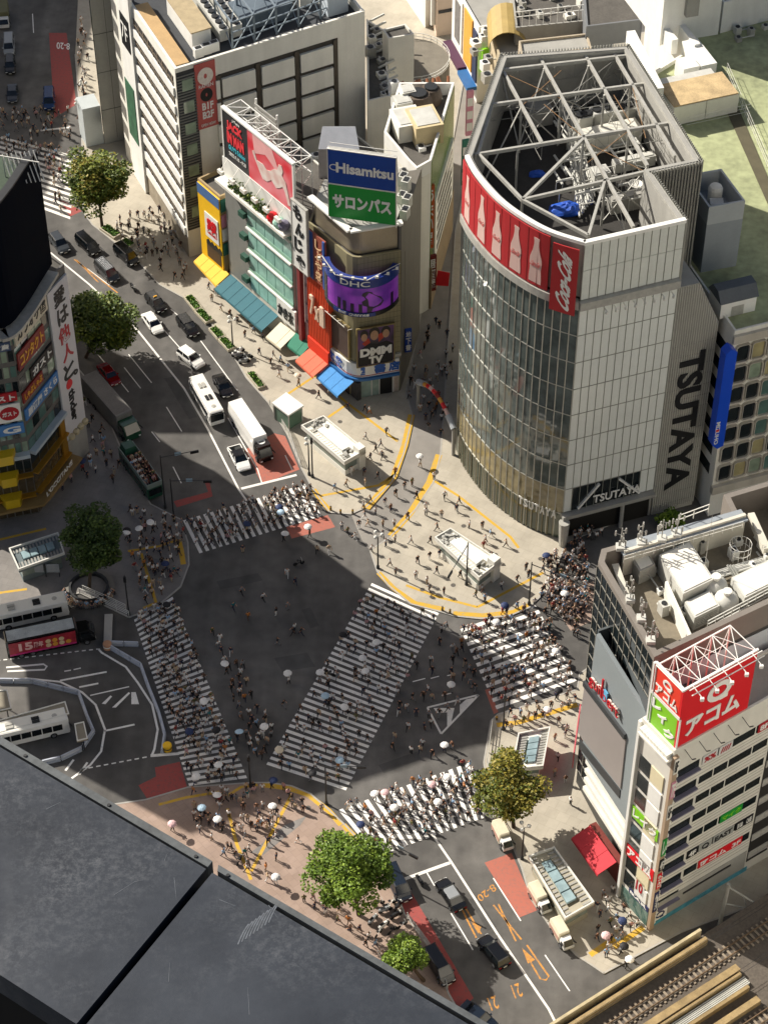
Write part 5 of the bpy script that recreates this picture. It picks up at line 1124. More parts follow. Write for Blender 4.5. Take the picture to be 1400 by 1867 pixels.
mb.build('tile_joint', mat('tile_dark', '#5f5a45', .8), DH)
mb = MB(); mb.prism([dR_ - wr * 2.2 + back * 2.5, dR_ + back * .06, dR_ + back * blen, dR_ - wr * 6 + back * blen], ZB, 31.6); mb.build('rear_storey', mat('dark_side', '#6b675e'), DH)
# drum
def rounded(ins, r=1.4):
    a, b, c = dLp - je * -.6, dK, dR_; pts = []
    p0_, p2_ = dK - je * 2.0, dK + wr * 2.0
    pts = [dLp + je * .5] + [p0_.lerp(dK, t).lerp(dK.lerp(p2_, t), t) for t in [i / 8 for i in range(9)]] + [dR_]
    return pts
rd = rounded(0); rdp = rd + [dR_ + back * 8, dLp + je * .5 + back * 6]
DRM = mat('brushed_metal', '#9d9380', .35, .1, .5, metal=.5)
t = thing('roof_drum', 'brushed metal rounded roof crown under the blue green sign', 'crown', (*dK, ZB)); mb = MB(); mb.prism(inset(rdp, .6), ZB + .35, 31.6); mb.build('wall', DRM, t); mb = MB(); mb.prism(inset(rdp, .9), 31.6, 31.8); mb.build('roof', GREYW, t)
# blue green board
zb0 = 32.6; HA, HB = P2(600, 394, zb0), P2(721, 411, zb0); WH = Wall(HA, HB); hz = WH.at(598, 272)[1]; hm = WH.at(599, 334)[1]
HS = thing('roof_sign', 'rooftop board, blue above and green below, with white lettering', 'billboard', WH.pt(WH.L / 2, zb0))
mb = MB(); WH.box(mb, 0, WH.L, hm + .1, hz, -.4, 0); mb.build('blue_panel', mat('deep_blue_sign', '#0b3f94', .4, .04), HS); mb = MB(); WH.box(mb, 0, WH.L, zb0, hm - .1, -.4, 0); mb.build('green_panel', GREEN, HS)
mb = MB(); WH.box(mb, 0, WH.L, hm - .1, hm + .1, -.4, .05); WH.box(mb, -.1, 0, zb0, hz, -.4, .05); WH.box(mb, WH.L, WH.L + .1, zb0, hz, -.4, .05); WH.box(mb, -.1, WH.L + .1, hz, hz + .12, -.4, .05); mb.build('frame', WSTEEL, HS)
HL = WH.L; hh = hz - hm
wtext(WH, 'Hisamitsu', HL * .12, HL * .97, hm + hh * .36, hm + hh * .66, .02, WHITE, HS, bold=.035)
mb = MB(); oval(WH, HL * .09, hm + hh * .5, HL * .07, hh * .09, .12, .02, .07, WHITE, HS, 'swoosh', False)
gh = hm - zb0; wtext(WH, 'サロンパス', HL * .06, HL * .94, zb0 + gh * .3, zb0 + gh * .72, .02, WHITE, HS, bold=.045)
mb = MB()
for k in range(5):
    a = HL * k / 4; mb.bar(WH.pt(a, zb0 - .8, -.5), WH.pt(a, hz, -.5), .12); mb.bar(WH.pt(a, hz - .5, -.5), WH.pt(a, zb0 - .8, -4), .12); mb.bar(WH.pt(a, zb0 + 4, -.5), WH.pt(a, zb0 - .8, -4), .1)
mb.bar(WH.pt(0, hz + .3, -.3), WH.pt(HL, hz + .3, -.3), .08); mb.bar(WH.pt(0, hz + .3, -1.2), WH.pt(HL, hz + .3, -1.2), .08); mb.build('lattice', WSTEEL, HS)
mb = MB(); r0 = inset(rdp, .3); 
for a, b in ((dLp + je * .5, dK + wr * -.3), (dK + wr * -.3, dK + wr * 3.5), (dK + wr * 3.5, dR_ + wr * .2)): mb.bar((*(a), 32.3), (*(b), 32.3), 1.0, .3)
mb.build('walkway', WHITE, HS)
# curved screen
p3 = [P2(591, 470, 25.2), P2(655, 512, 25.2), P2(726, 483, 25.2)]
def circle3(a, b, c):
    d = 2 * (a.x * (b.y - c.y) + b.x * (c.y - a.y) + c.x * (a.y - b.y)); s = lambda p: p.x ** 2 + p.y ** 2
    return Vector(((s(a) * (b.y - c.y) + s(b) * (c.y - a.y) + s(c) * (a.y - b.y)) / d, (s(a) * (c.x - b.x) + s(b) * (a.x - c.x) + s(c) * (b.x - a.x)) / d))
cc = circle3(*p3); cr = (p3[0] - cc).length; an = [math.atan2((p - cc).y, (p - cc).x) for p in p3]
if an[2] < an[0]: an[2] += 2 * math.pi
def arcw(mb, t0, t1, z0, z1, r0, r1, n=24):
    vs = []
    for i in range(n + 1):
        t = an[0] + (an[2] - an[0]) * (t0 + (t1 - t0) * i / n); e = Vector((math.cos(t), math.sin(t)))
        for r, z in ((r0, z0), (r1, z0), (r1, z1), (r0, z1)): q = cc + e * (cr + r); vs.append((q.x, q.y, z))
    fs = []
    for i in range(n):
        for k in range(4): a = 4 * i; fs.append((a + k, a + (k + 1) % 4, a + 4 + (k + 1) % 4, a + 4 + k))
    fs += [(0, 1, 2, 3), (4 * n + 3, 4 * n + 2, 4 * n + 1, 4 * n)]; return mb.add(vs, fs)
def zat(u, v): 
    P_ = P2(u, v, 25.2); 
    # height of a point seen at (u,v) standing on the arc's nearest plan point
    best = min(((px((*(cc + Vector((math.cos(t), math.sin(t))) * cr), z))[0] - u) ** 2 + (px((*(cc + Vector((math.cos(t), math.sin(t))) * cr), z))[1] - v) ** 2, z) for t in [an[0] + (an[2] - an[0]) * k / 40 for k in range(41)] for z in [8 + j * .25 for j in range(80)])
    return best[1]
zsb = zat(655, 576); zs1 = 23.8
VS = thing('video_screen', 'curved purple video screen under a blue band on the rounded corner', 'screen', (*(cc + Vector((math.cos(an[1]), math.sin(an[1]))) * cr), zsb))
def led(name, cols, em):
    m = gradient(name, cols, .35, .35); n = m.node_tree.nodes; l = m.node_tree.links; b = n['Principled BSDF']; rp = [x for x in n if x.type == 'VALTORGB'][0]; l.new(rp.outputs[0], b.inputs['Emission Color']); b.inputs['Emission Strength'].default_value = em; return m
mb = MB(); arcw(mb, .0, 1, zsb + .5, zs1, -.8, 0); mb.build('display', led('purple_display', ('#4c1f70', '#7c2f95'), .28), VS)
mb = MB(); arcw(mb, .0, 1, zs1, 25.4, -.8, .12); mb.build('blue_band', mat('blue_band', '#15307d', .45, .05), VS)
mb = MB(); arcw(mb, 0, 1, zsb - .3, zsb + .5, -.8, .1); mb.build('lower_band', BLACK, VS); mb = MB(); arcw(mb, .25, .68, zsb - .2, zsb + .45, .1, .16); mb.build('blue_strip', mat('blue_band', '#15307d'), VS)
mb = MB(); arcw(mb, 0, .13, zsb + .5, zs1, 0, .06, 6); mb.build('dark_edge', DARK, VS)
def apt(t, z, r=.15): tt = an[0] + (an[2] - an[0]) * t; q = cc + Vector((math.cos(tt), math.sin(tt))) * (cr + r); return Vector((q.x, q.y, z))
def arctext(txt, t0, t1, z0, z1, m, parent, r=.15):
    for i, ch in enumerate(txt):
        a = apt(t0 + (t1 - t0) * i / len(txt), z0, r); b = apt(t0 + (t1 - t0) * (i + .88) / len(txt), z0, r)
        if ch != ' ': text3(ch, a, b - a, Vector((0, 0, z1 - z0)), m, 'lettering', parent, .05, .01)
arctext('DHC', .34, .64, zs1 + .35, 25.1, WHITE, VS); arctext('DHC Channel', .32, .62, zsb - .05, zsb + .35, WHITE, VS, .18)
SIL = mat('dark_violet_display', '#1d1030', .4, .2)
zz = zs1 - zsb - .5
def ashape(pts, r0, r1, m, nm):
    mb = MB(); n = len(pts); vs = [apt(t, z, r0) for t, z in pts] + [apt(t, z, r1) for t, z in pts]
    mb.add(vs, [list(range(n)), list(range(n, 2 * n))] + [(i, (i + 1) % n, n + (i + 1) % n, n + i) for i in range(n)]); return mb.build(nm, m, VS)
sf = [(.6, 0), (.6, .25), (.56, .3), (.55, .45), (.59, .55), (.57, .66), (.55, .7), (.56, .8), (.6, .86), (.65, .82), (.66, .74), (.69, .66), (.74, .55), (.77, .35), (.74, .2), (.66, .15), (.64, 0)]
ashape([(a, zsb + .5 + b * zz) for a, b in sf], .02, .06, SIL, 'silhouette_print')
for a, h in ((.3, .45), (.36, .4), (.44, .35), (.52, .35), (.86, .5)): ashape([(a, zsb + .55), (a + .035, zsb + .55), (a + .035, zsb + .5 + h * zz), (a, zsb + .5 + h * zz)], .02, .05, SIL, 'dark_bar_print')
mb = MB()
for k in range(9):
    a = apt(.08 + .1 * k, 25.5, 0); b = apt(.08 + .1 * k, 26.3, .9); mb.bar(a, b, .07); mb.box(b.x - .2, b.x + .2, b.y - .15, b.y + .15, b.z - .15, b.z + .2)
mb.bar(apt(0, 25.6, .3), apt(.3, 25.6, .5), .08); mb.bar(apt(.3, 25.6, .5), apt(.6, 25.6, .4), .08); mb.bar(apt(.6, 25.6, .4), apt(1, 25.6, .3), .08); mb.build('lamp_rail', WSTEEL, VS)
# posters on the corner, bookshop fascia
pa0, pz_ = WDR.at(645, 600); q0 = WDR.at(650, 598); q1 = WDR.at(716, 586); q2 = WDR.at(717, 653)
t = signboard('poster', 'square poster of three heads over white block letters, violet glow behind', WDR, q0[0], q1[0], q2[1], q0[1], .3, .6, gradient('violet_dark_print', ('#1a1522', '#5b3470'), .35), frame=mat('brass_frame', '#7a6c44', .5, .1))
dw = q1[0] - q0[0]; dz = q0[1] - q2[1]
SKIN = mat('skin_print', '#a98468', .6, .15, 2); HAIRP = mat('dark_print', '#1b1718', .6, .2); REDP_ = mat('red_print', '#a8301f', .6, .3, 1.5)
def blob(W, ca, cz, ra, rz, d0, d1, m, parent, nm, n=16):
    mb = MB(); W.shape(mb, [(ca + ra * math.cos(2 * math.pi * i / n), cz + rz * math.sin(2 * math.pi * i / n)) for i in range(n)], d0, d1); return mb.build(nm, m, parent)
mb = MB(); WDR.shape(mb, [(q0[0] + dw * a, q2[1] + dz * b) for a, b in ((.02, .02), (.98, .02), (.98, .5), (.8, .6), (.55, .55), (.3, .6), (.02, .42))], .61, .63); mb.build('suit_print', mat('black_print', '#121217'), t)
mb = MB(); WDR.shape(mb, [(q0[0] + dw * a, q2[1] + dz * b) for a, b in ((.2, .55), (.35, .62), (.3, .75), (.12, .62))], .63, .65); WDR.shape(mb, [(q0[0] + dw * a, q2[1] + dz * b) for a, b in ((.58, .6), (.72, .7), (.7, .85), (.56, .8))], .63, .65); mb.build('red_cloth_print', REDP_, t)
for a, b, r in ((.18, .8, .1), (.46, .82, .13), (.78, .82, .11)):
    blob(WDR, q0[0] + dw * a, q2[1] + dz * (b + .05), dw * r * 1.15, dz * r * 1.15, .63, .65, HAIRP, t, 'hair_print'); blob(WDR, q0[0] + dw * a, q2[1] + dz * (b - .02), dw * r * .85, dz * r, .65, .67, SKIN, t, 'face_print')
wtext(WDR, 'DMM', q0[0] + dw * .06, q0[0] + dw * .94, q2[1] + dz * .26, q2[1] + dz * .48, .66, WHITE, t, bold=.06); wtext(WDR, 'TV', q0[0] + dw * .3, q0[0] + dw * .7, q2[1] + dz * .04, q2[1] + dz * .24, .66, WHITE, t, bold=.06)
r0_ = WDL.at(602, 560); r1_ = WDL.at(643, 600); r2_ = WDL.at(643, 658)
t = signboard('blank_board', 'dark brown blank board facing the pavement left of the square poster', WDL, r0_[0] + .3, WDL.L - .8, r2_[1] + .2, r1_[1], .1, .4, mat('brown_board', '#3f342e', .6, .1), frame=mat('brass_frame', '#7a6c44', .5, .1))
mb = MB()
for k in range(5): a = r0_[0] + .5 + k * 1.3; mb.bar(WDL.pt(a, r1_[1] + .3, .3), WDL.pt(a + .2, r1_[1] + .7, 1.2), .07)
mb.bar(WDL.pt(r0_[0] + .3, r1_[1] + .7, 1.2), WDL.pt(WDL.L - .6, r1_[1] + .7, 1.2), .07); mb.build('lamp_rail', CREAM, t)
# bookshop fascia bending round the corner
fz0, fz1 = 4.6, 7.2; fas = [dK - je * 6.2, dK - je * 2.0] + [(dK - je * 2).lerp(dK, u).lerp(dK.lerp(dK + wr * 2, u), u) for u in (.2, .4, .6, .8)] + [dK + wr * 2, dR_ + wr * -.3]
BS = thing('shop_fascia', 'white bookshop fascia with blue lettering bending round the corner', 'sign', (*dK, fz0))
def bend(mb, pts, z0, z1, d0, d1):
    n = len(pts); vs = []
    for i in range(n):
        dd_ = (pts[min(i + 1, n - 1)] - pts[max(0, i - 1)]).normalized(); nn_ = Vector((dd_.y, -dd_.x))
        for d, z in ((d0, z0), (d1, z0), (d1, z1), (d0, z1)): q = pts[i] + nn_ * d; vs.append((q.x, q.y, z))
    fs = []
    for i in range(n - 1):
        for k in range(4): a = 4 * i; fs.append((a + k, a + (k + 1) % 4, a + 4 + (k + 1) % 4, a + 4 + k))
    fs += [(0, 1, 2, 3), (4 * n - 1, 4 * n - 2, 4 * n - 3, 4 * n - 4)]; return mb.add(vs, fs)
mb = MB(); bend(mb, fas, fz0, fz1, -.2, .6); mb.build('fascia_board', WHITE, BS)
mb = MB(); bend(mb, fas, fz0 - .45, fz0 - .02, -.2, 1.0); mb.build('blue_canopy', mat('shop_blue', '#1f5f9a', .5, .08), BS)
mb = MB(); bend(mb, fas, fz0 + .25, fz0 + .35, .6, .64); mb.build('red_line', REDD, BS)
KB = mat('kanji_blue', '#1b56a8', .5, .05)
for i, ch in enumerate('書店'): wtext(WDR, ch, 3.0 + i * 2.2, 4.7 + i * 2.2, fz0 + .5, fz1 - .3, .66, KB, BS, bold=.04)
wtext(WDR, '堂', .9, 2.6, fz0 + .5, fz1 - .3, .5, KB, BS, bold=.04)
for i, ch in enumerate('文教'): wtext(WDL, ch, WDL.L - 5.6 + i * 2.0, WDL.L - 4.0 + i * 2.0, fz0 + .5, fz1 - .3, .66, KB, BS, bold=.04)
mb = MB(); WDR.box(mb, .8, WDR.L - .2, .15, 4.1, -.1, .06); mb.build('shopfront', mat('white_shopfront', '#cfcdc8', .5, .1), DH)
for a0, a1, m in ((1.0, 2.6, glass('poster_glass', '#8fa39a')), (2.8, 3.8, glass('poster_glass', '#8fa39a')), (4.0, 5.9, BLACK), (6.2, 7.3, mat('poster_mix', '#b8a89a', .5, .3, 2))): mb = MB(); WDR.box(mb, a0, min(a1, WDR.L - .3), .2, 3.4, .06, .12); mb.build('shop_window' if m is not BLACK else 'doorway', m, DH)
mb = MB(); WDL.box(mb, WDL.L - 6, WDL.L - 1.2, .15, 3.6, -.1, .06); mb.build('shop_opening', mat('stall_dark', '#3a2c2a', .8, .4, 2), DH)
# awnings along the pavement
YC = mat('yellow_canvas', '#e2b43a', .8, .06, 1); TC = mat('teal_canvas', '#2f6470', .8, .08, 1); WC = mat('white_canvas', '#d8d0b8', .8, .08, 1); SC_ = mat('salmon_canvas', '#d0694e', .8, .08, 1); BC = mat('blue_canvas', '#3f86c4', .8, .12, 2); GC = mat('green_canvas', '#2f7a62', .8, .1, 1)
GA = 'awnings along the pavement'
for nm, m, u0, v0, u1, v1, out, z, lab in (('y', YC, 377, 455, 418, 500, 2.4, 4.7, 'yellow awning in front of the yellow shop'), ('t', TC, 421, 500, 508, 576, 3.2, 4.7, 'long teal awning under the green glazed building'), ('w', WC, 512, 587, 539, 608, 3.0, 4.4, 'cream awning right of the long teal one'), ('g', GC, 540, 606, 567, 627, 2.0, 4.6, 'small green awning between the cream and the salmon ones'), ('s', SC_, 570, 630, 602, 660, 3.2, 4.4, 'salmon awning under the orange building'), ('b', BC, 606, 660, 645, 696, 3.0, 4.2, 'blue awning at the bookshop corner')):
    a0, a1 = js(u0, v0, .4)[0], js(u1, v1, .4)[0]; W_ = Wall(P2(u0, v0, z), P2(u1, v1, z))
    awning('awning', lab, W_, 0, W_.L, z, out, 1.3, m, group=GA)
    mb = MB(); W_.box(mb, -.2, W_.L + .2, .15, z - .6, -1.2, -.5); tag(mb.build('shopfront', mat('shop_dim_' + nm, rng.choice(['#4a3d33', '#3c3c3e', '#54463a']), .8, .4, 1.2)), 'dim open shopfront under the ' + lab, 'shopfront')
t = signboard('fascia_sign', 'white fascia with black brush lettering above the cream awning', WJ, js(505, 560, .6)[0], js(538, 590, .6)[0], 5.2, 8.8, .2, .6, WHITE); wtext(WJ, 'かき氷', js(507, 560, .6)[0], js(536, 590, .6)[0], 5.8, 8.2, .62, BLACK, t, bold=.04)

# ---------------------------------------------------------------- roofs between the store and the screen building
zq = 31.8
t = thing('silver_plant_box', 'silver sheeted plant box behind the blue and green board', 'machine', P(590, 290, 27)); a, b = P2(580, 262, 30), P2(655, 262, 30); d_ = (b - a).normalized(); nn = Vector((-d_.y, d_.x)); q = [a, b, b + nn * 4, a + nn * 4]; mb = MB(); mb.hexa([(*p, 22) for p in q] + [(*(q[0]), 29), (*(q[1]), 29), (*(q[2] - nn * 1 - d_ * .6), 31), (*(q[3] - nn * 1 + d_ * .6), 31)]); mb.build('sheeting', mat('silver_sheet', '#c9ccd0', .35, .1, .8, metal=.3), t)
mb = MB(); W_ = Wall(a, b)
for k in range(5): W_.box(mb, 3.2 + k * 1.0, 3.8 + k * 1.0, 27.5, 28, 0, .1)
mb.build('slot', DARK, t)
BK = block('back_roof', 'lower roof with machines between the store and the screen building', [jpt(b0 + 2, -13.2), jpt(nb1 - 1, -13.2), jpt(nb1 - 5, -24), jpt(b0 + 2, -24)], 0, 21, GREYW, ROOFD, .4)
for k, (u, v) in enumerate(((548, 282), (556, 292), (563, 302), (545, 300), (570, 290), (575, 310))):
    t = thing('roof_air_conditioner', 'grey cream air conditioner among those left of the silver box', 'air conditioner', P(u, v, 24), 'air conditioners behind the pink billboard'); q = P2(u, v, 24); mb = MB(); mb.obox(q, .5, 1.6, 1.1, 21.1, 23.3); mb.build('casing', DUCT, t); mb = MB(); mb.obox(q, .5, 1.1, .8, 23.3, 23.42); mb.build('fan_grille', DARK, t)
# green sided building
zgB = 29
gp = [P2(744, 292, zgB), P2(759, 307, zgB), P2(786, 292, zgB), P2(828, 150, zgB), P2(728, 150, zgB), P2(700, 240, zgB)]
GG = block('green_sided_building', 'cream building with a green glazed street side and machines on a walled roof', gp, 0, zgB - 2.2, CREAM, ROOFD, 2.2, parw=.35, pm=WHITE)
WGG = Wall(gp[2], gp[3])
mb = MB(); WGG.box(mb, .1, WGG.L - .1, 8.5, zgB - .6, -.1, .1); mb.build('green_glazing', mat('olive_green_glass', '#56722c', .25, .25, .2, spec=.6), GG)
mb = MB(); WGG.box(mb, WGG.L * .1, WGG.L * .9, 8.5, 20, .1, .5); mb.build('cream_bay', CREAM, GG)
for j in range(6): mb = MB(); WGG.box(mb, WGG.L * .18, WGG.L * .82, 9.3 + j * 1.8, 10.1 + j * 1.8, .5, .56); mb.build('window', GLASSD, GG)
mb = MB(); WGG.box(mb, 0, WGG.L, .2, 8.4, -.1, .4); mb.build('street_wall', mat('tan_stone', '#8f7d62', .8, .2, .6), GG)
for u, v, a, b_, h, m, lab in ((742, 240, 4.2, 5, 3, CREAM, 'round ducted plant box on the walled roof'), (773, 245, 4.4, 5.5, 3.4, mat('tan_box', '#c9b890', .7, .12), 'large tan box nearest the roof tip'), (733, 205, 2.6, 2.6, 2.6, DUCT, 'square duct outlet on the walled roof'), (742, 190, 2.2, 2.2, 3, CREAM, 'cream cube beyond the duct outlet')):
    t = thing('plant_box', lab, 'machine', P(u, v, 27)); q = P2(u, v, 27); mb = MB(); mb.obox(q, .3, a, b_, 26.9, 26.9 + h); mb.build('casing', m, t); mb = MB(); mb.obox(q, .3, a * .8, b_ * .8, 26.9 + h, 27 + h); mb.build('lid', DUCT, t)
for u, v, r, lab in ((762, 196, 2.2, 'large brown cooling drum on the walled roof'), (785, 185, 1.7, 'smaller brown cooling drum near the street edge')):
    t = thing('cooling_drum', lab, 'machine', P(u, v, 27)); q = P(u, v, 26.9); mb = MB(); mb.lathe(q, [(r, 0), (r * 1.05, 1.2), (r * .9, 2.2), (r * .8, 2.6)], 16); mb.build('drum', mat('brown_drum', '#5f5348', .8, .25), t); mb = MB(); mb.lathe(q + Vector((0, 0, 2.6)), [(r * .6, 0), (r * .6, .3)], 12); mb.build('fan', DARK, t)
t = thing('rust_pipework', 'rust brown pipework at the far end of the walled roof', 'pipes', P(770, 168, 27)); mb = MB()
for k in range(9): a = P(745 + k * 9, 172 - k * 1.2, 27.5); mb.tube(a, a + Vector((rng.uniform(-1, 1), 2.5, .6)), .25, 6)
mb.build('pipe', mat('rust_pipe', '#7a4a2c', .8, .3, 2), t)
for k, (u, v, h) in enumerate(((735, 330, 1.6), (740, 345, 2.2), (733, 365, 1.6), (742, 372, 1.8), (738, 392, 1.6))):
    t = thing('side_condenser', 'condenser stacked behind the right edge of the blue and green board', 'air conditioner', P(u, v, 32), 'condensers right of the board'); q = P2(u, v, 32); mb = MB(); mb.obox(q, 1.2, 1.5, 1.1, 31.6, 31.6 + h); mb.build('casing', DUCT, t); mb = MB(); mb.obox(q, 1.2, 1.0, .7, 31.6 + h, 31.7 + h); mb.build('fan_grille', DARK, t)
# white stair tower with a curved terrace
zw = 27; q = [P2(697, 57, zw), P2(708, 74, zw), P2(755, 66, zw), P2(739, 47, zw)]
STW = block('stair_tower', 'white tiled stair tower with a dark flat roof behind the store', q, 0, zw, WTILE, ROOFD, .4)
TB = block('stepped_building', 'cluttered stepped building with pipes between the store and the white stair tower', [P2(668, 40, 22), P2(700, 60, 22), P2(712, 180, 22), P2(670, 190, 22)], 0, 22, CREAM, ROOFD, .6)
mb = MB()
for k in range(10): a = P(672 + 3 * k, 40 + k * 14, 22.2); mb.tube(a, a + Vector((2.6, .5, 1.2)), .2, 6)
mb.build('pipe', DUCT, TB)
TC_ = thing('curved_terrace', 'terrace with a curved white railing beside the white stair tower', 'terrace', P(760, 120, 16)); c = P2(748, 110, 18); mb = MB(); pts = [c + Vector((6.5 * math.cos(t), 6.5 * math.sin(t))) for t in [R(-110 + 12 * i) for i in range(18)]]; mb.prism(pts + [c + Vector((-2, 5))], 15, 18); mb.build('floor', mat('terrace_floor', '#7a7468', .9, .2), TC_)
mb = MB()
for i in range(len(pts) - 1):
    a, b = pts[i], pts[i + 1]
    for h in (.5, 1.1): mb.bar((*a, 18 + h), (*b, 18 + h), .08)
    mb.bar((*a, 18), (*a, 19.1), .07)
mb.build('railing', WSTEEL, TC_)
# far end of the shopping lane
WX = Wall(P2(822, 105), P2(868, 188)); xn = WX.u.xy; xb = Vector((-xn.y, xn.x)) * 14
XB = block('lane_shop', 'white lane building with framed orange and poster panels, its lane side sunlit', [WX.A.xy, WX.B.xy, WX.B.xy + xb, WX.A.xy + xb], 0, 15, WHITE, GREYW, .6)
L_ = WX.L
for a0, a1, z0, z1, m, nm in ((.1, .42, 5, 15, WHITE, 'poster_frame'), (.16, .36, 6, 14, mat('grey_poster', '#6c6a6a', .6, .4, 1), 'poster'), (.5, .8, 4.5, 15, mat('amber_panel', '#d79a3a', .6, .1, 1), 'amber_panel'), (.84, .98, 4, 14, mat('blue_black_panel', '#1f2a4a', .6, .2), 'dark_panel')): mb = MB(); WX.box(mb, L_ * a0, L_ * a1, z0, z1, -.1 if nm != 'poster' else .2, .25 if nm != 'poster' else .3); mb.build(nm, m, XB)
mb = MB(); WX.box(mb, 0, L_ * .6, 3, 3.8, 0, 1.6); mb.build('purple_canopy', mat('plum_canopy', '#4a2540', .7, .1), XB); mb = MB(); WX.box(mb, L_ * .62, L_, 2.8, 3.5, 0, 1.8); mb.build('blue_canopy', mat('shop_blue', '#1f5f9a'), XB)
t = signboard('hanging_sign', 'slim bright green hanging sign in the lane behind the glass building', Wall(P2(874, 195), P2(888, 190)), 0, 1.3, 6, 12, 0, .4, LIME); 
WY = Wall(P2(795, 68), P2(828, 62)); YBk = block('pink_beige_building', 'pale pink building at the top edge above the lane', [WY.A.xy, WY.B.xy, WY.B.xy + Vector((3, 16)), WY.A.xy + Vector((-3, 16))], 0, 19, mat('pink_beige', '#cdb9a6', .8, .06, grime=.15), GREYW, .5)
mb = MB(); WY.box(mb, WY.L * .1, WY.L * .9, 5, 5.6, 0, .2); mb.build('band', DARK, YBk)
q = [P2(733, -10), P2(775, 52), P2(786, 45), P2(760, -40)]; block('white_lane_building', 'white slanting lane building at the top edge left of the lane', q, 0, 11, WHITE, GREYW, .5)
t = signboard('hanging_sign', 'white vertical sign with an orange foot at the top of the lane', Wall(P2(784, 62), P2(793, 60)), 0, 1.2, 2, 10, 0, .4, WHITE); 
CR = block('curved_roof_building', 'beige building with a rounded tan roof behind the steel frame', [P2(895, 62, 17), P2(950, 52, 17), P2(985, 130, 17), P2(920, 140, 17)], 0, 17, mat('beige_wall', '#b3a68c', .8, .1, grime=.2), GREYW, .5)
mb = MB(); a, b = P(905, 95, 17), P(945, 85, 17)
for k in range(10):
    t0, t1 = math.pi * k / 10, math.pi * (k + 1) / 10; r = 3.2; w_ = Vector((0, 9, 0))
    c = a.lerp(b, .5)
    for t, tt in ((t0, t1),): 
        p, q_ = c + Vector((math.cos(t) * r, 0, math.sin(t) * r)), c + Vector((math.cos(tt) * r, 0, math.sin(tt) * r)); mb.hexa([p, q_, q_ + w_, p + w_, p * 1 + Vector((0, 0, .15)), q_ + Vector((0, 0, .15)), q_ + w_ + Vector((0, 0, .15)), p + w_ + Vector((0, 0, .15))])
mb.build('barrel_roof', mat('tan_vault', '#a08a52', .6, .15), CR)
GSC = block('scaffolded_building', 'building wrapped in green netting and white scaffold at the top edge', [P2(940, 55, 20), P2(1072, 42, 20), P2(1060, -40, 20), P2(930, -30, 20)], 0, 20, GREYW, ROOFD, .5)
mb = MB(); W_ = Wall(P2(936, 75, 17), P2(1075, 60, 17))
for k in range(12): mb.bar(W_.pt(W_.L * k / 11, 10, .5), W_.pt(W_.L * k / 11, 23, .5), .1)
for z in (13, 16, 19, 22, 23): mb.bar(W_.pt(0, z, .5), W_.pt(W_.L, z, .5), .1)
mb.build('scaffold', WHITE, GSC); mb = MB(); W_.box(mb, 0, W_.L * .62, 12, 15, .1, .3); W_.box(mb, W_.L * .75, W_.L, 14, 20, .1, .3); mb.build('green_netting', mat('green_net', '#2f7a48', .8, .15), GSC)
block('grey_metal_block', 'grey metal clad block at the top edge beside the white tower', [P2(1068, 52, 24), P2(1166, 40, 24), P2(1180, -60, 24), P2(1060, -50, 24)], 0, 24, mat('grey_cladding', '#6f7275', .6, .08, 1), ROOFD, .4)
block('beige_link_block', 'low beige block in front of the green netting', [P2(950, 108, 22), P2(1078, 92, 22), P2(1070, 64, 22), P2(945, 78, 22)], 0, 22, mat('beige_wall2', '#a89c88', .8, .08), GREYW, .4)
# signs and flags in the lane by the screen building
for u, v, hgt, m, tm, tx, lab in ((772, 560, 12, mat('orange_blade', '#b5521e', .6, .15), WHITE, 'うまい屋', 'tall orange blade sign on the lane side of the screen building'), (778, 560, 7, mat('brown_red_blade', '#6d2018', .6, .15), WHITE, '居酒屋', 'dark red blade sign below the orange one in the lane')):
    W_ = Wall(P2(u, v), P2(u + 13, v - 3)); z = 3.5 if hgt == 7 else 12; t = signboard('blade_sign', lab, W_, 0, 1.3, z, z + hgt, 0, .5, m); wstack(W_, tx, .2, 1.1, z + .5, z + hgt - .5, .52, tm, t)
t = thing('red_flag', 'bright red cloth flag hanging over the dark lane', 'flag', P(792, 555, 3)); q = P(792, 556, 0); mb = MB(); mb.hexa([q + Vector(v) for v in ((0, 0, 4), (2.1, .3, 3.6), (2.1, .4, 3.6), (0, .1, 4), (.4, 0, 7), (2.3, .3, 6.2), (2.3, .4, 6.2), (.4, .1, 7))]); mb.build('cloth', RED, t); mb = MB(); mb.bar(q + Vector((-.5, .1, 7)), q + Vector((2.4, .4, 6.4)), .08); mb.build('pole', STEEL, t)
for k, (u, v, m, lab) in enumerate(((838, 340, mat('teal_sign', '#2d6b5c'), 'tall green and white blade sign at the lane corner of the green sided building'), (846, 250, mat('pink_sign', '#c98a9c'), 'pale blade sign farther along the lane'))):
    W_ = Wall(P2(u, v + 40), P2(u + 11, v + 38)); t = signboard('blade_sign', lab, W_, 0, 1.2, 5, 14, 0, .4, m)
    for z in (6, 8.4, 11): mb = MB(); W_.box(mb, .1, 1.1, z, z + 1.6, .4, .45); mb.build('sign_face', WHITE, t)
t = signboard('blade_sign', 'small blue sign on the lane side of the bookshop', Wall(P2(737, 690), P2(748, 688)), 0, 1.0, 5.5, 10, 0, .3, BLUE); wstack(Wall(P2(737, 690), P2(748, 688)), '地下書', .1, .9, 5.8, 9.7, .32, WHITE, t)
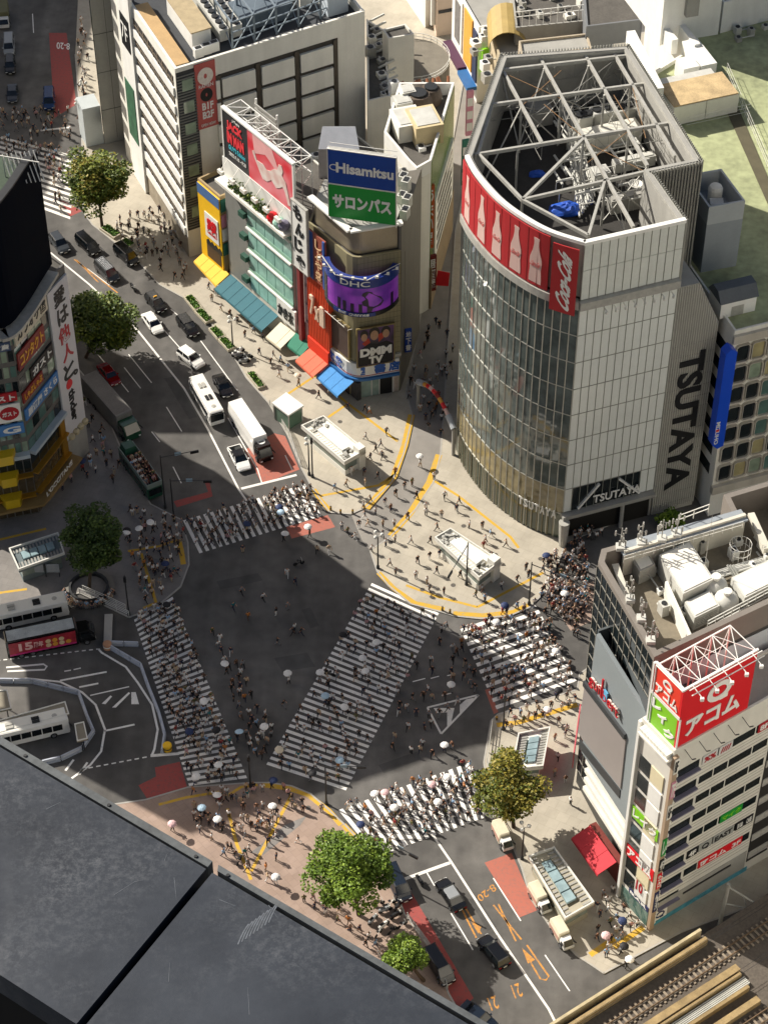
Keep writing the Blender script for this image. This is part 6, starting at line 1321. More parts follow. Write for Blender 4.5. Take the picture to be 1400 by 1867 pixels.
# arch over the lane
AR = thing('street_arch', 'decorated red arch with grey capsule ends spanning the mouth of the lane', 'arch', P(795, 760)); pa_, pb_ = P(762, 745), P(826, 830)
mb = MB()
for q in (pa_, pb_): mb.tube(q, q + Vector((0, 0, 5.5)), .28, 8)
mb.pieces('post', GREYW, AR)
arc = [pa_.lerp(pb_, i / 12) + Vector((0, 0, 5.4 + 2.2 * math.sin(math.pi * i / 12))) for i in range(13)]
mb = MB()
for i in (0, 1, 10, 11): mb.tube(arc[i], arc[i + 1], .5, 10)
mb.build('capsule', mat('grey_capsule', '#a9aeb2', .4, .08), AR)
for i in range(2, 10): mb = MB(); mb.tube(arc[i], arc[i + 1], .32, 8); mb.build('arch_panel', (RED, mat('dark_red_print', '#8d2019'), mat('amber_panel', '#d79a3a'), RED, mat('white_red', '#d8b5aa'))[i % 5], AR)

# ---------------------------------------------------------------- left edge: faceted building with the dark screen
tq = [P2(-70, 965), P2(72, 936), P2(128, 862)]
ZL = 35.0
tn = Wall(tq[1], tq[2]); 
pnl = [P2(116, 812, 7), P2(139, 775, 7)]
WP = Wall(tq[2], tq[2] + (P2(104, 517, 34.6) - P2(78, 545, 34.6)).normalized() * 5.2)
TB_ = block('signed_corner_building', 'faceted corner building covered with shop signs, gold trim on its lowest floors', [tq[0], tq[1], tq[2], WP.B.xy, WP.B.xy + Vector((-22, 22)), tq[0] + Vector((0, 30))], 0, ZL, mat('dim_facade', '#5d5b58', .7, .2, .4), ROOFD, .4)
WA, WB = Wall(tq[1], tq[2]), Wall(tq[0], tq[1])
GOLD = mat('gold_trim', '#b98a2e', .35, .15, 1, metal=.6)
for Wt, nm in ((WA, 0), (WB, 1)):
    for k in range(8):
        z = 12.5 + k * 2.8
        n_ = 5 if nm == 0 else 12
        for i in range(n_): mb = MB(); Wt.box(mb, Wt.L * i / n_ + .1, Wt.L * (i + 1) / n_ - .1, z, z + 1.9, -.1, .05); mb.build('window', rng.choice([GLASSD, GLASSG, glass('pale_window_glass', '#8a9a86')]), TB_)
    for z in (4.3, 8.2): mb = MB(); Wt.box(mb, 0, Wt.L, z, z + .25, -.1, .9); mb.build('gold_band', GOLD, TB_)
    mb = MB(); Wt.box(mb, 0, Wt.L, 12.0, 12.6, -.1, 1.0); mb.build('light_band', mat('blue_white_band', '#a9b5bd', .5, .06), TB_)
    for z in (.3, 4.6, 8.5):
        n_ = 4 if nm == 0 else 10
        for i in range(n_): mb = MB(); Wt.box(mb, Wt.L * i / n_ + .08, Wt.L * (i + 1) / n_ - .08, z + .1, z + 3.3, -.1, .06); mb.build('shop_window', glass('shop_display', '#4a4030', .12, .6, .9) if z < 8 else GLASSD, TB_)
mb = MB(); WA.box(mb, WA.L * .86, WA.L + .1, 4.6, 12, .0, .35); mb.build('gold_panel', GOLD, TB_)
t = thing('canopy_sign', 'gold canopy with cream serif lettering over the left street corner', 'sign', WA.pt(3, 3, 1)); mb = MB(); bend(mb, [tq[0], tq[1], tq[2] + WA.u.xy * .5], 3.2, 3.6, 0, 2.2); mb.build('canopy', mat('bronze_canopy', '#8a7145', .5, .15), t); wtext(WA, "L'OCCITANE", .3, WA.L * .85, 3.7, 4.6, 1.6, CREAM, t, bold=.02)
for k in range(3):
    z = 3.6 + k * 4.2; c = P(24 + 12 * 0, 948, 0); q = WB.pt(WB.L - 3.5, z, 0); mb = MB(); mb.hexa([q + WB.u * -1.6 + Vector((0, 0, 0)), q + WB.u * 1.6, q + WB.u * 1.0 + WB.n * 1.6, q - WB.u * 1.0 + WB.n * 1.6, q + WB.u * -1.6 + Vector((0, 0, 1.6)), q + WB.u * 1.6 + Vector((0, 0, 1.6)), q + WB.u * 1.0 + WB.n * 1.6 + Vector((0, 0, 1.6)), q - WB.u * 1.0 + WB.n * 1.6 + Vector((0, 0, 1.6))])
    tag(mb.build('yellow_lantern', mat('yellow_glass', '#c9a81e', .3, .1)), ('lowest yellow box bay on the gold trimmed corner', 'middle yellow box bay on the gold trimmed corner', 'topmost yellow box bay on the gold trimmed corner')[k], 'bay')
def lsign(W, txt, a0, a1, z, h, m, tm, lab, bold=.03):
    t = signboard('shop_sign', lab, W, a0, a1, z, z + h, .1, .35, m); wtext(W, txt, a0 + (a1 - a0) * .06, a1 - (a1 - a0) * .06, z + h * .18, z + h * .84, .37, tm, t, bold=bold); return t
AMB = mat('amber_letters', '#d8a02a', .5, .05); MARO = mat('maroon_sign', '#7d1a18', .5, .15)
lsign(WA, 'カラオケ館', .3, WA.L - .2, 31.6, 2.8, mat('cream_sign', '#c9c2ae', .6, .1), BLACK, 'cream sign with dark lettering at the top of the slanted facade')
lsign(WA, 'コンタクト', .3, WA.L * .8, 27.2, 3.0, MARO, AMB, 'maroon contact lens sign with amber katakana')
lsign(WA, 'ガスト', WA.L * .3, WA.L * .95, 23.6, 2.0, mat('dark_sign', '#2b2624', .6, .2), WHITE, 'dark sign with white katakana under the maroon one')
lsign(WA, 'しゃぶしゃぶ', .1, WA.L * .6, 21.4, 1.8, MARO, AMB, 'maroon and amber sign low on the slanted facade')
lsign(WA, '居酒屋 さくら', .1, WA.L, 18.2, 2.0, mat('mid_blue_sign', '#3f78b5', .5, .12), WHITE, 'long blue sign along the slanted facade')
lsign(WB, 'ガスト', WB.L - 5, WB.L - .5, 22.5, 1.6, REDD, WHITE, 'red sign on the left facade beside the blue one'); t = signboard('shop_sign', 'white sign with a red disc on the left facade', WB, WB.L - 3.6, WB.L - .3, 18.8, 22, .1, .35, WHITE); blob(WB, WB.L - 1.9, 20.4, 1.35, 1.2, .36, .4, REDD, t, 'red_disc'); wtext(WB, 'ガスト', WB.L - 2.9, WB.L - .9, 20, 20.8, .42, WHITE, t, bold=.03)
lsign(WB, 'ン G', WB.L - 8, WB.L - .2, 16.4, 1.9, mat('mid_blue_sign', '#3f78b5'), WHITE, 'blue sign on the left facade under the red disc')
lsign(WB, '不動産', WB.L - 4, WB.L - .3, 31.5, 1.5, mat('slate_blue_sign', '#3a4c6b', .5, .1), WHITE, 'slate blue sign at the top of the left facade')
# tall white slogan banner
pz0, pz1 = WP.at(116, 812, .3)[1], WP.at(78, 545, .3)[1]; pL = WP.at(103, 517, .3)[0]
t = signboard('slogan_banner', 'tall white banner with black and red brush lettering facing the street', WP, 0, 5.0, pz0, pz1, .1, .4, mat('white_banner', '#c9c9cc', .6, .04))
hh = (pz1 - pz0) * .62 / 6
for i, ch in enumerate('愛は他人と'): wtext(WP, ch, 1.2 + (.3 if i % 2 else 0), 4.0 + (.2 if i % 2 else 0), pz1 - .8 - (hh + .55) * (i + 1) + .5, pz1 - .8 - (hh + .55) * i, .42, REDD if i in (2, 3) else BLACK, t, bold=.025)
wtext(WP, '。', 3.6, 4.6, pz1 - .8 - (hh + .55) * 5.0, pz1 - .8 - (hh + .55) * 5 + .9, .42, BLACK, t, bold=.03)
wtext(WP, 'tinder', 1.7, 3.3, pz0 + 2.2, pz0 + 8.2, .42, BLACK, t, bold=.03, rot=True); mb = MB(); WP.shape(mb, [(2.2 + .75 * math.cos(x) * (1 - .25 * math.sin(x)), pz0 + 9.4 + .85 * math.sin(x)) for x in [2 * math.pi * i / 14 for i in range(14)]], .41, .46); mb.build('flame_emblem', RED, t)
mb = MB(); WP.box(mb, 0, 5, .3, 6.3, -.1, .3); mb.build('service_wall', GREYW, TB_)
for k in range(4): q = WP.pt(.8 + k * 1.2, 6.6, .6); mb = MB(); mb.lathe(q, [(.5, 0), (.55, .5), (.3, .7)], 12); tag(mb.build('vent_fan', mat('fan_cream', '#b3a888', .6, .1)), 'round cream vent fan under the white slogan banner', 'fan', 'vent fans under the banner')
# huge dark screen
led_pts = [Vector((-88, 208)), P2(-60, 615, 35.5), P2(10, 605, 35.5), P2(45, 570, 35.5), P2(80, 515, 35.5), P2(97, 488, 35.5)]  # first point lies out of view, set by the shadow edge it casts
DS_ = thing('dark_screen', 'huge unlit dark blue screen curving over the signed corner building', 'screen', (*led_pts[2], 35.5)); mb = MB(); bend(mb, spline(led_pts, 4), 36.2, 55, -.9, 0); mb.build('display', mat('unlit_display', '#060b15', .7, .15, .2, spec=.03), DS_)
mb = MB(); bend(mb, spline(led_pts, 4), 54.98, 55.25, -1.0, .05); mb.build('rim', DARK, DS_)
lb = spline(led_pts, 4); pts = [p for p in lb] + [lb[-1] + Vector((-9, 8)), lb[0] + Vector((-4, 22))]
mb = MB(); mb.prism(inset(pts, 1.2), 35.3, 52); mb.build('roof', mat('dark_green_roof', '#3c4a3c', .9, .25, .3), DS_)
mb = MB()
for k in range(8): a = P(8 + 8 * k, 300 - k * 1, 54) ; b = a + Vector((1.5, -3, 0)); mb.bar((a.x, a.y, 52), (a.x, a.y, 55.6), .14); mb.bar((a.x, a.y, 55.6), (b.x, b.y, 53), .12)
mb.bar(P(-10, 282, 55.6), P(72, 296, 55.6), .12); mb.build('screen_brace', WSTEEL, DS_)
mb = MB(); bend(mb, [p + Vector((.3, -.8)) for p in lb], 35.0, 35.5, -1.5, .6); mb.build('gutter', STEEL, DS_)

# small units crowding the flat roofs
def clutter(lab, grp, poly, z, n, seed, smin=.7, smax=1.9, ang=.4):
    r = random.Random(seed); q = [P2(*p, z) for p in poly]; xs = [p.x for p in q]; ys = [p.y for p in q]; k = 0; got = []
    while k < n * 30 and len(got) < n:
        k += 1; c = Vector((r.uniform(min(xs), max(xs)), r.uniform(min(ys), max(ys))))
        if not inpoly(c, q) or any((c - g).length < 2.0 for g in got): continue
        got.append(c); t = thing('roof_unit', lab, 'machine', (*c, z), grp); a = ang + (math.pi / 2 if r.random() < .5 else 0); w_, d_, h = r.uniform(smin, smax), r.uniform(smin, smax), r.uniform(.6, 2.0)
        mb = MB(); mb.obox(c, a, w_, d_, z, z + h); mb.build('casing', r.choice([DUCT, GREYW, WHITE, CREAM, STEEL]), t)
        mb = MB(); mb.lathe((c.x, c.y, z + h), [(min(w_, d_) * .36, 0), (min(w_, d_) * .36, .12), (.1, .13)], 10); mb.build('fan', DARK, t)
        mb = MB(); d = Vector((math.cos(a), math.sin(a), 0)) * r.uniform(1, 3); p = Vector((c.x, c.y, z + .35)); mb.tube(p, p + d, r.uniform(.06, .16), 6); mb.build('pipe', DUCT, t)
clutter('small rooftop unit on the dark store roof', 'units on the store roof', [(400, 60), (640, -5), (700, -60), (420, -60)], zr_, 16, 1)
clutter('small rooftop unit between the store and the white stair tower', 'units on the stepped roof', [(672, 45), (698, 65), (708, 175), (674, 185)], 22, 8, 2)
clutter('small rooftop unit behind the pink billboard', 'units behind the billboard', [(545, 280), (590, 300), (590, 330), (560, 330)], 21, 9, 3)
clutter('small unit on the olive corner building roof', 'units on the corner building', [(735, 320), (762, 320), (735, 400), (728, 400)], 27, 6, 4, .5, 1.2)
clutter('small unit on the walled roof', 'units on the walled roof', [(715, 160), (815, 160), (790, 270), (750, 280), (715, 240)], 26.85, 12, 5)
clutter('small unit on a white lane building roof', 'units on the lane roofs', [(855, 40), (905, 70), (890, 150), (870, 160)], 15, 8, 6)
clutter('small unit on the scaffolded roof', 'units on the scaffolded roof', [(945, 40), (1065, 30), (1060, -20), (940, -10)], 20, 9, 7)
clutter('small white air conditioner by the annex wall', 'air conditioners by the annex', [(1335, 60), (1400, 45), (1400, 66), (1340, 76)], 34.35, 4, 9, .8, 1.1)
clutter('small unit on the machinery roof', 'units on the machinery roof', [(1150, 1050), (1250, 1010), (1390, 960), (1400, 1080), (1250, 1150), (1200, 1150)], 37.75, 20, 10, .5, 1.4)
# ================================================================ UNSEEN SHADE AND BOUNCE BLOCKS OUTSIDE THE FRAME, VIEWING DECK
PALE = mat('pale_tower_cladding', '#dcdad2', .7, .04, .1); TWG = mat('tower_cladding', '#9ea3a6', .6, .06, .1)
def plain(name, lab, pts, z, m): t = block(name, lab, pts, 0, z, m, ROOFD, .6); return t
ex = Vector((.72, -.69)); ey = Vector((-.69, -.72))
a, b = Vector((-81, 271)), Vector((-57, 248)); plain('shade_block', 'long pale block hidden left of the dark screen, shading the street', [a, b, b + ey * 7, a + ey * 30], 38, PALE)  # unseen block, roof edge set to cast the slanting shadow line
a, b = Vector((-88, 288.5)), Vector((-84, 278)); f_ = Vector((-.84, .54)); plain('shadow_tower', 'slim pale tower left of the street outside the picture', [a, b, Vector((-92.4, 278)), Vector((-92.4, 278)) + f_ * 30, a + f_ * 30], 50, PALE)  # unseen tower, plan shaped to cast the shadow finger on the road
a = Vector((-108, 332)); plain('street_shade_block', 'pale block along the dark street at the upper left outside the picture', [a, a + Vector((6, 90)), a + Vector((-40, 90)), a + Vector((-40, 4))], 44, PALE)  # unseen caster that keeps the upper left street in shade
plain('bounce_tower', 'tall white tower outside the picture on the right reflecting daylight onto the crossing', [Vector((66, 76)), Vector((128, 138)), Vector((170, 96)), Vector((108, 34))], 175, PALE)  # unseen reflector, added to brighten fronts turned away from the sun
# the tower we look from: ledge panels just below the camera
ZLG = 225.0
e0, e1 = P2(0, 1342, ZLG), P2(890, 1867, ZLG); ed = (e1 - e0).normalized(); en = Vector((ed.y, -ed.x)); en = en if en.y < 0 else -en
def lo(u, v): q = P2(u, v, ZLG) - e0; return q.dot(ed), q.dot(en)
w_rim = (lo(0, 1363)[1] + lo(700, 1772)[1]) / 2; w_end = (lo(0, 1781)[1] + lo(145, 1866)[1]) / 2
VT = thing('viewing_tower', 'dark slate clad ledge panels of the viewing tower in the near corner', 'building', (*e0, 0))
def lp(s, d): return e0 + ed * s + en * d
def lpoly(pts, z0, z1, name, m): mb = MB(); mb.prism([lp(*p) for p in pts], z0, z1); return mb.build(name, m, VT)
def slate():
    m = bpy.data.materials.new('slate_panel'); m.use_nodes = True; n = m.node_tree.nodes; l = m.node_tree.links; b = n['Principled BSDF']
    tc = n.new('ShaderNodeTexCoord'); prev = None
    def nz(sc, det, rgh, p0, p1, c0, c1):
        t = n.new('ShaderNodeTexNoise'); t.inputs['Scale'].default_value = sc; t.inputs['Detail'].default_value = det; t.inputs['Roughness'].default_value = rgh; l.new(tc.outputs['Object'], t.inputs[0])
        r = n.new('ShaderNodeValToRGB'); l.new(t.outputs[0], r.inputs[0]); r.color_ramp.elements[0].position = p0; r.color_ramp.elements[1].position = p1; r.color_ramp.elements[0].color = c0; r.color_ramp.elements[1].color = c1; return r
    base = nz(3.0, 8, .7, .3, .72, (.017, .021, .029, 1), (.044, .052, .066, 1))
    speck = nz(70, 8, .85, .46, .72, (0, 0, 0, 1), (1, 1, 1, 1)); cloud = nz(2.6, 5, .65, .46, .70, (0, 0, 0, 1), (1, 1, 1, 1))
    mm = n.new('ShaderNodeMath'); mm.operation = 'MULTIPLY'; l.new(speck.outputs[0], mm.inputs[0]); l.new(cloud.outputs[0], mm.inputs[1])
    mx = n.new('ShaderNodeMix'); mx.data_type = 'RGBA'; l.new(mm.outputs[0], mx.inputs[0]); l.new(base.outputs[0], mx.inputs[6]); mx.inputs[7].default_value = (.15, .16, .175, 1)
    # pale wiped smear
    sm = nz(.9, 3, .5, .60, .74, (0, 0, 0, 1), (.3, .3, .3, 1)); wv = n.new('ShaderNodeTexWave'); wv.inputs['Scale'].default_value = 9; wv.inputs['Distortion'].default_value = 6; l.new(tc.outputs['Object'], wv.inputs[0])
    m3 = n.new('ShaderNodeMath'); m3.operation = 'MULTIPLY'; l.new(sm.outputs[0], m3.inputs[0]); l.new(wv.outputs[1], m3.inputs[1])
    m4 = n.new('ShaderNodeMix'); m4.data_type = 'RGBA'; l.new(m3.outputs[0], m4.inputs[0]); l.new(mx.outputs[2], m4.inputs[6]); m4.inputs[7].default_value = (.22, .23, .24, 1)
    l.new(m4.outputs[2], b.inputs['Base Color']); b.inputs['Roughness'].default_value = .5; b.inputs['Specular IOR Level'].default_value = .22
    bp = n.new('ShaderNodeBump'); bp.inputs['Strength'].default_value = .12; bp.inputs['Distance'].default_value = .002; l.new(speck.outputs[0], bp.inputs['Height']); l.new(bp.outputs[0], b.inputs['Normal']); return m
SLATE = slate()
sa_, sb_ = lo(388, 1580), lo(150, 1866)
def seam(d, side): t = (d - sa_[1]) / (sb_[1] - sa_[1]); return (sa_[0] + (sb_[0] - sa_[0]) * t + side, d)
g_ = abs(lo(395, 1580)[0] - lo(385, 1580)[0]) * .9
lpoly([(-6, w_rim + .001), seam(w_rim + .001, -g_), seam(w_end, -g_), (-6, w_end)], ZLG - .06, ZLG, 'ledge_panel', SLATE)
lpoly([seam(w_rim + .001, g_), (8, w_rim + .001), (8, w_end), seam(w_end, g_)], ZLG - .06, ZLG, 'ledge_panel', SLATE)
RIMM = mat('slate_rim', '#54585a', .6, .4, 12, spec=.3)
q = seam(0, 0); lpoly([(-6, 0), (q[0] - .006, 0), seam(w_rim - .003, -.006), (-6, w_rim - .003)], ZLG - .08, ZLG + .001, 'rim', RIMM)
lpoly([(q[0] + .006, 0), (8, 0), (8, w_rim - .006), seam(w_rim - .006, .012)], ZLG - .08, ZLG + .001, 'rim', RIMM)
lpoly([(-6, .02), (8, .02), (8, w_end - .01), (-6, w_end - .01)], ZLG - .3, ZLG - .065, 'ledge_base', mat('seam_dark', '#0c0c0b', .9, .2))
for u, v in ((48, 1378), (200, 1468), (358, 1562), (415, 1598)):
    s_, d_ = lo(u, v); p = lp(s_, w_rim * .5); mb = MB(); mb.lathe((p.x, p.y, ZLG + .001), [(.0035, 0), (.003, .002)], 8); mb.build('bolt', DARK, VT)
mb = MB()
for k in range(9):
    pts = [(434 + k * 7 + j * 5, 1722 - k * 5 - j * 13 + j * j * .9) for j in range(5)] ; q = [P(*p, ZLG + .0004) for p in pts]
    for a, b in zip(q, q[1:]): d = (b - a).normalized(); n_ = Vector((-d.y, d.x, 0)) * .0011; mb.poly([a + n_, b + n_, b - n_, a - n_])
for (u0, v0, u1, v1) in ((85, 1475, 112, 1462), (208, 1632, 245, 1608), (245, 1608, 262, 1604), (300, 1570, 306, 1555), (400, 1640, 430, 1652), (318, 1600, 322, 1640), (455, 1850, 452, 1800), (308, 1790, 310, 1755), (490, 1650, 505, 1672)):
    a, b = P(u0, v0, ZLG + .0004), P(u1, v1, ZLG + .0004); d = (b - a).normalized(); n_ = Vector((-d.y, d.x, 0)) * .0005; mb.poly([a + n_, b + n_ * .4, b - n_ * .4, a - n_])
mb.build('scuff', mat('pale_scuff', '#585e66', .7, .5, 90), VT, recalc=False)
mb = MB(); mb.prism([lp(-45, .6), lp(45, .6), lp(45, 50), lp(-45, 50)], 0, ZLG - 1.2); mb.build('wall', TWG, VT)
mb = MB(); mb.prism([lp(-45, .65), lp(45, .65), lp(45, 50), lp(-45, 50)], ZLG - 1.19, ZLG - 1.1); mb.build('roof', mat('deck_black', '#08080a', .9, .2), VT)  # painted black to give the dark recess behind the ledge

# ================================================================ ROOF MACHINES ON THE GLASS BUILDING
zi = 44.8
def gp_(x, y): return rp(x, y, zi + 3)
du, dv = dA, dB
TANK = mat('tank_white', '#d6d4c8', .6, .06, grime=.2)
for x, y, la, lb, h, m, lab in ((690, 460, 2.0, 1.6, 3.4, DUCT, 'cream cooling cabinet at the left of the fan row'), (770, 440, 4.5, 2.2, 3.0, DUCT, 'row of roof fans in a cream casing'), (900, 420, 4.0, 2.0, 3.0, DUCT, 'second row of roof fans by the louvred wall'), (720, 570, 8.5, 2.6, 2.6, TANK, 'long white tank under the steel beams'), (880, 700, 6.0, 1.3, 1.6, DUCT, 'cream duct box crossing under the beams'), (770, 760, 2.4, 2.0, 2.4, DUCT, 'small cream box by the central beam node'), (430, 430, 3.4, 2.6, 2.6, GREYW, 'shaded cooling box under the left beams'), (860, 900, 5.0, 1.6, 2.2, GREYW, 'grey plant box near the front corner'), (460, 150, 2.0, 2.0, 2.0, GREYW, 'grey box in the far corner of the open roof'), (620, 270, 4.0, 1.4, 1.2, DUCT, 'bundle of pale ducts at the far side')):
    t = thing('roof_machine', lab, 'machine', gp_(x, y)); mb = MB(); dirbox(mb, rp(x, y, zi + h), la, lb, zi, zi + h); mb.build('casing', m, t)
    if 'fan' in lab:
        for k in range(3): c = rp(x, y, zi + h).xy + dA * (la * (k + .5) / 3) + dB * (lb / 2); mb = MB(); mb.lathe((c.x, c.y, zi + h), [(.62, 0), (.62, .3), (.45, .31)], 12); mb.build('fan', DARK, t)
    else: mb = MB(); dirbox(mb, rp(x, y, zi + h).xy + dA * .25 + dB * .25, la - .5, lb - .5, zi + h, zi + h + .12); mb.build('lid', m, t)
TARP = mat('blue_tarpaulin', '#1550b8', .55, .2, 1.5, bump=.8)
for x, y, r, lab in ((620, 950, 1.8, 'big crumpled blue tarpaulin bundle in the dark front of the open roof'), (465, 755, .9, 'small blue tarpaulin bundle in the shaded left of the open roof'), (725, 900, .7, 'blue scrap beside the pipe rack')):
    q = rp(x, y, zi); rr = random.Random(int(x)); mb = MB(); vs = []
    for j in range(6):
        for i in range(14):
            t = 2 * math.pi * i / 14; k = r * math.cos(j / 5 * 1.45) * rr.uniform(.82, 1.15); vs.append(q + Vector((k * math.cos(t) * 1.3, k * math.sin(t) * .8, r * .75 * math.sin(j / 5 * 1.5) * rr.uniform(.85, 1.1))))
    fs = [(j * 14 + i, j * 14 + (i + 1) % 14, (j + 1) * 14 + (i + 1) % 14, (j + 1) * 14 + i) for j in range(5) for i in range(14)] + [list(range(70, 84))]
    mb.add(vs, fs); tag(mb.build('tarpaulin', TARP), lab, 'tarpaulin')
t = thing('pipe_rack', 'long rack of pale pipes running down the middle of the open roof', 'pipes', rp(640, 500, zi)); mb = MB()
for k in range(9): mb.tube(rp(590 + k * 7, 360 + k * 3, zi + .5 + .3 * (k % 3)), rp(690 + k * 10, 980 - k * 14, zi + .5 + .3 * (k % 3)), .13, 6)
mb.build('pipe', DUCT, t); mb = MB()
for k in range(12): a = rp(590, 360, zi).lerp(rp(690, 980, zi), k / 11); mb.bar(a, a + Vector((0, 0, 2.2)), .14); mb.bar(a + Vector((0, 0, 2)), a + Vector((*(dA * 2), 2)), .14)
mb.pieces('rack_frame', STEEL, t)
for k, (x, y) in enumerate(((1000, 350), (985, 815))):
    q = rp(x, y, zi + 4); t = thing('dish_antenna', ('white dish antenna by the far louvred wall', 'white dish antenna near the front duct')[k], 'antenna', q - Vector((0, 0, 4))); mb = MB(); mb.lathe(q, [(.1, 0), (.6, .15), (.95, .45), (.9, .45), (.55, .2), (.1, .08)], 14); mb.build('dish', WSTEEL, t); mb = MB(); mb.tube(q, q - Vector((0, 0, 4)), .08, 6); mb.build('mast', STEEL, t)
rr = random.Random(5); t = thing('roof_pipework', 'clutter of pipes and cable trays over the open roof floor', 'pipes', rp(800, 600, zi)); mb = MB()
for k in range(130):
    a = rp(rr.uniform(560, 1120), rr.uniform(180, 960), zi)
    if not inpoly(a.xy, inset(plan_t, 1.5)): continue
    d = (dA if rr.random() < .5 else dB) * rr.uniform(1.5, 5); b = a + Vector((*d, 0))
    if not inpoly(b.xy, inset(plan_t, 1.5)): continue
    h = rr.uniform(.3, 2.2); mb.tube(a + Vector((0, 0, h)), b + Vector((0, 0, h)), rr.uniform(.06, .2), 6); mb.bar(a, a + Vector((0, 0, h)), .1)
tag(mb.build('pipe', DUCT, t), kind='stuff')

# ================================================================ TREES
BARK = mat('bark', '#4a3d30', .9, .3, 3)
def zof(base, v):
    p = P(*base, level(*base)); lo_, hi = 0, 60
    for _ in range(40):
        m_ = (lo_ + hi) / 2
        if px((p.x, p.y, m_))[1] > v: lo_ = m_
        else: hi = m_
    return lo_
def make_tree(lab, base, crown, rx, ry, n, pal, leaf=.3, seed=1, group=None, name='street_tree', clump=26):
    r = random.Random(seed); p = P(*base, level(*base)); t = thing(name, lab, 'tree', p, group)
    zc = zof(base, crown[1]); k = (Vector((p.x, p.y, zc)) - cam.location).dot(_F); mpp = k / FPX
    cx = (crown[0] - px((p.x, p.y, zc))[0]) * mpp; R_ = rx * mpp; RZ_ = min(ry * mpp * 1.05, zc - .8)
    c = Vector((p.x + cx, p.y, zc)); mb = MB()
    fork = p.lerp(c, .45); fork.z = p.z + (zc - p.z) * .42
    mb.tube(p, fork, .28, 8, .2)
    limbs = []
    for i in range(9):
        a = 2 * math.pi * i / 9 + r.uniform(-.3, .3); e = c + Vector((math.cos(a) * R_ * r.uniform(.4, .75), math.sin(a) * R_ * r.uniform(.4, .75), r.uniform(-.4, .5) * RZ_)); mid = fork.lerp(e, .5) + Vector((0, 0, .4)); mb.tube(fork, mid, .14, 6, .09); mb.tube(mid, e, .09, 6, .03); limbs.append(e)
    mb.build('trunk', BARK, t)
    cl = []
    for i in range(clump * 2):
        while True:
            v = Vector((r.uniform(-1, 1), r.uniform(-1, 1), r.uniform(-.85, 1)))
            if .1 < v.length < 1: break
        v = v.normalized() * r.uniform(.35, .84)
        cl.append((c + Vector((v.x * R_, v.y * R_, v.z * RZ_)), R_ * r.uniform(.24, .42), r.randrange(4)))
    mb = MB()
    for i in range(int(n * 1.9)):
        q, s, tone = cl[r.randrange(len(cl))]; d = Vector((r.gauss(0, 1), r.gauss(0, 1), r.gauss(0, 1))).normalized() * s * r.uniform(.4, 1.05) ** .6
        o = q + Vector((d.x, d.y, d.z * .75)); a = Vector((r.gauss(0, 1), r.gauss(0, 1), r.gauss(0, .5))).normalized(); b = a.cross(Vector((r.gauss(0, .5), r.gauss(0, .5), 1))).normalized(); z = leaf * r.uniform(.6, 1.35)
        mb.add([o - a * z, o + b * z * .62, o + a * z, o - b * z * .62], [(0, 1, 2, 3)], tone if r.random() < .55 else r.randrange(4))
    mb.build('crown', pal, t, recalc=False); return t
def palette(nm, cols): return [mat(f'{nm}_{i}', c, .55, .25, 1.5, spec=.3) for i, c in enumerate(cols)]
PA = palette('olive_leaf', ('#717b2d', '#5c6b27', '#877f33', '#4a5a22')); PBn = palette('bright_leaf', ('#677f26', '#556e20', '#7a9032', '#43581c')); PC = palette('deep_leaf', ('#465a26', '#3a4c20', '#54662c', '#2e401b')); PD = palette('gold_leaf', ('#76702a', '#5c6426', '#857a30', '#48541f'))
make_tree('broad olive green tree in sun at the top left by the pavement', (187, 414), (176, 324), 66, 62, 6500, PA, .27, 1)
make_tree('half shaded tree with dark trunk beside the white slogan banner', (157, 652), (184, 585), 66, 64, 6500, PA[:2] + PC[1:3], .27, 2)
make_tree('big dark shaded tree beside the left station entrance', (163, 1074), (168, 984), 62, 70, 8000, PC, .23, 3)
make_tree('largest bright green tree on the pink plaza', (654, 1668), (640, 1584), 80, 70, 10500, PBn, .21, 4)
make_tree('small bright tree close to the dark ledge', (772, 1788), (738, 1744), 44, 36, 4000, PBn, .18, 5)
make_tree('sparse golden green tree standing by the small white trucks', (936, 1508), (930, 1434), 68, 60, 5600, PD, .22, 6)
make_tree('low round bush at the foot of the louvred wing', (1215, 962), (1222, 948), 28, 16, 1300, PBn, .25, 7, name='bush')
GRASS = [mat('hedge_a', '#5f8a2c', .7, .3, 3), mat('hedge_b', '#48701f', .7, .3, 3), mat('hedge_c', '#7a9c3a', .7, .3, 3), mat('hedge_d', '#3a5a1c', .7, .3, 3)]
STONE = mat('planter_stone', '#b0a894', .8, .1, 1)
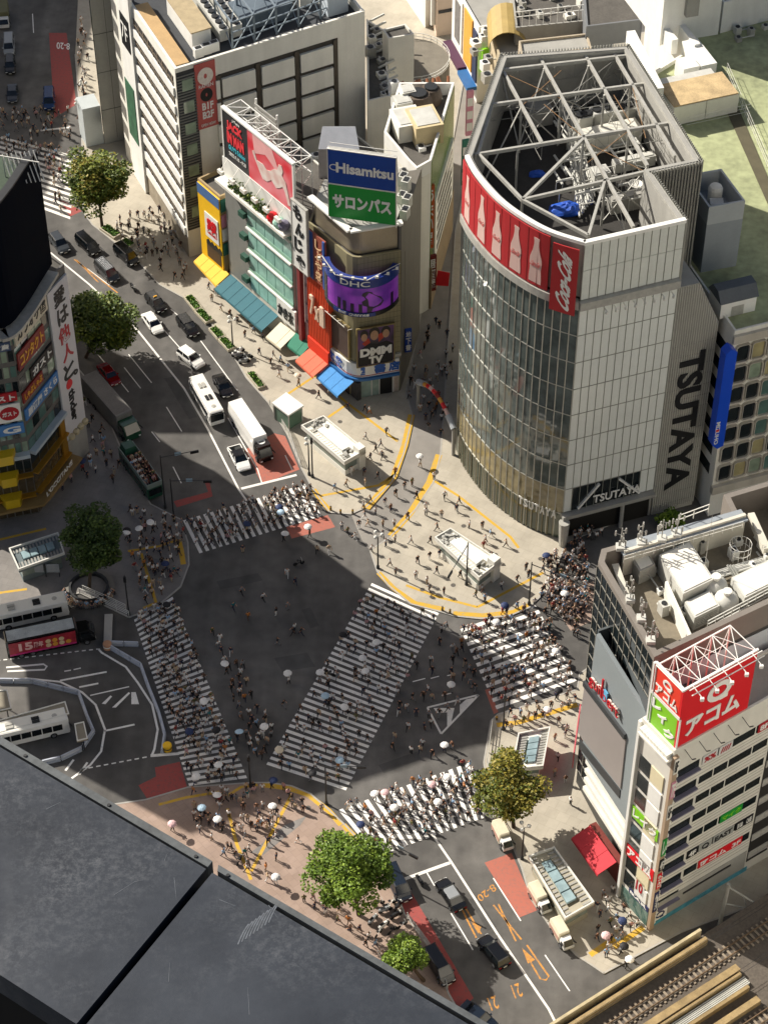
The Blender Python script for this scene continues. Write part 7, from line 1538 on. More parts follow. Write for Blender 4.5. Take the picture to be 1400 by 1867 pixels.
for k, (a, b, wd, lab) in enumerate((((343, 543), (362, 567), 1.5, 'kerbside planter nearest the black taxi'), ((362, 568), (383, 590), 1.5, 'kerbside planter between two others on the upper pavement'), ((388, 600), (404, 619), 1.5, 'planter just above the parked motorcycles'), ((405, 620), (424, 640), 1.5, 'planter touching the parked motorcycles'), ((456, 682), (478, 710), 1.3, 'planter beside the white box truck'), ((190, 416), (216, 434), 1.8, 'planter at the foot of the olive tree'), ((226, 440), (242, 452), 1.5, 'small planter beside the black minivan'))):
    p, q = P2(*a), P2(*b); d = (q - p).normalized(); n_ = Vector((-d.y, d.x)) * wd / 2; t = thing('planter', lab, 'planter', (*p.lerp(q, .5), .12), 'planters along the kerb'); qd = [p + n_, q + n_, q - n_, p - n_]
    mb = MB(); ring(mb, qd, .2, .1, .55); mb.build('edging', STONE, t); mb = MB(); r = random.Random(k); L_ = (q - p).length
    leaf_cloud(mb, int(L_ * 110), lambda: (lambda s, c: (p.x + d.x * s + n_.x * c, p.y + d.y * s + n_.y * c, .45 + abs(r.gauss(0, .16))))(r.uniform(.2, L_ - .2), r.uniform(-.75, .75)), .17, 4, r); mb.build('hedge', GRASS, t, recalc=False)

# ================================================================ STATION ENTRANCES AND STREET FURNITURE
EGL = glass('entrance_glass', '#7d8880', .1)
def entrance(lab, cs, z, kind, body=CREAM):
    q = [P2(*c, z) for c in cs]; q = ccw(q); c = sum(q, Vector((0, 0))) / 4; t = thing('station_entrance', lab, 'station entrance', (*c, .12), 'underground entrances')
    mb = MB(); ring(mb, inset(q, .5), .25, .12, 1.1); mb.build('base_wall', body, t)
    mb = MB(); ring(mb, inset(q, .55), .08, 1.1, z - .5); mb.build('glazing', EGL, t)
    mb = MB(); ring(mb, q, 1.2, z - .5, z - .15); mb.build('roof_edge', body, t)
    mb = MB(); ring(mb, q, .18, z - .15, z + .25); mb.build('rim', WSTEEL, t)
    mb = MB(); mb.prism(inset(q, .9), z - .75, z - .48); mb.build('roof', mat('entrance_roof', '#8d8672', .8, .2, 1), t)
    l0 = max(((q[i] - q[(i + 1) % 4]).length, i) for i in range(4))[1]; A, B, C_, D = q[l0], q[(l0 + 1) % 4], q[(l0 + 2) % 4], q[(l0 + 3) % 4]
    def bl(u, v): return A.lerp(B, u).lerp(D.lerp(C_, u), v)
    if kind == 'slab':
        mb = MB(); mb.prism([bl(.22, .3), bl(.8, .3), bl(.8, .62), bl(.22, .62)], z - .2, z + .35); mb.build('canopy_slab', WHITE, t)
        mb = MB()
        for k in range(16): u = .1 + .8 * k / 15; mb.bar((*bl(u, .1), z + .1), (*bl(u, .26), z + .1), .12, .1)
        mb.build('louvre', CREAM, t); mb = MB(); rr = random.Random(len(lab))
        for k in range(26): u, v = (rr.uniform(.03, .2), rr.uniform(.1, .9)) if rr.random() < .5 else (rr.uniform(.82, .97), rr.uniform(.1, .9)); a = bl(u, v); mb.obox(a, rr.uniform(0, 3), rr.uniform(.3, .8), rr.uniform(.2, .5), z - .15, z + rr.uniform(0, .3))
        tag(mb.build('roof_fitting', STEEL, t), kind='stuff')
        mb = MB(); mb.prism([bl(.86, .68), bl(1.0, .68), bl(1.0, .98), bl(.86, .98)], .2, z + .9); mb.build('lift_head', body, t)
    else:
        for k in range(4): mb = MB(); mb.prism([bl(.16 + .17 * k, .3), bl(.31 + .17 * k, .3), bl(.31 + .17 * k, .62), bl(.16 + .17 * k, .62)], z - .3, z + .12); mb.build('skylight', glass('skylight_glass', '#8fa6ab', .1), t)
        mb = MB()
        for k in range(14): mb.bar((*bl(.06 + .88 * k / 13, .68), z - .1), (*bl(.06 + .88 * k / 13, .94), z - .1), .25, .12); mb.bar((*bl(.06 + .88 * k / 13, .05), z - .1), (*bl(.06 + .88 * k / 13, .25), z - .1), .25, .12)
        mb.build('louvre', GREYW, t)
    mb = MB(); m_ = inset(q, .8); a, b = m_[(l0 + 1) % 4], m_[(l0 + 2) % 4]; mb.prism([a, b, b.lerp(m_[(l0 + 3) % 4], .12), a.lerp(m_[l0], .12)], .13, z - .8); mb.build('stairwell', mat('stairwell_dark', '#2c2820', .9, .2), t); return t
entrance('cream station entrance on the sunny plaza beside the glass lift', ((549, 777), (590, 759), (667, 822), (628, 844)), 3.4, 'slab')
entrance('cream station entrance in front of the curved glass building', ((792, 981), (821, 964), (913, 1024), (873, 1055)), 3.4, 'slab')
entrance('shaded station entrance with skylights at the left edge', ((17, 1001), (107, 972), (119, 1010), (35, 1040)), 3.2, 'sky', mat('blue_grey_wall', '#5f6b6e', .7, .1))
entrance('station entrance with skylights beside the small white trucks', ((962, 1562), (1010, 1545), (1083, 1646), (1030, 1676)), 3.4, 'sky', mat('warm_grey_wall', '#a09a88', .7, .1))
entrance('small station entrance half hidden by the golden tree', ((944, 1338), (1003, 1326), (990, 1398), (932, 1404)), 3.0, 'sky', CREAM)
q = [P2(*c, 3.4) for c in ((496, 734), (522, 715), (554, 739), (526, 757))]; c = sum(q, Vector((0, 0))) / 4; t = thing('glass_lift', 'glass lift shelter with a pale flat roof at the kerb', 'lift', (*c, .12)); mb = MB(); ring(mb, inset(q, .25), .08, .12, 3.1); mb.build('glazing', glass('lift_glass', '#5f7a68', .08), t); mb = MB(); mb.prism(ccw(q), 3.1, 3.4); mb.build('roof', WHITE, t)
mb = MB()
for p in inset(q, .2): mb.bar((*p, .12), (*p, 3.1), .14)
mb.pieces('post', WSTEEL, t); mb = MB(); mb.obox(c, .8, .9, .9, .12, 2.9); mb.build('lift_car', STEEL, t)
def pole(name, lab, base, h, arm=None, kind='lamp', cat='lamp post', m=DARK):
    p = P(*base, level(*base)); t = thing(name, lab, cat, p); mb = MB(); mb.tube(p, p + Vector((0, 0, h)), .13, 8, .08); mb.lathe(p, [(.24, 0), (.22, .5), (.14, .6)], 8); mb.build('pole', m, t)
    top = p + Vector((0, 0, h))
    if kind == 'lamp':
        for k in range(3): a = 2 * math.pi * k / 3; e = top + Vector((math.cos(a) * .6, math.sin(a) * .6, .1)); mb = MB(); mb.bar(top, e, .06); mb.lathe(e, [(.1, -.1), (.26, .1), (.28, .3), (.12, .5)], 10); mb.build('lantern', WSTEEL, t)
    if arm:
        z = h - .4; e = P(*arm, p.z + z); s = p + Vector((0, 0, z)); mb = MB(); mb.tube(s, e, .07, 6, .05); mb.build('arm', m, t)
        d = (e - s).normalized(); mb = MB(); mb.bar(e - d * .7 - Vector((0, 0, .2)), e + d * .5 - Vector((0, 0, .2)), .22, .4); mb.build('signal_head', BLACK, t)
        mb = MB(); mid = s.lerp(e, .5); mb.bar(mid - d * .45 + Vector((0, 0, .1)), mid + d * .45 + Vector((0, 0, .1)), .06, .6); mb.build('direction_plate', mat('pale_plate', '#8fa6b5', .5, .1), t)
    elif kind == 'signal': mb = MB(); mb.box(p.x - .18, p.x + .18, p.y - .15, p.y + .15, p.z + h - 1.2, p.z + h - .3); mb.build('signal_head', BLACK, t)
    return t
pole('street_lamp', 'lamp post with clustered lanterns at the rounded plaza corner', (689, 1036), 6.5)
pole('traffic_signal', 'dark signal mast with an arm beside the plaza station entrance', (850, 1066), 8.5, (820, 1046), 'signal', 'traffic signal')
pole('traffic_signal', 'tall dark signal mast by the right hand crossing', (964, 1102), 8.5, (1084, 1074), 'signal', 'traffic signal')
pole('street_lamp', 'lamp post standing left of the plaza station entrance', (564, 866), 6.5); pole('traffic_signal', 'bare dark mast beside the lamp post left of the plaza entrance', (570, 870), 8, None, 'signal', 'traffic signal')
pole('traffic_signal', 'dark signal mast reaching over the upper road behind the open top bus', (302, 926), 10.5, (356, 822), 'signal', 'traffic signal')
pole('traffic_signal', 'dark signal mast with a low arm above the red road patch', (318, 950), 8.5, (380, 876), 'signal', 'traffic signal')
pole('traffic_signal', 'dark signal mast by the white ramp railing', (236, 1122), 8, None, 'signal', 'traffic signal')
pole('traffic_signal', 'signal post on the kerb of the pink plaza between two crossings', (457, 1434), 6.5, None, 'signal', 'traffic signal')
pole('traffic_signal', 'signal mast reaching over the long diagonal crossing', (595, 1466), 8, (660, 1397), 'signal', 'traffic signal')
pole('street_lamp', 'round topped lamp post behind the front small white truck', (951, 1566), 6.5); pole('street_lamp', 'lamp post beside the planters on the upper pavement', (425, 634), 5.5)
pole('street_lamp', 'lamp post near the seated cyclist on the dark upper left street', (150, 250), 7); pole('street_lamp', 'lamp post at the grey block in the dark street', (158, 215), 7)
pole('traffic_signal', 'signal post behind the triangle road marking', (917, 1330), 7, None, 'signal', 'traffic signal')
pole('street_lamp', 'lamp post between the yellow shop and the striped store', (350, 440), 6)
pole('traffic_signal', 'signal mast over the lower road beside the largest tree', (705, 1596), 7.5, (755, 1560), 'signal', 'traffic signal')
for k, (u, v) in enumerate(((603, 930), (621, 936), (643, 936), (664, 930), (806, 1113), (820, 1118), (540, 892), (548, 905), (563, 906), (905, 1312), (920, 1318))):
    p = P(u, v, .12); t = thing('bollard', 'short stone coloured bollard along a plaza kerb', 'bollard', p, 'bollards along the kerbs'); mb = MB(); mb.lathe(p, [(.16, 0), (.15, .75), (.1, .85)], 10); mb.build('shaft', mat('bollard_brown', '#6f604a', .7, .15), t); mb = MB(); mb.lathe(p + Vector((0, 0, .6)), [(.17, 0), (.17, .12)], 10); mb.build('band', YELLOW, t)
def fence_run(name, lab, pts, h, m, step=1.5, z=.12, slab=None):
    q = [P(*p, z) for p in pts]; t = thing(name, lab, 'fence', q[0]); mb = MB()
    for a, b in zip(q, q[1:]):
        n_ = max(1, int((b - a).length / step))
        for i in range(n_ + 1): c = a.lerp(b, i / n_); mb.bar(c, c + Vector((0, 0, h)), .08)
        for hh_ in (.35 * h, .68 * h, h): mb.bar(a + Vector((0, 0, hh_)), b + Vector((0, 0, hh_)), .07)
    mb.build('rail', m, t); return t
fence_run('ramp_railing', 'white ramp railing in front of the shaded tree', ((146, 1082), (190, 1102), (236, 1124)), 1.1, WSTEEL); fence_run('ramp_railing', 'inner rail of the ramp behind the white bus', ((152, 1077), (196, 1096), (230, 1112)), 1.1, WSTEEL)
fence_run('pedestrian_fence', 'dark kerb fence along the sunny plaza beside the box truck', ((492, 738), (528, 795), (548, 850)), 1.0, STEEL); fence_run('pedestrian_fence', 'kerb fence on the lower right pavement', ((897, 1320), (888, 1390), (898, 1478), (940, 1548)), 1.0, STEEL)
fence_run('pedestrian_fence', 'kerb fence between the pink plaza and the lower road', ((742, 1672), (786, 1732), (816, 1806)), 1.0, STEEL)
BARB = mat('barrier_blue_grey', '#aeb4bf', .6, .1); BARW = mat('barrier_white', '#c8ccd4', .6, .08)
def barrier_run(pts, lab):
    q = [P2(*p) for p in pts]; n0 = 0
    for a, b in zip(q, q[1:]):
        n_ = max(1, round((b - a).length / 2.1)); ang = math.atan2((b - a).y, (b - a).x); l_ = (b - a).length / n_ - .12
        for i in range(n_):
            c = a.lerp(b, (i + .5) / n_); t = thing('road_barrier', lab, 'barrier', (*c, 0), 'pale blue barriers of the bus terminal'); mb = MB(); mb.obox(c, ang, l_, .4, .02, .25); mb.obox(c, ang, l_, .2, .25, .85); mb.build('body', BARB, t); mb = MB(); mb.obox(c, ang, l_ * .8, .24, .42, .72); mb.build('stripe', BARW, t)
barrier_run(((200, 1176), (254, 1178)), 'pale blue barrier in the short straight run beside the left crossing')
barrier_run(((200, 1182), (258, 1216), (270, 1250), (290, 1300), (301, 1340), (296, 1374)), 'pale blue barrier in the outer curve between the bus lane and the left crossing')
barrier_run(((-8, 1244), (60, 1245), (145, 1266), (160, 1308), (172, 1336), (150, 1368), (112, 1386), (78, 1394)), 'pale blue barrier in the inner curve round the bus island')
def slab_roof(lab, cs, z, m):
    q = [P2(*c, z) for c in cs]; c = sum(q, Vector((0, 0))) / len(q); t = thing('bus_shelter', lab, 'shelter', (*c, 0)); mb = MB(); mb.prism(ccw(q), z - .25, z); mb.build('roof', m, t); mb = MB(); ring(mb, q, .15, z, z + .12); mb.build('rim', WSTEEL, t)
    mb = MB()
    for p in inset(q, .6): mb.tube((*p, 0), (*p, z - .25), .08, 6)
    mb.pieces('post', DARK, t)
TANR = mat('tan_shelter_roof', '#8a8373', .85, .15, .5)
slab_roof('long tan bus shelter roof beside the nearest white bus', ((-60, 1330), (120, 1279), (127, 1302), (-60, 1352)), 3.0, TANR); slab_roof('small tan shelter roof at the left edge of the bus island', ((-40, 1262), (14, 1258), (22, 1292), (-40, 1306)), 3.0, TANR); slab_roof('little square shelter roof in front of the nearest white bus', ((136, 1320), (154, 1316), (161, 1347), (141, 1352)), 2.8, TANR)
t = thing('traffic_island_post', 'orange cushion drum at the tip of the barrier', 'bollard', P(197, 1181)); p = P(197, 1181); mb = MB(); mb.lathe(p, [(.6, 0), (.6, .9), (.5, 1.0)], 12); mb.build('drum', mat('faded_orange', '#b98a6a', .7, .1), t); mb = MB(); mb.lathe(p + Vector((0, 0, .4)), [(.62, 0), (.62, .2)], 12); mb.build('band', WHITE, t)
p = P(306, 1366); t = thing('traffic_island_post', 'yellow warning drum at the lower end of the barrier', 'bollard', p); mb = MB(); mb.lathe(p, [(.6, 0), (.6, .9), (.5, 1.0)], 12); mb.build('drum', YELLOW, t); mb = MB(); mb.lathe(p + Vector((0, 0, .4)), [(.62, 0), (.62, .2)], 12); mb.build('band', DARK, t)
p0, p1 = P2(197, 1178), P2(199, 1122); mb = MB(); d = (p1 - p0).normalized(); n_ = Vector((-d.y, d.x)) * .55; mb.prism([p0 + n_, p1 + n_, p1 - n_, p0 - n_], .003, .3); tag(mb.build('median_strip', mat('median_concrete', '#a8a6a0', .8, .1)), kind='structure')
for u, v, lab in ((85, 1052, 'pair of white framed notice boards by the shaded tree'),):
    p = P(u, v, .12); t = thing('notice_board', lab, 'sign', p); mb = MB()
    for k in (-1.1, 1.1): mb.box(p.x + k - .9, p.x + k + .9, p.y - .05, p.y + .05, p.z + 1, p.z + 2.6)
    mb.build('panel', mat('grey_board', '#8f9498', .6, .2, 2), t); mb = MB()
    for k in (-1.9, 0, 1.9): mb.bar(p + Vector((k, .1, 0)), p + Vector((k, .1, 2.7)), .1)
    mb.pieces('post', DARK, t)
p = P(163, 1074, .12); t = thing('round_bench', 'round stone bench ring under the shaded tree', 'bench', p); mb = MB(); ring(mb, [p.xy + Vector((3.6 * math.cos(i * math.pi / 10), 3.6 * math.sin(i * math.pi / 10))) for i in range(20)], .8, .13, .5); mb.build('seat', mat('bench_stone', '#77736c', .8, .1), t); mb = MB(); ring(mb, [p.xy + Vector((2.8 * math.cos(i * math.pi / 10), 2.8 * math.sin(i * math.pi / 10))) for i in range(20)], .3, .13, .8); mb.build('tree_guard', DARK, t)
# ================================================================ VEHICLES
TYRE = mat('tyre_rubber', '#151515', .9, .2); RIMS = mat('wheel_rim', '#8d8f92', .35, .1, metal=.7); CARG = glass('car_glass', '#10161a', .06); LAMP = mat('head_lamp', '#d8dad8', .2, .05); TAIL = mat('tail_lamp', '#a01212', .3, .05); PLATE = mat('number_plate', '#d5d3c8', .5, .05)
PAINTS = {}
def paint(h):
    if h not in PAINTS: PAINTS[h] = mat('car_paint_' + {'#e6e5e0': 'white', '#0c0d0f': 'black', '#3a3e42': 'grey', '#8b8f92': 'silver', '#7e1014': 'red', '#14305c': 'blue', '#17202c': 'navy', '#1f4a35': 'green', '#c9c5b8': 'cream'}.get(h, 'dark'), h, .22, .05, 1, spec=.7)
    return PAINTS[h]
def wheels(t, l, w, r, xs, zr=None):
    for x in xs:
        for s in (-1, 1):
            mb = MB(); y = s * (w / 2 - .1); mb.tube((x, y - .11, r), (x, y + .11, r), r, 12); wl = mb.build('wheel', TYRE, t)
            mb = MB(); mb.tube((x, y + s * .08, r), (x, y + s * .125, r), r * .62, 10); mb.build('rim', RIMS, wl)
def loft(mb, st):    # stations (x, halfwidth, zlow, zhigh, top inset)
    vs = []; n = len(st)
    for x, hw, z0, z1, ins in st:
        m_ = z0 + (z1 - z0) * .6; vs += [(x, -hw * .92, z0), (x, -hw, m_), (x, -hw + ins, z1), (x, hw - ins, z1), (x, hw, m_), (x, hw * .92, z0)]
    fs = [(6 * i + k, 6 * i + (k + 1) % 6, 6 * i + 6 + (k + 1) % 6, 6 * i + 6 + k) for i in range(n - 1) for k in range(6)] + [tuple(range(5, -1, -1)), tuple(range(6 * n - 6, 6 * n))]
    return mb.add(vs, fs)
KIND = {'sedan': (4.7, 1.78, 1.45, -.36, -.20, .10, .25, .9, .88), 'suv': (4.6, 1.84, 1.68, -.48, -.40, .08, .24, 1.05, 1.02), 'van': (4.9, 1.85, 1.9, -.49, -.45, .20, .36, 1.1, 1.05), 'taxi': (4.4, 1.7, 1.75, -.46, -.36, .14, .28, 1.0, .98), 'sport': (4.9, 1.95, 1.38, -.46, -.18, .06, .24, .85, .82)}
def car(lab, kind, rear, front, col, roofcol=None, cat='car', rack=False, zoff=0, name='parked_car'):
    l, w, h, xrb, xrt, xft, xfb, hb, hh_ = KIND[kind]; a, b = P(*rear), P(*front); c = a.lerp(b, .5); ang = math.atan2(b.y - a.y, b.x - a.x)
    t = thing(name, lab, cat); hw = w / 2; m = paint(col)
    mb = MB(); loft(mb, [(-l * .5, hw * .86, .35, hb * .8, .1), (-l * .485, hw * .95, .24, hb * .96, .1), (-l * .36, hw, .2, hb, .08), (l * xfb, hw, .2, hb, .1), (l * .42, hw * .97, .22, hh_ * .88, .14), (l * .485, hw * .88, .26, hh_ * .72, .16), (l * .5, hw * .8, .36, hh_ * .55, .1)]); mb.build('body', m, t, smooth=False)
    mb = MB(); q = hw - .1; tq_ = hw - .24
    mb.hexa([(l * xrb, -q, hb - .03), (l * xfb, -q, hb - .03), (l * xfb, q, hb - .03), (l * xrb, q, hb - .03), (l * xrt, -tq_, h - .07), (l * xft, -tq_, h - .07), (l * xft, tq_, h - .07), (l * xrt, tq_, h - .07)]); mb.build('window', CARG, t)
    mb = MB(); mb.hexa([(l * xrt - .12, -tq_ - .02, h - .09), (l * xft + .1, -tq_ - .02, h - .09), (l * xft + .1, tq_ + .02, h - .09), (l * xrt - .12, tq_ + .02, h - .09), (l * xrt, -tq_ + .08, h), (l * xft, -tq_ + .08, h), (l * xft, tq_ - .08, h), (l * xrt, tq_ - .08, h)]); mb.build('roof', paint(roofcol) if roofcol else m, t)
    mb = MB()
    for s in (-1, 1):
        mb.bar((l * xrb, s * q, hb), (l * xrt, s * tq_, h - .05), .09); mb.bar((l * xfb, s * q, hb), (l * xft, s * tq_, h - .05), .08); xm = l * (xrt + xft) / 2; mb.bar((xm, s * (q + .0), hb), (xm, s * (tq_ + .01), h - .05), .08)
    mb.pieces('pillar', m, t)
    for s in (-1, 1):
        mb = MB(); mb.box(l * .445, l * .492, s * hw * .62 - .16, s * hw * .62 + .16, hh_ * .52, hh_ * .72); mb.build('headlight', LAMP, t)
        mb = MB(); mb.box(-l * .503, -l * .47, s * hw * .68 - .15, s * hw * .68 + .15, hb * .62, hb * .82); mb.build('tail_light', TAIL, t)
        mb = MB(); mb.box(l * xfb - .35, l * xfb - .15, s * (hw + .02) - .1, s * (hw + .02) + .1, hb, hb + .15); mb.build('mirror', m, t)
    mb = MB(); mb.box(-l * .506, -l * .49, -.22, .22, .5, .68); mb.box(l * .49, l * .506, -.22, .22, .38, .52); mb.build('number_plate', PLATE, t)
    if rack:
        mb = MB()
        for k in range(7): mb.bar((l * xrt + .1, -tq_ + .1 + k * .22, h + .03), (l * xft, -tq_ + .1 + k * .22, h + .03), .05)
        mb.build('roof_rack', RIMS, t)
    if cat == 'taxi': mb = MB(); mb.box(-.1, .1, -.25, .25, h - .01, h + .16); mb.build('roof_sign', AMB, t)
    wheels(t, l, w, .33, (-l * .3, l * .3)); t.location = (c.x, c.y, 0.015); t.rotation_euler = (0, 0, ang); t.scale = (1.08, 1.12, 1.08); return t
W_, K_, G_, S_ = '#e6e5e0', '#0c0d0f', '#3a3e42', '#8b8f92'
car('white sedan in the middle lane of the upper road', 'sedan', (267, 577), (292, 612), W_)
car('black taxi beside the white sedan on the upper road', 'taxi', (268, 538), (302, 578), K_, cat='taxi')
car('black car with pale roof rails by the kerb behind the white crossover', 'suv', (327, 580), (360, 622), K_)
car('white crossover with a dark sunroof on the upper road', 'suv', (327, 642), (371, 676), W_)
car('black car squeezed between the white minibus and the box truck', 'sedan', (396, 688), (418, 730), K_)
car('low white coupe waiting at the upper stop line', 'sport', (424, 815), (450, 866), W_, K_)
car('long black wagon high on the upper road', 'van', (140, 432), (184, 474), K_)
car('grey van with a ribbed roof rack near the half shaded tree', 'van', (181, 486), (212, 518), G_, rack=True)
car('black minivan close to the upper kerb', 'van', (208, 450), (256, 494), K_); car('grey car beside the dark screen at the far lane', 'suv', (95, 430), (125, 470), G_)
car('red car behind the grey trailer', 'sedan', (186, 670), (214, 706), '#7e1014')
car('silver van parked in the dark upper left street', 'van', (18, 72), (18, 106), S_); car('black car just below the silver van in the dark street', 'taxi', (20, 108), (20, 142), K_); car('dark blue car in the dark street near the sunlit crossing', 'sedan', (24, 158), (24, 194), '#17202c')
car('blue van heading down the dark upper left street', 'van', (91, 165), (91, 212), '#14305c'); 
car('black sedan with a silver roof at the lower stop line', 'sedan', (842, 1668), (800, 1606), K_, S_); car('black car waiting behind the sedan on the lower road', 'suv', (922, 1770), (876, 1712), K_)
car('dark van half under the largest tree', 'van', (716, 1600), (734, 1636), '#17202c'); car('black van parked beside the small bright tree', 'van', (782, 1740), (818, 1796), K_); car('dark car cut by the bottom edge of the picture', 'sedan', (848, 1842), (896, 1878), '#17202c')
def boxy(name, lab, cat, rear, front, l, w, h, col, roofm=None, wins=True, cabin=None):
    a, b = P(*rear), P(*front); c = a.lerp(b, .5); ang = math.atan2(b.y - a.y, b.x - a.x); t = thing(name, lab, cat); m = col; hw = w / 2
    x0 = -l / 2; x1 = l / 2 - (cabin or 0)
    mb = MB(); loft(mb, [(x0, hw * .97, .45, h * .97, .12), (x0 + .12, hw, .35, h, .12), (x1 - .15, hw, .35, h, .12), (x1, hw * .97, .4, h * .96, .14)]); mb.build('body' if not cabin else 'cargo_box', m, t)
    if roofm: mb = MB(); mb.box(x0 + .3, x1 - .3, -hw + .25, hw - .25, h - .01, h + .04); mb.build('roof_panel', roofm, t)
    return t, x0, x1, hw, ang, c
def place(t, c, ang, z=.015): t.location = (c.x, c.y, z); t.rotation_euler = (0, 0, ang)
def bus(lab, rear, front, l, h, roofm, col=None, w=2.4):
    t, x0, x1, hw, ang, c = boxy('city_bus', lab, 'bus', rear, front, l, w, h, col or paint(W_), roofm); n = int(l / 1.5)
    for s in (-1, 1):
        for k in range(n): mb = MB(); a = x0 + .4 + (l - 1.2) * k / n; y = s * (hw + .005); mb.box(a, a + (l - 1.2) / n - .12, y - .03, y + .03, h * .45, h * .8); mb.build('window', CARG, t)
    mb = MB(); mb.box(x1 - .06, x1 + .03, -hw + .15, hw - .15, h * .38, h * .85); mb.build('windscreen', CARG, t)
    mb = MB(); mb.box(x1 - .06, x1 + .04, -hw + .3, hw - .3, h * .87, h * .95); mb.build('destination_sign', BLACK, t)
    for k, x in enumerate((x0 + l * .3, x0 + l * .62)):
        mb = MB(); mb.box(x - .5, x + .5, -.5, -.08, h + .02, h + .2); mb.build('roof_vent', BLACK if k else STEEL, t); mb = MB(); mb.box(x - .5, x + .5, .08, .5, h + .02, h + .2); mb.build('roof_vent', BLACK if k else STEEL, t)
    mb = MB(); mb.lathe((x0 + l * .85, 0, h), [(.35, 0), (.35, .08), (.2, .1)], 12); mb.build('roof_hatch', STEEL, t)
    for s in (-1, 1):
        mb = MB(); mb.box(x1 - .02, x1 + .05, s * hw * .75 - .15, s * hw * .75 + .15, .7, .9); mb.build('headlight', LAMP, t); mb = MB(); mb.bar((x1, s * hw, h * .8), (x1 + .3, s * (hw + .2), h * .6), .1); mb.build('mirror', BLACK, t)
    wheels(t, l, w, .46, (-l * .28, l * .3)); place(t, c, ang); return t
RB = mat('bus_roof_white', '#dedcd2', .5, .06, 1)
bus('white minibus on the sunny upper road', (352, 697), (405, 790), 9.0, 2.9, RB)
bus('long white bus at the upper edge of the bus terminal', (-24, 1146), (132, 1112), 10.8, 3.0, RB); bus('white bus nearest the dark ledge in the bus terminal', (-24, 1362), (128, 1326), 10.8, 3.0, RB)
PEND = []
def truck(lab, rear, front, l, h, w, boxm, cabm, cabl=2.0, cabh=2.6, cat='truck', side=None, roofm=None):
    t, x0, x1, hw, ang, c = boxy('box_truck', lab, cat, rear, front, l, w, h, boxm, roofm, cabin=cabl + .15)
    mb = MB(); loft(mb, [(x1 + .15, hw * .95, .5, cabh, .12), (x1 + cabl * .7, hw * .95, .45, cabh, .18), (x1 + cabl + .1, hw * .92, .45, cabh * .6, .1), (x1 + cabl + .15, hw * .9, .5, cabh * .45, .1)]); mb.build('cab', cabm, t)
    mb = MB(); p = x1 + cabl * .72; mb.hexa([(p + .36 * cabl, -hw * .8, cabh * .62), (p + .40 * cabl, -hw * .8, cabh * .6), (p + .40 * cabl, hw * .8, cabh * .6), (p + .36 * cabl, hw * .8, cabh * .62), (p, -hw * .72, cabh * .95), (p + .06, -hw * .72, cabh * .97), (p + .06, hw * .72, cabh * .97), (p, hw * .72, cabh * .95)]); mb.build('windscreen', CARG, t)
    for s in (-1, 1):
        mb = MB(); mb.box(x1 + .5, x1 + cabl * .75, s * (hw * .95) - .03, s * hw * .95 + .03, cabh * .58, cabh * .86); mb.build('side_window', CARG, t)
        mb = MB(); mb.box(x1 + cabl + .1, x1 + cabl + .2, s * hw * .7 - .15, s * hw * .7 + .15, .7, .95); mb.build('headlight', LAMP, t)
        mb = MB(); mb.bar((x1 + cabl * .8, s * hw * .95, cabh * .75), (x1 + cabl, s * (hw + .25), cabh * .6), .12); mb.build('mirror', BLACK, t)
    mb = MB(); mb.box(x0, x1 + cabl, -hw * .5, hw * .5, .4, .6); mb.build('chassis', DARK, t)
    wheels(t, l, w, .45, (x0 + l * .15, x0 + l * .28, x1 + cabl * .5) if l > 7 else (x0 + l * .2, x1 + cabl * .4)); PEND.append((t, c, ang)); return t, x0, x1, hw
t, x0, x1, hw = truck('white box truck with a black cab at the red lane', (424, 752), (494, 856), 11.2, 3.7, 2.4, paint(W_), paint(K_))
mb = MB(); mb.lathe((x1 + .3, 0, 3.0), [(.62, 0), (.62, .05)], 16); mb.build('cab_roof_disc', WHITE, t)
text3('GSI', (x1 + .3, .35, 3.06), (0, -.7, 0), (.3, 0, 0), BLACK, 'lettering', t, .02, .02)
mb = MB(); mb.box(x1 + .16, x1 + 1.4, -hw * .85, hw * .85, 2.55, 3.0); mb.build('wind_deflector', paint(K_), t)
ADR = mat('advert_red', '#9c2434', .5, .4, 1.4, fine=3)
t, x0, x1, hw = truck('black advertising truck with a red poster side in the bus terminal', (2, 1196), (186, 1158), 12.0, 3.6, 2.4, paint(K_), paint(K_), 2.2, 2.6, roofm=mat('worn_white_roof', '#9fa5a6', .7, .35, .8))
mb = MB(); mb.box(x0 + .3, x1 - .3, -hw - .06, -hw - .005, .9, 3.3); mb.build('poster', ADR, t)
text3('15', (x0 + 1.6, -hw - .07, 1.5), (1.9, 0, 0), (0, 0, 1.5), mat('pale_pink_print', '#e0b7b2', .6, .05), 'lettering', t, .02, .04); text3('周年', (x0 + 3.6, -hw - .07, 1.6), (1.3, 0, 0), (0, 0, 1.2), mat('pale_pink_print', '#e0b7b2'), 'lettering', t, .02, .03)
mb = MB(); mb.box(x0 + .3, x1 - .3, -hw - .09, -hw - .061, .9, 1.15); mb.build('pink_strip', mat('pink_strip', '#c2307a', .5, .2, 2), t)
for k in range(7): mb = MB(); a = x0 + 5.6 + (k % 4) * .9; z = 1.6 + (k // 4) * .8; mb.tube((a, -hw - .07, z), (a, -hw - .09, z), .38, 12); mb.build('round_print', mat(('cream_print', 'amber_panel')[k % 2], '#d8c39a', .6, .1), t)
t, x0, x1, hw = truck('long grey roofed trailer truck parked at the shaded left kerb', (158, 706), (254, 815), 13.2, 3.9, 2.9, mat('trailer_grey', '#7c7a76', .6, .12, .5, grime=.3), paint('#1f4a35'), 2.3, 3.0, roofm=mat('grey_tarpaulin_roof', '#77746f', .85, .2, .4))
mb = MB()
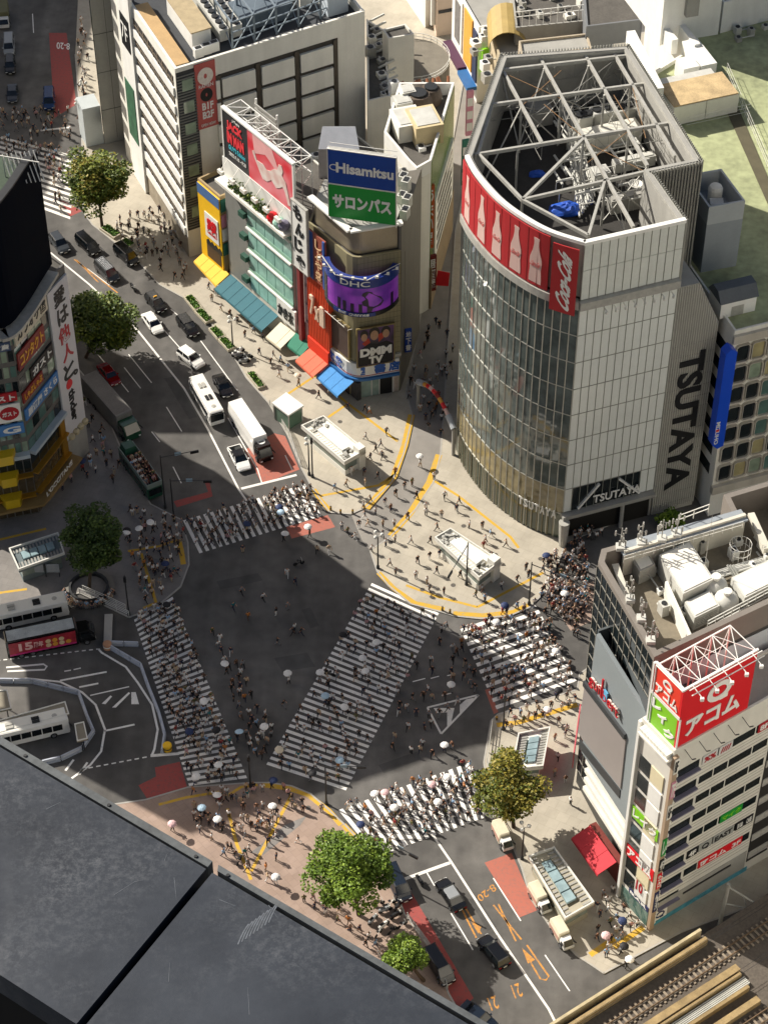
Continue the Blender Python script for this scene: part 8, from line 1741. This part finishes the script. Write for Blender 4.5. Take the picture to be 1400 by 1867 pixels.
for k in range(14): mb.box(x1 - .02, x1 + .08, -hw + .15 + k * .16, -hw + .22 + k * .16, .8, 3.7)
mb.build('front_grille', GREYW, t)
KEI = mat('beige_canvas_cover', '#cfc6ae', .8, .08, 1.5)
for lab, r_, f_2 in (('small white truck with a canvas box nearest the golden tree', (903, 1508), (928, 1558)), ('small white truck in the middle beside the skylight entrance', (968, 1622), (998, 1672)), ('small white truck lowest of three by the orange arrow', (1008, 1686), (1038, 1738))):
    t, x0, x1, hw = truck(lab, r_, f_2, 3.9, 2.15, 1.55, KEI, paint(W_), 1.15, 1.75); mb = MB(); mb.box(x0 + .1, x1 - .1, -hw - .01, -hw + .02, .75, 1.5); mb.build('side_panel', mat('pinkish_panel', '#b08a7c', .7, .15), t)
t, x0, x1, hw = truck('olive lorry cut by the top left corner', (8, 20), (10, 58), 6.0, 2.8, 2.0, mat('olive_box', '#6c6a4a', .7, .1), paint(W_), 1.5, 2.0)
for e in PEND: place(*e)
# open top bus
a, b = P(226, 830), P(292, 920); ang = math.atan2(b.y - a.y, b.x - a.x); c = a.lerp(b, .5); L_ = 9.6; OTB = thing('open_top_bus', 'green open top tour bus full of seated passengers', 'bus'); GRN = mat('dark_green_paint', '#1c4a38', .35, .08)
mb = MB(); loft(mb, [(-L_ / 2, 1.16, .4, 2.5, .02), (-L_ / 2 + .1, 1.22, .35, 2.55, .02), (L_ / 2 - .15, 1.22, .35, 2.55, .02), (L_ / 2, 1.15, .45, 2.5, .05)]); mb.build('body', GRN, OTB)
mb = MB()
for s in (-1, 1): mb.box(-L_ / 2, L_ / 2, s * 1.17 - .05, s * 1.17 + .05, 2.55, 3.3)
mb.box(L_ / 2 - .1, L_ / 2, -1.12, 1.12, 2.55, 3.4); mb.build('deck_side', mat('pale_deck_side', '#7d8a84', .5, .1), OTB)
mb = MB(); mb.hexa([(-L_ / 2, -1.1, 2.6), (-L_ / 2 + 2.2, -1.1, 2.6), (-L_ / 2 + 2.2, 1.1, 2.6), (-L_ / 2, 1.1, 2.6), (-L_ / 2 + .3, -.8, 4.0), (-L_ / 2 + 1.8, -.8, 4.0), (-L_ / 2 + 1.8, .8, 4.0), (-L_ / 2 + .3, .8, 4.0)]); mb.build('rear_hood', GRN, OTB)
for k in range(6):
    for y in (-.62, .62): mb = MB(); x = -L_ / 2 + 2.9 + k * 1.1; mb.box(x - .22, x + .22, y - .42, y + .42, 2.56, 2.98); mb.box(x - .3, x - .2, y - .42, y + .42, 2.98, 3.5); mb.build('seat', mat('seat_maroon', '#5a2a24', .7, .2), OTB)
for s in (-1, 1):
    for k in range(6): mb = MB(); x = -L_ / 2 + .6 + k * 1.45; mb.box(x, x + 1.25, s * 1.22 - .02, s * 1.22 + .02, 1.3, 2.2); mb.build('window', CARG, OTB)
mb = MB(); mb.box(L_ / 2 - .02, L_ / 2 + .03, -1, 1, 1.1, 2.3); mb.build('windscreen', CARG, OTB); wheels(OTB, L_, 2.4, .46, (-3, 3)); place(OTB, c, ang)
OTB_M = Matrix.Translation((c.x, c.y, 0)) @ Matrix.Rotation(ang, 4, 'Z')
# motorcycles and bicycles
def bike(name, lab, u, v, ang, motor=True, group=None, col=K_):
    t = thing(name, lab, 'motorcycle' if motor else 'bicycle', group=group); r = .3 if motor else .33; b_ = .62 if motor else .52; tw = .09 if motor else .03
    for x in (-b_, b_): mb = MB(); mb.tube((x, -tw, r), (x, tw, r), r, 12); w__ = mb.build('wheel', TYRE, t)
    mb = MB()
    if motor: loft(mb, [(-.85, .14, .55, .8, .04), (-.4, .2, .35, .82, .05), (.15, .18, .3, .95, .06), (.45, .14, .5, .9, .05)])
    else: mb.bar((-b_, 0, r), (0, 0, .35), .05); mb.bar((0, 0, .35), (.42, 0, .85), .05); mb.bar((-.15, 0, .85), (.42, 0, .85), .05); mb.bar((0, 0, .35), (-.17, 0, .95), .05)
    mb.build('frame', paint(col), t)
    mb = MB(); mb.box(-.6 if motor else -.3, 0, -.15, .15, .84 if motor else .95, .93 if motor else 1.02); mb.build('seat', BLACK, t)
    mb = MB(); mb.bar((b_, 0, r), (.45, 0, 1.05), .07); mb.bar((.45, -.35, 1.08), (.45, .35, 1.08), .05); mb.build('handlebar', STEEL, t)
    if motor: mb = MB(); mb.lathe((.58, 0, .8), [(.08, 0), (.11, .1), (.08, .2)], 8); mb.build('headlight', LAMP, t)
    p = P(u, v, level(u, v)); t.location = p + Vector((0, 0, .01)); t.rotation_euler = (0, 0, ang); return t
rd = (lambda d: math.atan2(d.y, d.x))(P2(292, 612) - P2(267, 577))
bike('motorcycle', 'motorcycle ridden in front of the black taxi', 243, 528, rd); bike('motorcycle', 'motorcycle waiting at the lower stop line', 764, 1608, rd + 3.1)
for k, (u, v) in enumerate(((433, 650), (440, 655), (446, 662), (452, 655), (437, 643))): bike('motorcycle', 'motorcycle parked tightly between the upper planters', u, v, rd + 1.2 + .1 * k, True, 'motorcycles between the planters', (W_, K_, S_, K_, W_)[k])
for k, (u, v) in enumerate(((690, 1650), (702, 1662), (712, 1650), (722, 1672), (733, 1690), (700, 1690), (715, 1700), (680, 1680), (690, 1705), (726, 1655))): bike('motorcycle' if k % 2 else 'bicycle', ('bicycle', 'motorcycle')[k % 2] + ' parked in the shade below the largest tree', u, v, rd + 1.4 + .08 * k, bool(k % 2), 'two wheelers under the largest tree', (K_, S_, W_)[k % 3])
for u, v, a_, lab in ((545, 1030, .4, 'bicycle crossing the empty middle of the intersection'), (601, 1232, 2.8, 'bicycle ridden at the left side of the long diagonal crossing'), (576, 1318, 2.6, 'bicycle ridden low on the long diagonal crossing'), (437, 1572, 1.2, 'bicycle stopped where two yellow paving lines meet')): bike('bicycle', lab, u, v, a_, False)
# ================================================================ PEOPLE
PX = {}
def pose_mesh(nm, J, R_):
    """one continuous body: joints J, bones, radii -> skin + subdivision, then faces sorted into garments by place"""
    names = list(J); me = bpy.data.meshes.new(nm)
    E = [('pel', 'che'), ('che', 'nek'), ('nek', 'hed'), ('hed', 'top'), ('che', 'shl'), ('shl', 'ell'), ('ell', 'hal'), ('hal', 'fil'), ('che', 'shr'), ('shr', 'elr'), ('elr', 'har'), ('har', 'fir'), ('pel', 'hil'), ('hil', 'knl'), ('knl', 'anl'), ('anl', 'tol'), ('pel', 'hir'), ('hir', 'knr'), ('knr', 'anr'), ('anr', 'tor')]
    me.from_pydata([J[n] for n in names], [(names.index(a), names.index(b)) for a, b in E], [])
    o = bpy.data.objects.new(nm, me); COL.objects.link(o); o.modifiers.new('skin', 'SKIN'); ss = o.modifiers.new('sub', 'SUBSURF'); ss.levels = 1
    for i, n in enumerate(names): r = R_[n]; me.skin_vertices[0].data[i].radius = (r if isinstance(r, tuple) else (r, r)); me.skin_vertices[0].data[i].use_root = n == 'pel'
    m2 = bpy.data.meshes.new_from_object(o.evaluated_get(bpy.context.evaluated_depsgraph_get())); bpy.data.objects.remove(o); bpy.data.meshes.remove(me)
    m2.name = 'person'; m2.materials.clear()
    for k in range(5): m2.materials.append(None)
    hz = J['hed'][2]; hx = J['hed'][0]; pz = J['pel'][2]
    def near(c): return min(((c - Vector(J[a]).lerp(Vector(J[b]), t)).length, (a, b, t)) for a, b in E for t in (.1, .5, .9))[1]
    for p in m2.polygons:
        c = p.center; a, b, t = near(c); p.use_smooth = True
        if b in ('hed', 'top'): k = 3 if (c.z > hz + .07 or c.x < hx - .03) else 2
        elif b in ('fil', 'fir'): k = 2
        elif b in ('hal', 'har'): k = 2
        elif b in ('nek',): k = 2 if t > .6 else 0
        elif b in ('tol', 'tor'): k = 4
        elif b in ('knl', 'knr', 'anl', 'anr', 'hil', 'hir'): k = 1
        else: k = 0
        p.material_index = k
    return m2
RAD = dict(pel=(.16, .12), che=(.19, .13), nek=.06, hed=(.1, .11), top=.07, shl=.075, ell=.05, hal=.038, fil=.03, shr=.075, elr=.05, har=.038, fir=.03, hil=.1, knl=.07, anl=.048, tol=.045, hir=.1, knr=.07, anr=.048, tor=.045)
def std(ls=0., rs=0., la=0., ra=0., up=False, sit=False, lean=0.):
    J = dict(pel=(0, 0, .95), che=(lean, 0, 1.32), nek=(lean, 0, 1.48), hed=(lean + .02, 0, 1.58), top=(lean + .02, 0, 1.68))
    for s, sg, st, ar in (('l', 1, ls, la), ('r', -1, rs, ra)):
        J['sh' + s] = (lean, .2 * sg, 1.40); J['el' + s] = (lean + ar * .45 - .03, .25 * sg, 1.14); J['ha' + s] = (lean + ar + .05, .24 * sg, .90); J['fi' + s] = (lean + ar + .08, .235 * sg, .81)
        J['hi' + s] = (0, .1 * sg, .88); J['kn' + s] = (st * .45 + (.06 if st < 0 else .03), .1 * sg, .49); J['an' + s] = (st * .95, .1 * sg, .09 + max(0, -st) * .25); J['to' + s] = (st * .95 + .17, .11 * sg, .05 + max(0, -st) * .12)
    if up: J['elr'] = (.2, -.26, 1.18); J['har'] = (.3, -.18, 1.4); J['fir'] = (.31, -.16, 1.48)
    if sit:
        for k in J: x, y, z = J[k]; J[k] = (x, y, z - .45)
        for s, sg in (('l', 1), ('r', -1)): J['hi' + s] = (.05, .1 * sg, .48); J['kn' + s] = (.45, .12 * sg, .5); J['an' + s] = (.46, .12 * sg, .1); J['to' + s] = (.62, .12 * sg, .05); J['ha' + s] = (.32, .15 * sg, .6); J['fi' + s] = (.38, .12 * sg, .58); J['el' + s] = (.1, .25 * sg, .7)
    return J
POSES = {k: pose_mesh(k, j, RAD) for k, j in {'stand': std(.0, .03, .03, .06), 'walk': std(.34, -.3, -.2, .24, lean=.04), 'stride': std(-.36, .32, .26, -.2, lean=.05), 'hold': std(.2, -.2, -.1, 0, up=True), 'sit': std(sit=True)}.items()}
def cloth(nm, h): return mat('cloth_' + nm, h, .8, .08, 3)
TOPS = [('white', '#dcdad6', 30), ('black', '#17171a', 26), ('navy', '#1d2740', 9), ('grey', '#7b7d80', 9), ('beige', '#b8a387', 7), ('pale blue', '#8fb0cf', 6), ('red', '#8d2a2c', 2), ('orange', '#b5702f', 1), ('pink', '#b88f92', 2), ('brown', '#5a4030', 4), ('teal', '#1f6f76', 1), ('olive', '#5d5f38', 3)]
BOTS = [('black', '#141417', 40), ('navy', '#222b42', 20), ('beige', '#a8967a', 10), ('grey', '#5d6064', 14), ('white', '#cfcdc8', 8), ('brown', '#57412f', 6)]
TM = {n: cloth(n.replace(' ', '_'), h) for n, h, _ in TOPS + BOTS}
SKINM = mat('skin', '#b98a6c', .6, .08, 4); HAIRM = mat('dark_hair', '#16120f', .6, .2); HAIRB = mat('brown_hair', '#4a3220', .6, .2); SHOE = mat('shoe', '#1c1b1b', .7, .2); SHOEW = mat('white_shoe', '#c9c8c4', .7, .1)
pr = random.Random(21)
def pick(L): return pr.choices(L, [x[2] for x in L])[0][0]
CW1 = [(340, 950), (560, 884), (588, 936), (364, 1003)]; CW2 = [(252, 1126), (318, 1095), (448, 1422), (350, 1432)]; CW3 = [(676, 1068), (795, 1122), (626, 1440), (488, 1398)]; CW4 = [(842, 1148), (985, 1095), (1052, 1245), (905, 1292)]; CW5 = [(617, 1477), (862, 1390), (886, 1486), (690, 1556)]
ZONES = [  # name phrase, polygon, count, poses, main heading (pixel direction), spacing m
 ('on the lower right crossing', CW5, 92, 'ws', (1, -.38), .55), ('on the right hand crossing', CW4, 120, 'ws', (.35, 1), .5), ('on the long diagonal crossing', CW3, 125, 'ws', (-.5, 1), .9), ('on the left crossing', CW2, 165, 'ws', (.35, 1), .6),
 ('at the kerb of the pink plaza', [(345, 1440), (530, 1440), (600, 1480), (540, 1490), (480, 1520), (360, 1520)], 58, 'swt', (.2, -1), .6), ('near the yellow plaza lines', [(380, 1530), (560, 1500), (560, 1580), (470, 1590), (420, 1560)], 12, 'swt', (1, .3), 1.2), ('between ledge and largest tree', [(545, 1640), (600, 1640), (640, 1680), (700, 1735), (690, 1745), (620, 1690)], 16, 'swt', (1, .6), .8),
 ('between left and diagonal crossings', [(385, 1150), (440, 1200), (500, 1340), (470, 1400), (440, 1330)], 40, 'ws', (.3, 1), .9), ('near the triangle road marking', [(720, 1260), (800, 1140), (850, 1160), (870, 1260), (800, 1330), (860, 1380), (700, 1390)], 46, 'ws', (-.3, 1), .9),
 ('beside the skylight entrance', [(1075, 1640), (1110, 1620), (1165, 1690), (1130, 1740), (1085, 1760)], 20, 'swt', (.3, 1), .8), ('on the pavement beneath the grey screen', [(1010, 1320), (1040, 1320), (1030, 1400), (1100, 1560), (1070, 1560), (1010, 1420)], 12, 'swt', (.2, 1), .9), ('below the right hand crossing', [(905, 1312), (1045, 1262), (1050, 1290), (930, 1335)], 20, 'swt', (.3, -1), .8),
 ('in the empty road middle', [(400, 1010), (600, 960), (620, 1060), (520, 1300), (460, 1200)], 9, 'ws', (.5, .6), 1.5),
 ('on the upper crossing', CW1, 96, 'ws', (1, -.25), .5), ('at the shaded left corner', [(232, 930), (330, 950), (343, 1000), (330, 1060), (262, 1110), (240, 1020)], 72, 'swt', (.6, .4), .6), ('on the round bench under the shaded tree', [], 0, 't', (0, 1), 1), ('along the shaded left pavement', [(120, 760), (150, 720), (200, 800), (230, 880), (130, 880), (90, 920), (110, 850)], 34, 'swt', (.4, 1), 1.0),
 ('in the packed corner by the glass building', [(990, 1015), (1060, 990), (1078, 1080), (1050, 1170), (985, 1100)], 120, 'sw', (.2, 1), .42), ('under the street canopy of the glass building', [(1030, 960), (1120, 930), (1090, 985), (1040, 985)], 22, 'sw', (.5, .5), .6),
 ('on the sunny plaza by the curved glass', [(610, 950), (690, 880), (760, 850), (830, 900), (940, 990), (990, 1040), (900, 1105), (740, 1070), (640, 1010)], 62, 'swt', (.7, .4), 1.2), ('on the sunny plaza beside the glass lift', [(540, 690), (600, 690), (720, 800), (700, 880), (600, 900), (680, 820)], 18, 'sw', (.8, .5), 1.4), ('on the sunny upper pavement', [(360, 520), (390, 530), (560, 690), (500, 690), (440, 610)], 16, 'sw', (.8, 1), 1.5), ('in the dark mouth of the lane', [(738, 700), (800, 560), (826, 640), (812, 820), (750, 760)], 40, 'sw', (.2, 1), .9), ('in the street by the olive tree', [(205, 395), (300, 380), (330, 440), (345, 520), (290, 500), (215, 430)], 56, 'sw', (.8, 1), .8), ('on the sunlit crossing at the upper left', [(0, 245), (130, 280), (110, 400), (90, 320), (0, 290)], 60, 'sw', (1, .3), .7), ('in the dark upper left street', [(0, 195), (130, 205), (130, 260), (0, 240)], 40, 'sw', (1, .3), .9), ('on the pavement of the dark street', [(140, 40), (160, 40), (165, 240), (145, 240)], 22, 'sw', (0, 1), 1.0)]
UMB = {'white': ['#e2e0dc'], 'black': ['#17171b'], 'pale pink': ['#d8b3b3'], 'pale blue': ['#a9c4d6'], 'navy': ['#22325a'], 'cream': ['#d8ccb4']}
def umbrella_mesh():
    mb = MB(); vs = [(0, 0, .28)]; n = 8; r3 = [(.3, .22), (.52, .08), (.6, -.02)]
    for r, z in r3: vs += [(r * math.cos(2 * math.pi * i / n), r * math.sin(2 * math.pi * i / n), z) for i in range(n)]
    fs = [(0, 1 + i, 1 + (i + 1) % n) for i in range(n)] + [(1 + j * n + i, 1 + (j + 1) * n + i, 1 + (j + 1) * n + (i + 1) % n, 1 + j * n + (i + 1) % n) for j in range(2) for i in range(n)]
    k = len(vs); vs += [(x, y, z - .015) for x, y, z in vs]; fs += [tuple(k + i for i in f[::-1]) for f in fs]
    m = bpy.data.meshes.new('canopy'); m.from_pydata(vs, [], fs); m.materials.append(None); return m
UMESH = umbrella_mesh(); mb = MB(); mb.tube((0, 0, -.75), (0, 0, .33), .015, 6); mb.bar((0, 0, -.75), (.05, 0, -.8), .03)
o_ = mb.build('shaft', DARK, None, at=(0, 0, 0)); SMESH = o_.data; bpy.data.objects.remove(o_)
plist = []; 
def zone_points(poly, n, sp):
    q = []; us = [p[0] for p in poly]; vs = [p[1] for p in poly]; tries = 0
    while len(q) < n and tries < n * 80:
        tries += 1; u, v = pr.uniform(min(us), max(us)), pr.uniform(min(vs), max(vs))
        if not inpoly((u, v), poly): continue
        w2 = P2(u, v)
        if any((w2 - x[2]).length < sp for x in q): continue
        q.append((u, v, w2))
    return q
BLOCKED = [[(944, 1338), (1003, 1326), (990, 1398), (932, 1404)], [(549, 800), (590, 780), (667, 840), (628, 868)], [(792, 1000), (821, 985), (913, 1044), (873, 1078)], [(962, 1580), (1010, 1565), (1083, 1670), (1030, 1700)]]
for zi_, (zn, poly, n, ps, hd, sp) in enumerate(ZONES):
    if not poly: continue
    for u, v, w2 in zone_points(poly, n, sp):
        if any(inpoly((u, v), b_) for b_ in BLOCKED): continue
        plist.append([u, v, zn, ps, hd])
# people that stand out in the photo, seen one by one
for u, v, zn, tp, bt, ub in ((527, 1247, 'in the empty road middle', 'white', 'black', 'white'), (480, 1345, 'between left and diagonal crossings', 'white', 'white', 'white'), (414, 1230, 'beside the left crossing', 'black', 'black', 'white'), (433, 1352, 'beside the left crossing', 'black', 'navy', 'pale blue'), (594, 1290, 'on the long diagonal crossing', 'navy', 'black', 'pale blue'), (627, 1302, 'on the long diagonal crossing', 'black', 'black', 'white'), (663, 1238, 'on the long diagonal crossing', 'white', 'black', 'white'), (820, 1262, 'near the triangle road marking', 'white', 'grey', 'white'), (509, 1380, 'at the diagonal crossing foot', 'black', 'black', 'cream'), (622, 1405, 'at the diagonal crossing foot', 'navy', 'navy', 'pale blue'), (566, 1424, 'at the diagonal crossing foot', 'black', 'grey', 'black'), (495, 1438, 'at the kerb of the pink plaza', 'navy', 'black', 'navy'), (397, 1462, 'at the kerb of the pink plaza', 'black', 'black', 'white'), (355, 1432, 'on the left crossing', 'white', 'navy', 'white'), (400, 1415, 'on the left crossing', 'black', 'black', 'white'), (344, 1348, 'on the left crossing', 'black', 'navy', 'navy'), (374, 1490, 'at the kerb of the pink plaza', 'black', 'navy', 'pale blue'), (395, 1508, 'at the kerb of the pink plaza', 'pale blue', 'navy', 'white'), (315, 1515, 'by the dark ledge', 'red', 'black', 'pale pink'), (503, 1612, 'by the dark ledge', 'red', 'white', 'white'), (488, 1606, 'beside the ledge umbrella', 'beige', 'white', None), (472, 1508, 'on the pink plaza', 'orange', 'white', None), (479, 1506, 'beside the person in orange', 'white', 'orange', None), (409, 1562, 'on the pink plaza by the ledge', 'pale blue', 'navy', None), (447, 1560, 'where yellow lines meet', 'teal', 'black', None), (451, 1588, 'where yellow lines meet', 'white', 'black', None), (423, 1550, 'on the pink plaza by the ledge', 'black', 'black', None), (683, 1460, 'on the lower right crossing', 'white', 'black', 'white'), (705, 1463, 'on the lower right crossing', 'beige', 'black', 'pale pink'), (714, 1488, 'on the lower right crossing', 'white', 'grey', 'white'), (801, 1482, 'on the lower right crossing', 'grey', 'black', 'white'), (818, 1436, 'on the lower right crossing', 'black', 'black', 'white'), (790, 1450, 'on the lower right crossing', 'navy', 'black', 'pale pink'), (876, 1485, 'beside the golden tree', 'white', 'black', 'white'), (903, 1148, 'on the right hand crossing', 'black', 'beige', 'white'), (1011, 1200, 'on the right hand crossing', 'white', 'black', 'white'), (1012, 1275, 'below the right hand crossing', 'navy', 'black', 'black'), (992, 1310, 'below the right hand crossing', 'white', 'white', 'white'), (915, 1120, 'at the plaza kerb', 'red', 'orange', 'navy'), (517, 988, 'beside the upper crossing', 'black', 'black', 'white'), (565, 980, 'on the salmon road patch', 'brown', 'black', 'white'), (513, 955, 'on the upper crossing', 'navy', 'black', 'pale blue'), (456, 972, 'on the upper crossing', 'white', 'navy', 'navy'), (280, 972, 'at the shaded left corner', 'black', 'black', 'white'), (231, 985, 'at the shaded left corner', 'white', 'black', 'white'), (998, 1030, 'by the glass building corner', 'grey', 'black', 'navy'), (766, 852, 'on the lane mouth', 'white', 'beige', 'white'), (545, 705, 'on the upper pavement', 'beige', 'black', 'cream'), (648, 985, 'on the plaza in all white', 'white', 'white', None), (1107, 1722, 'on the right pavement', 'pink', 'white', 'pale pink'), (1130, 1740, 'on the right pavement', 'grey', 'black', 'black'), (1132, 1700, 'on the right pavement', 'navy', 'navy', 'navy'), (1140, 1765, 'beside the railway parapet', 'black', 'black', 'white'), (480, 1095, 'alone in the road middle', 'white', 'black', None), (504, 1122, 'alone in the road middle', 'black', 'white', None), (426, 1112, 'alone in the road middle', 'teal', 'navy', None), (453, 1130, 'alone in the road middle', 'orange', 'brown', None), (535, 1158, 'paired in the road middle', 'black', 'black', None), (549, 1158, 'paired in the road middle', 'black', 'navy', None), (517, 1290, 'alone in the road middle', 'black', 'grey', None), (674, 755, 'at the bookshop corner of the plaza', 'white', 'orange', None)):
    plist.append([u, v, zn, 's' if not ub else 'h', (1, .3), tp, bt, ub])
# seated people
for k in range(13): a_ = R(195 + k * 12.5); p = P(163, 1074, .12).xy + Vector((3.3 * math.cos(a_), 3.3 * math.sin(a_))); uv = px((*p, .5)); plist.append([uv[0], uv[1], 'on the round bench under the shaded tree', 'B', (0, 1), None, None, None, (p.x, p.y, .5 - .36), a_])
for k in range(6):
    for y in (-.85, -.4, .4, .85):
        if pr.random() < .9: q = OTB_M @ Vector((-L_ / 2 + 2.9 + k * 1.1, y, 2.98 - .36)); uv = px(q); plist.append([uv[0], uv[1], 'in a seat of the open top bus', 'B', (0, 1), None, None, None, tuple(q), ang])
rec = []
for e in plist:
    e = e + [None] * (10 - len(e)); u, v, zn, ps, hd, tp, bt, ub, loc, a_ = e
    if loc is None: p = P(u, v, level(u, v)); loc = (p.x, p.y, p.z + .004)
    if a_ is None:
        d = P2(u + hd[0] * 20, v + hd[1] * 20) - P2(u, v); a_ = math.atan2(d.y, d.x) + (math.pi if pr.random() < .5 else 0) + pr.gauss(0, .5)
    if ps == 'h' or ub: pose = 'hold'
    elif ps == 'B': pose = 'sit'
    elif 't' in ps: pose = pr.choice(['stand', 'stand', 'walk', 'stride'])
    else: pose = pr.choice(['walk', 'stride', 'walk', 'stride', 'stand'])
    if not ub and ps not in ('B', 'h') and len(e) and tp is None and pr.random() < .012: ub = pr.choice(['white', 'white', 'black', 'navy'])
    if ub: pose = 'hold'
    rec.append(dict(u=u, v=v, zn=zn, tp=tp or pick(TOPS), bt=bt or pick(BOTS), ub=ub, loc=Vector(loc), a=a_, pose=pose, s=pr.uniform(.93, 1.05), near=(Vector(loc) - cam.location).length, fixed=tp is not None))
rec.sort(key=lambda r: r['near']); N_IND = 298
used = set(); POSW = {'stand': 'standing', 'walk': 'walking', 'stride': 'striding', 'hold': 'under umbrella', 'sit': 'sitting'}
MSL = {}
crowd = MB(); crowd_m = []; cm_index = {}
def mats_for(r): return [TM[r['tp']], TM[r['bt']], SKINM, r['hair'], SHOEW if r['bt'] == 'white' else SHOE]
HEADW = {0: 'the farther', 1: 'the nearer'}
for i, r in enumerate(rec):
    r['hair'] = HAIRM if pr.random() < .78 else HAIRB
    if i < N_IND:
        for tr in range(60):
            hairw = '' if r['hair'] is HAIRM else 'brown-haired '
            lab = f"{hairw}person in {r['tp']} top and {r['bt']} trousers {POSW[r['pose']]} {r['zn']}"
            if lab not in used: break
            if not r['fixed'] or tr > 8: r['tp'] = pick(TOPS); r['bt'] = pick(BOTS)
            if tr > 20 and not r['ub'] and r['pose'] != 'sit': r['pose'] = pr.choice(['stand', 'walk', 'stride'])
            r['hair'] = pr.choice([HAIRM, HAIRB])
        used.add(lab)
        if len(lab.split()) > 16: lab = lab.replace(' top and ', ' top, ').replace('pale blue', 'blue')
        o = bpy.data.objects.new('person', POSES[r['pose']]); COL.objects.link(o); o.location = r['loc']; o.rotation_euler = (0, 0, r['a']); o.scale = (r['s'] * 1.15, r['s'] * 1.15, r['s'])
        for k, m in enumerate(mats_for(r)): o.material_slots[k].link = 'OBJECT'; o.material_slots[k].material = m
        tag(o, lab, 'person', 'people crossing and waiting')
    else:
        me = POSES[r['pose']]; M_ = Matrix.Translation(r['loc']) @ Matrix.Rotation(r['a'], 4, 'Z') @ Matrix.Diagonal((r['s'] * 1.15, r['s'] * 1.15, r['s'], 1)); ml = mats_for(r)
        for m in ml:
            if m.name not in cm_index: cm_index[m.name] = len(crowd_m); crowd_m.append(m)
        crowd.add([M_ @ vv.co for vv in me.vertices], [tuple(p.vertices) for p in me.polygons])
        crowd.m[-len(me.polygons):] = [cm_index[ml[p.material_index].name] for p in me.polygons]
    if r['ub']:
        q = r['loc'] + Matrix.Rotation(r['a'], 3, 'Z') @ Vector((.3, -.17, 1.48)) * r['s']; t = bpy.data.objects.new('umbrella', None); COL.objects.link(t); t.location = q + Vector((0, 0, .5)); t.rotation_euler = (pr.gauss(0, .1), pr.gauss(0, .1), pr.uniform(0, 3))
        lab = f"{r['ub']} umbrella held by a person in {r['tp']} {r['zn']}"; n_ = 0
        while lab in used: n_ += 1; lab = f"{r['ub']} umbrella {('raised', 'tilted', 'held high', 'carried')[n_ % 4]} over a person in {r['tp']} top and {r['bt']} trousers {r['zn']}" if n_ < 5 else lab + ' among the crowd'
        used.add(lab); tag(t, ' '.join(lab.split()[:16]), 'umbrella', 'open umbrellas in the crowd')
        c_ = bpy.data.objects.new('canopy', UMESH); COL.objects.link(c_); c_.parent = t; c_.material_slots[0].link = 'OBJECT'; c_.material_slots[0].material = mat('umbrella_' + r['ub'].replace(' ', '_'), UMB[r['ub']][0], .7, .05); s_ = bpy.data.objects.new('shaft', SMESH); COL.objects.link(s_); s_.parent = t
o = crowd.build('crowd', crowd_m, None, True, (0, 0, 0), recalc=False); tag(o, 'crowd of people farther off around the crossing and streets', 'crowd', kind='stuff')
print('PEOPLE', len(rec), 'umbrellas', sum(1 for r in rec if r['ub']))
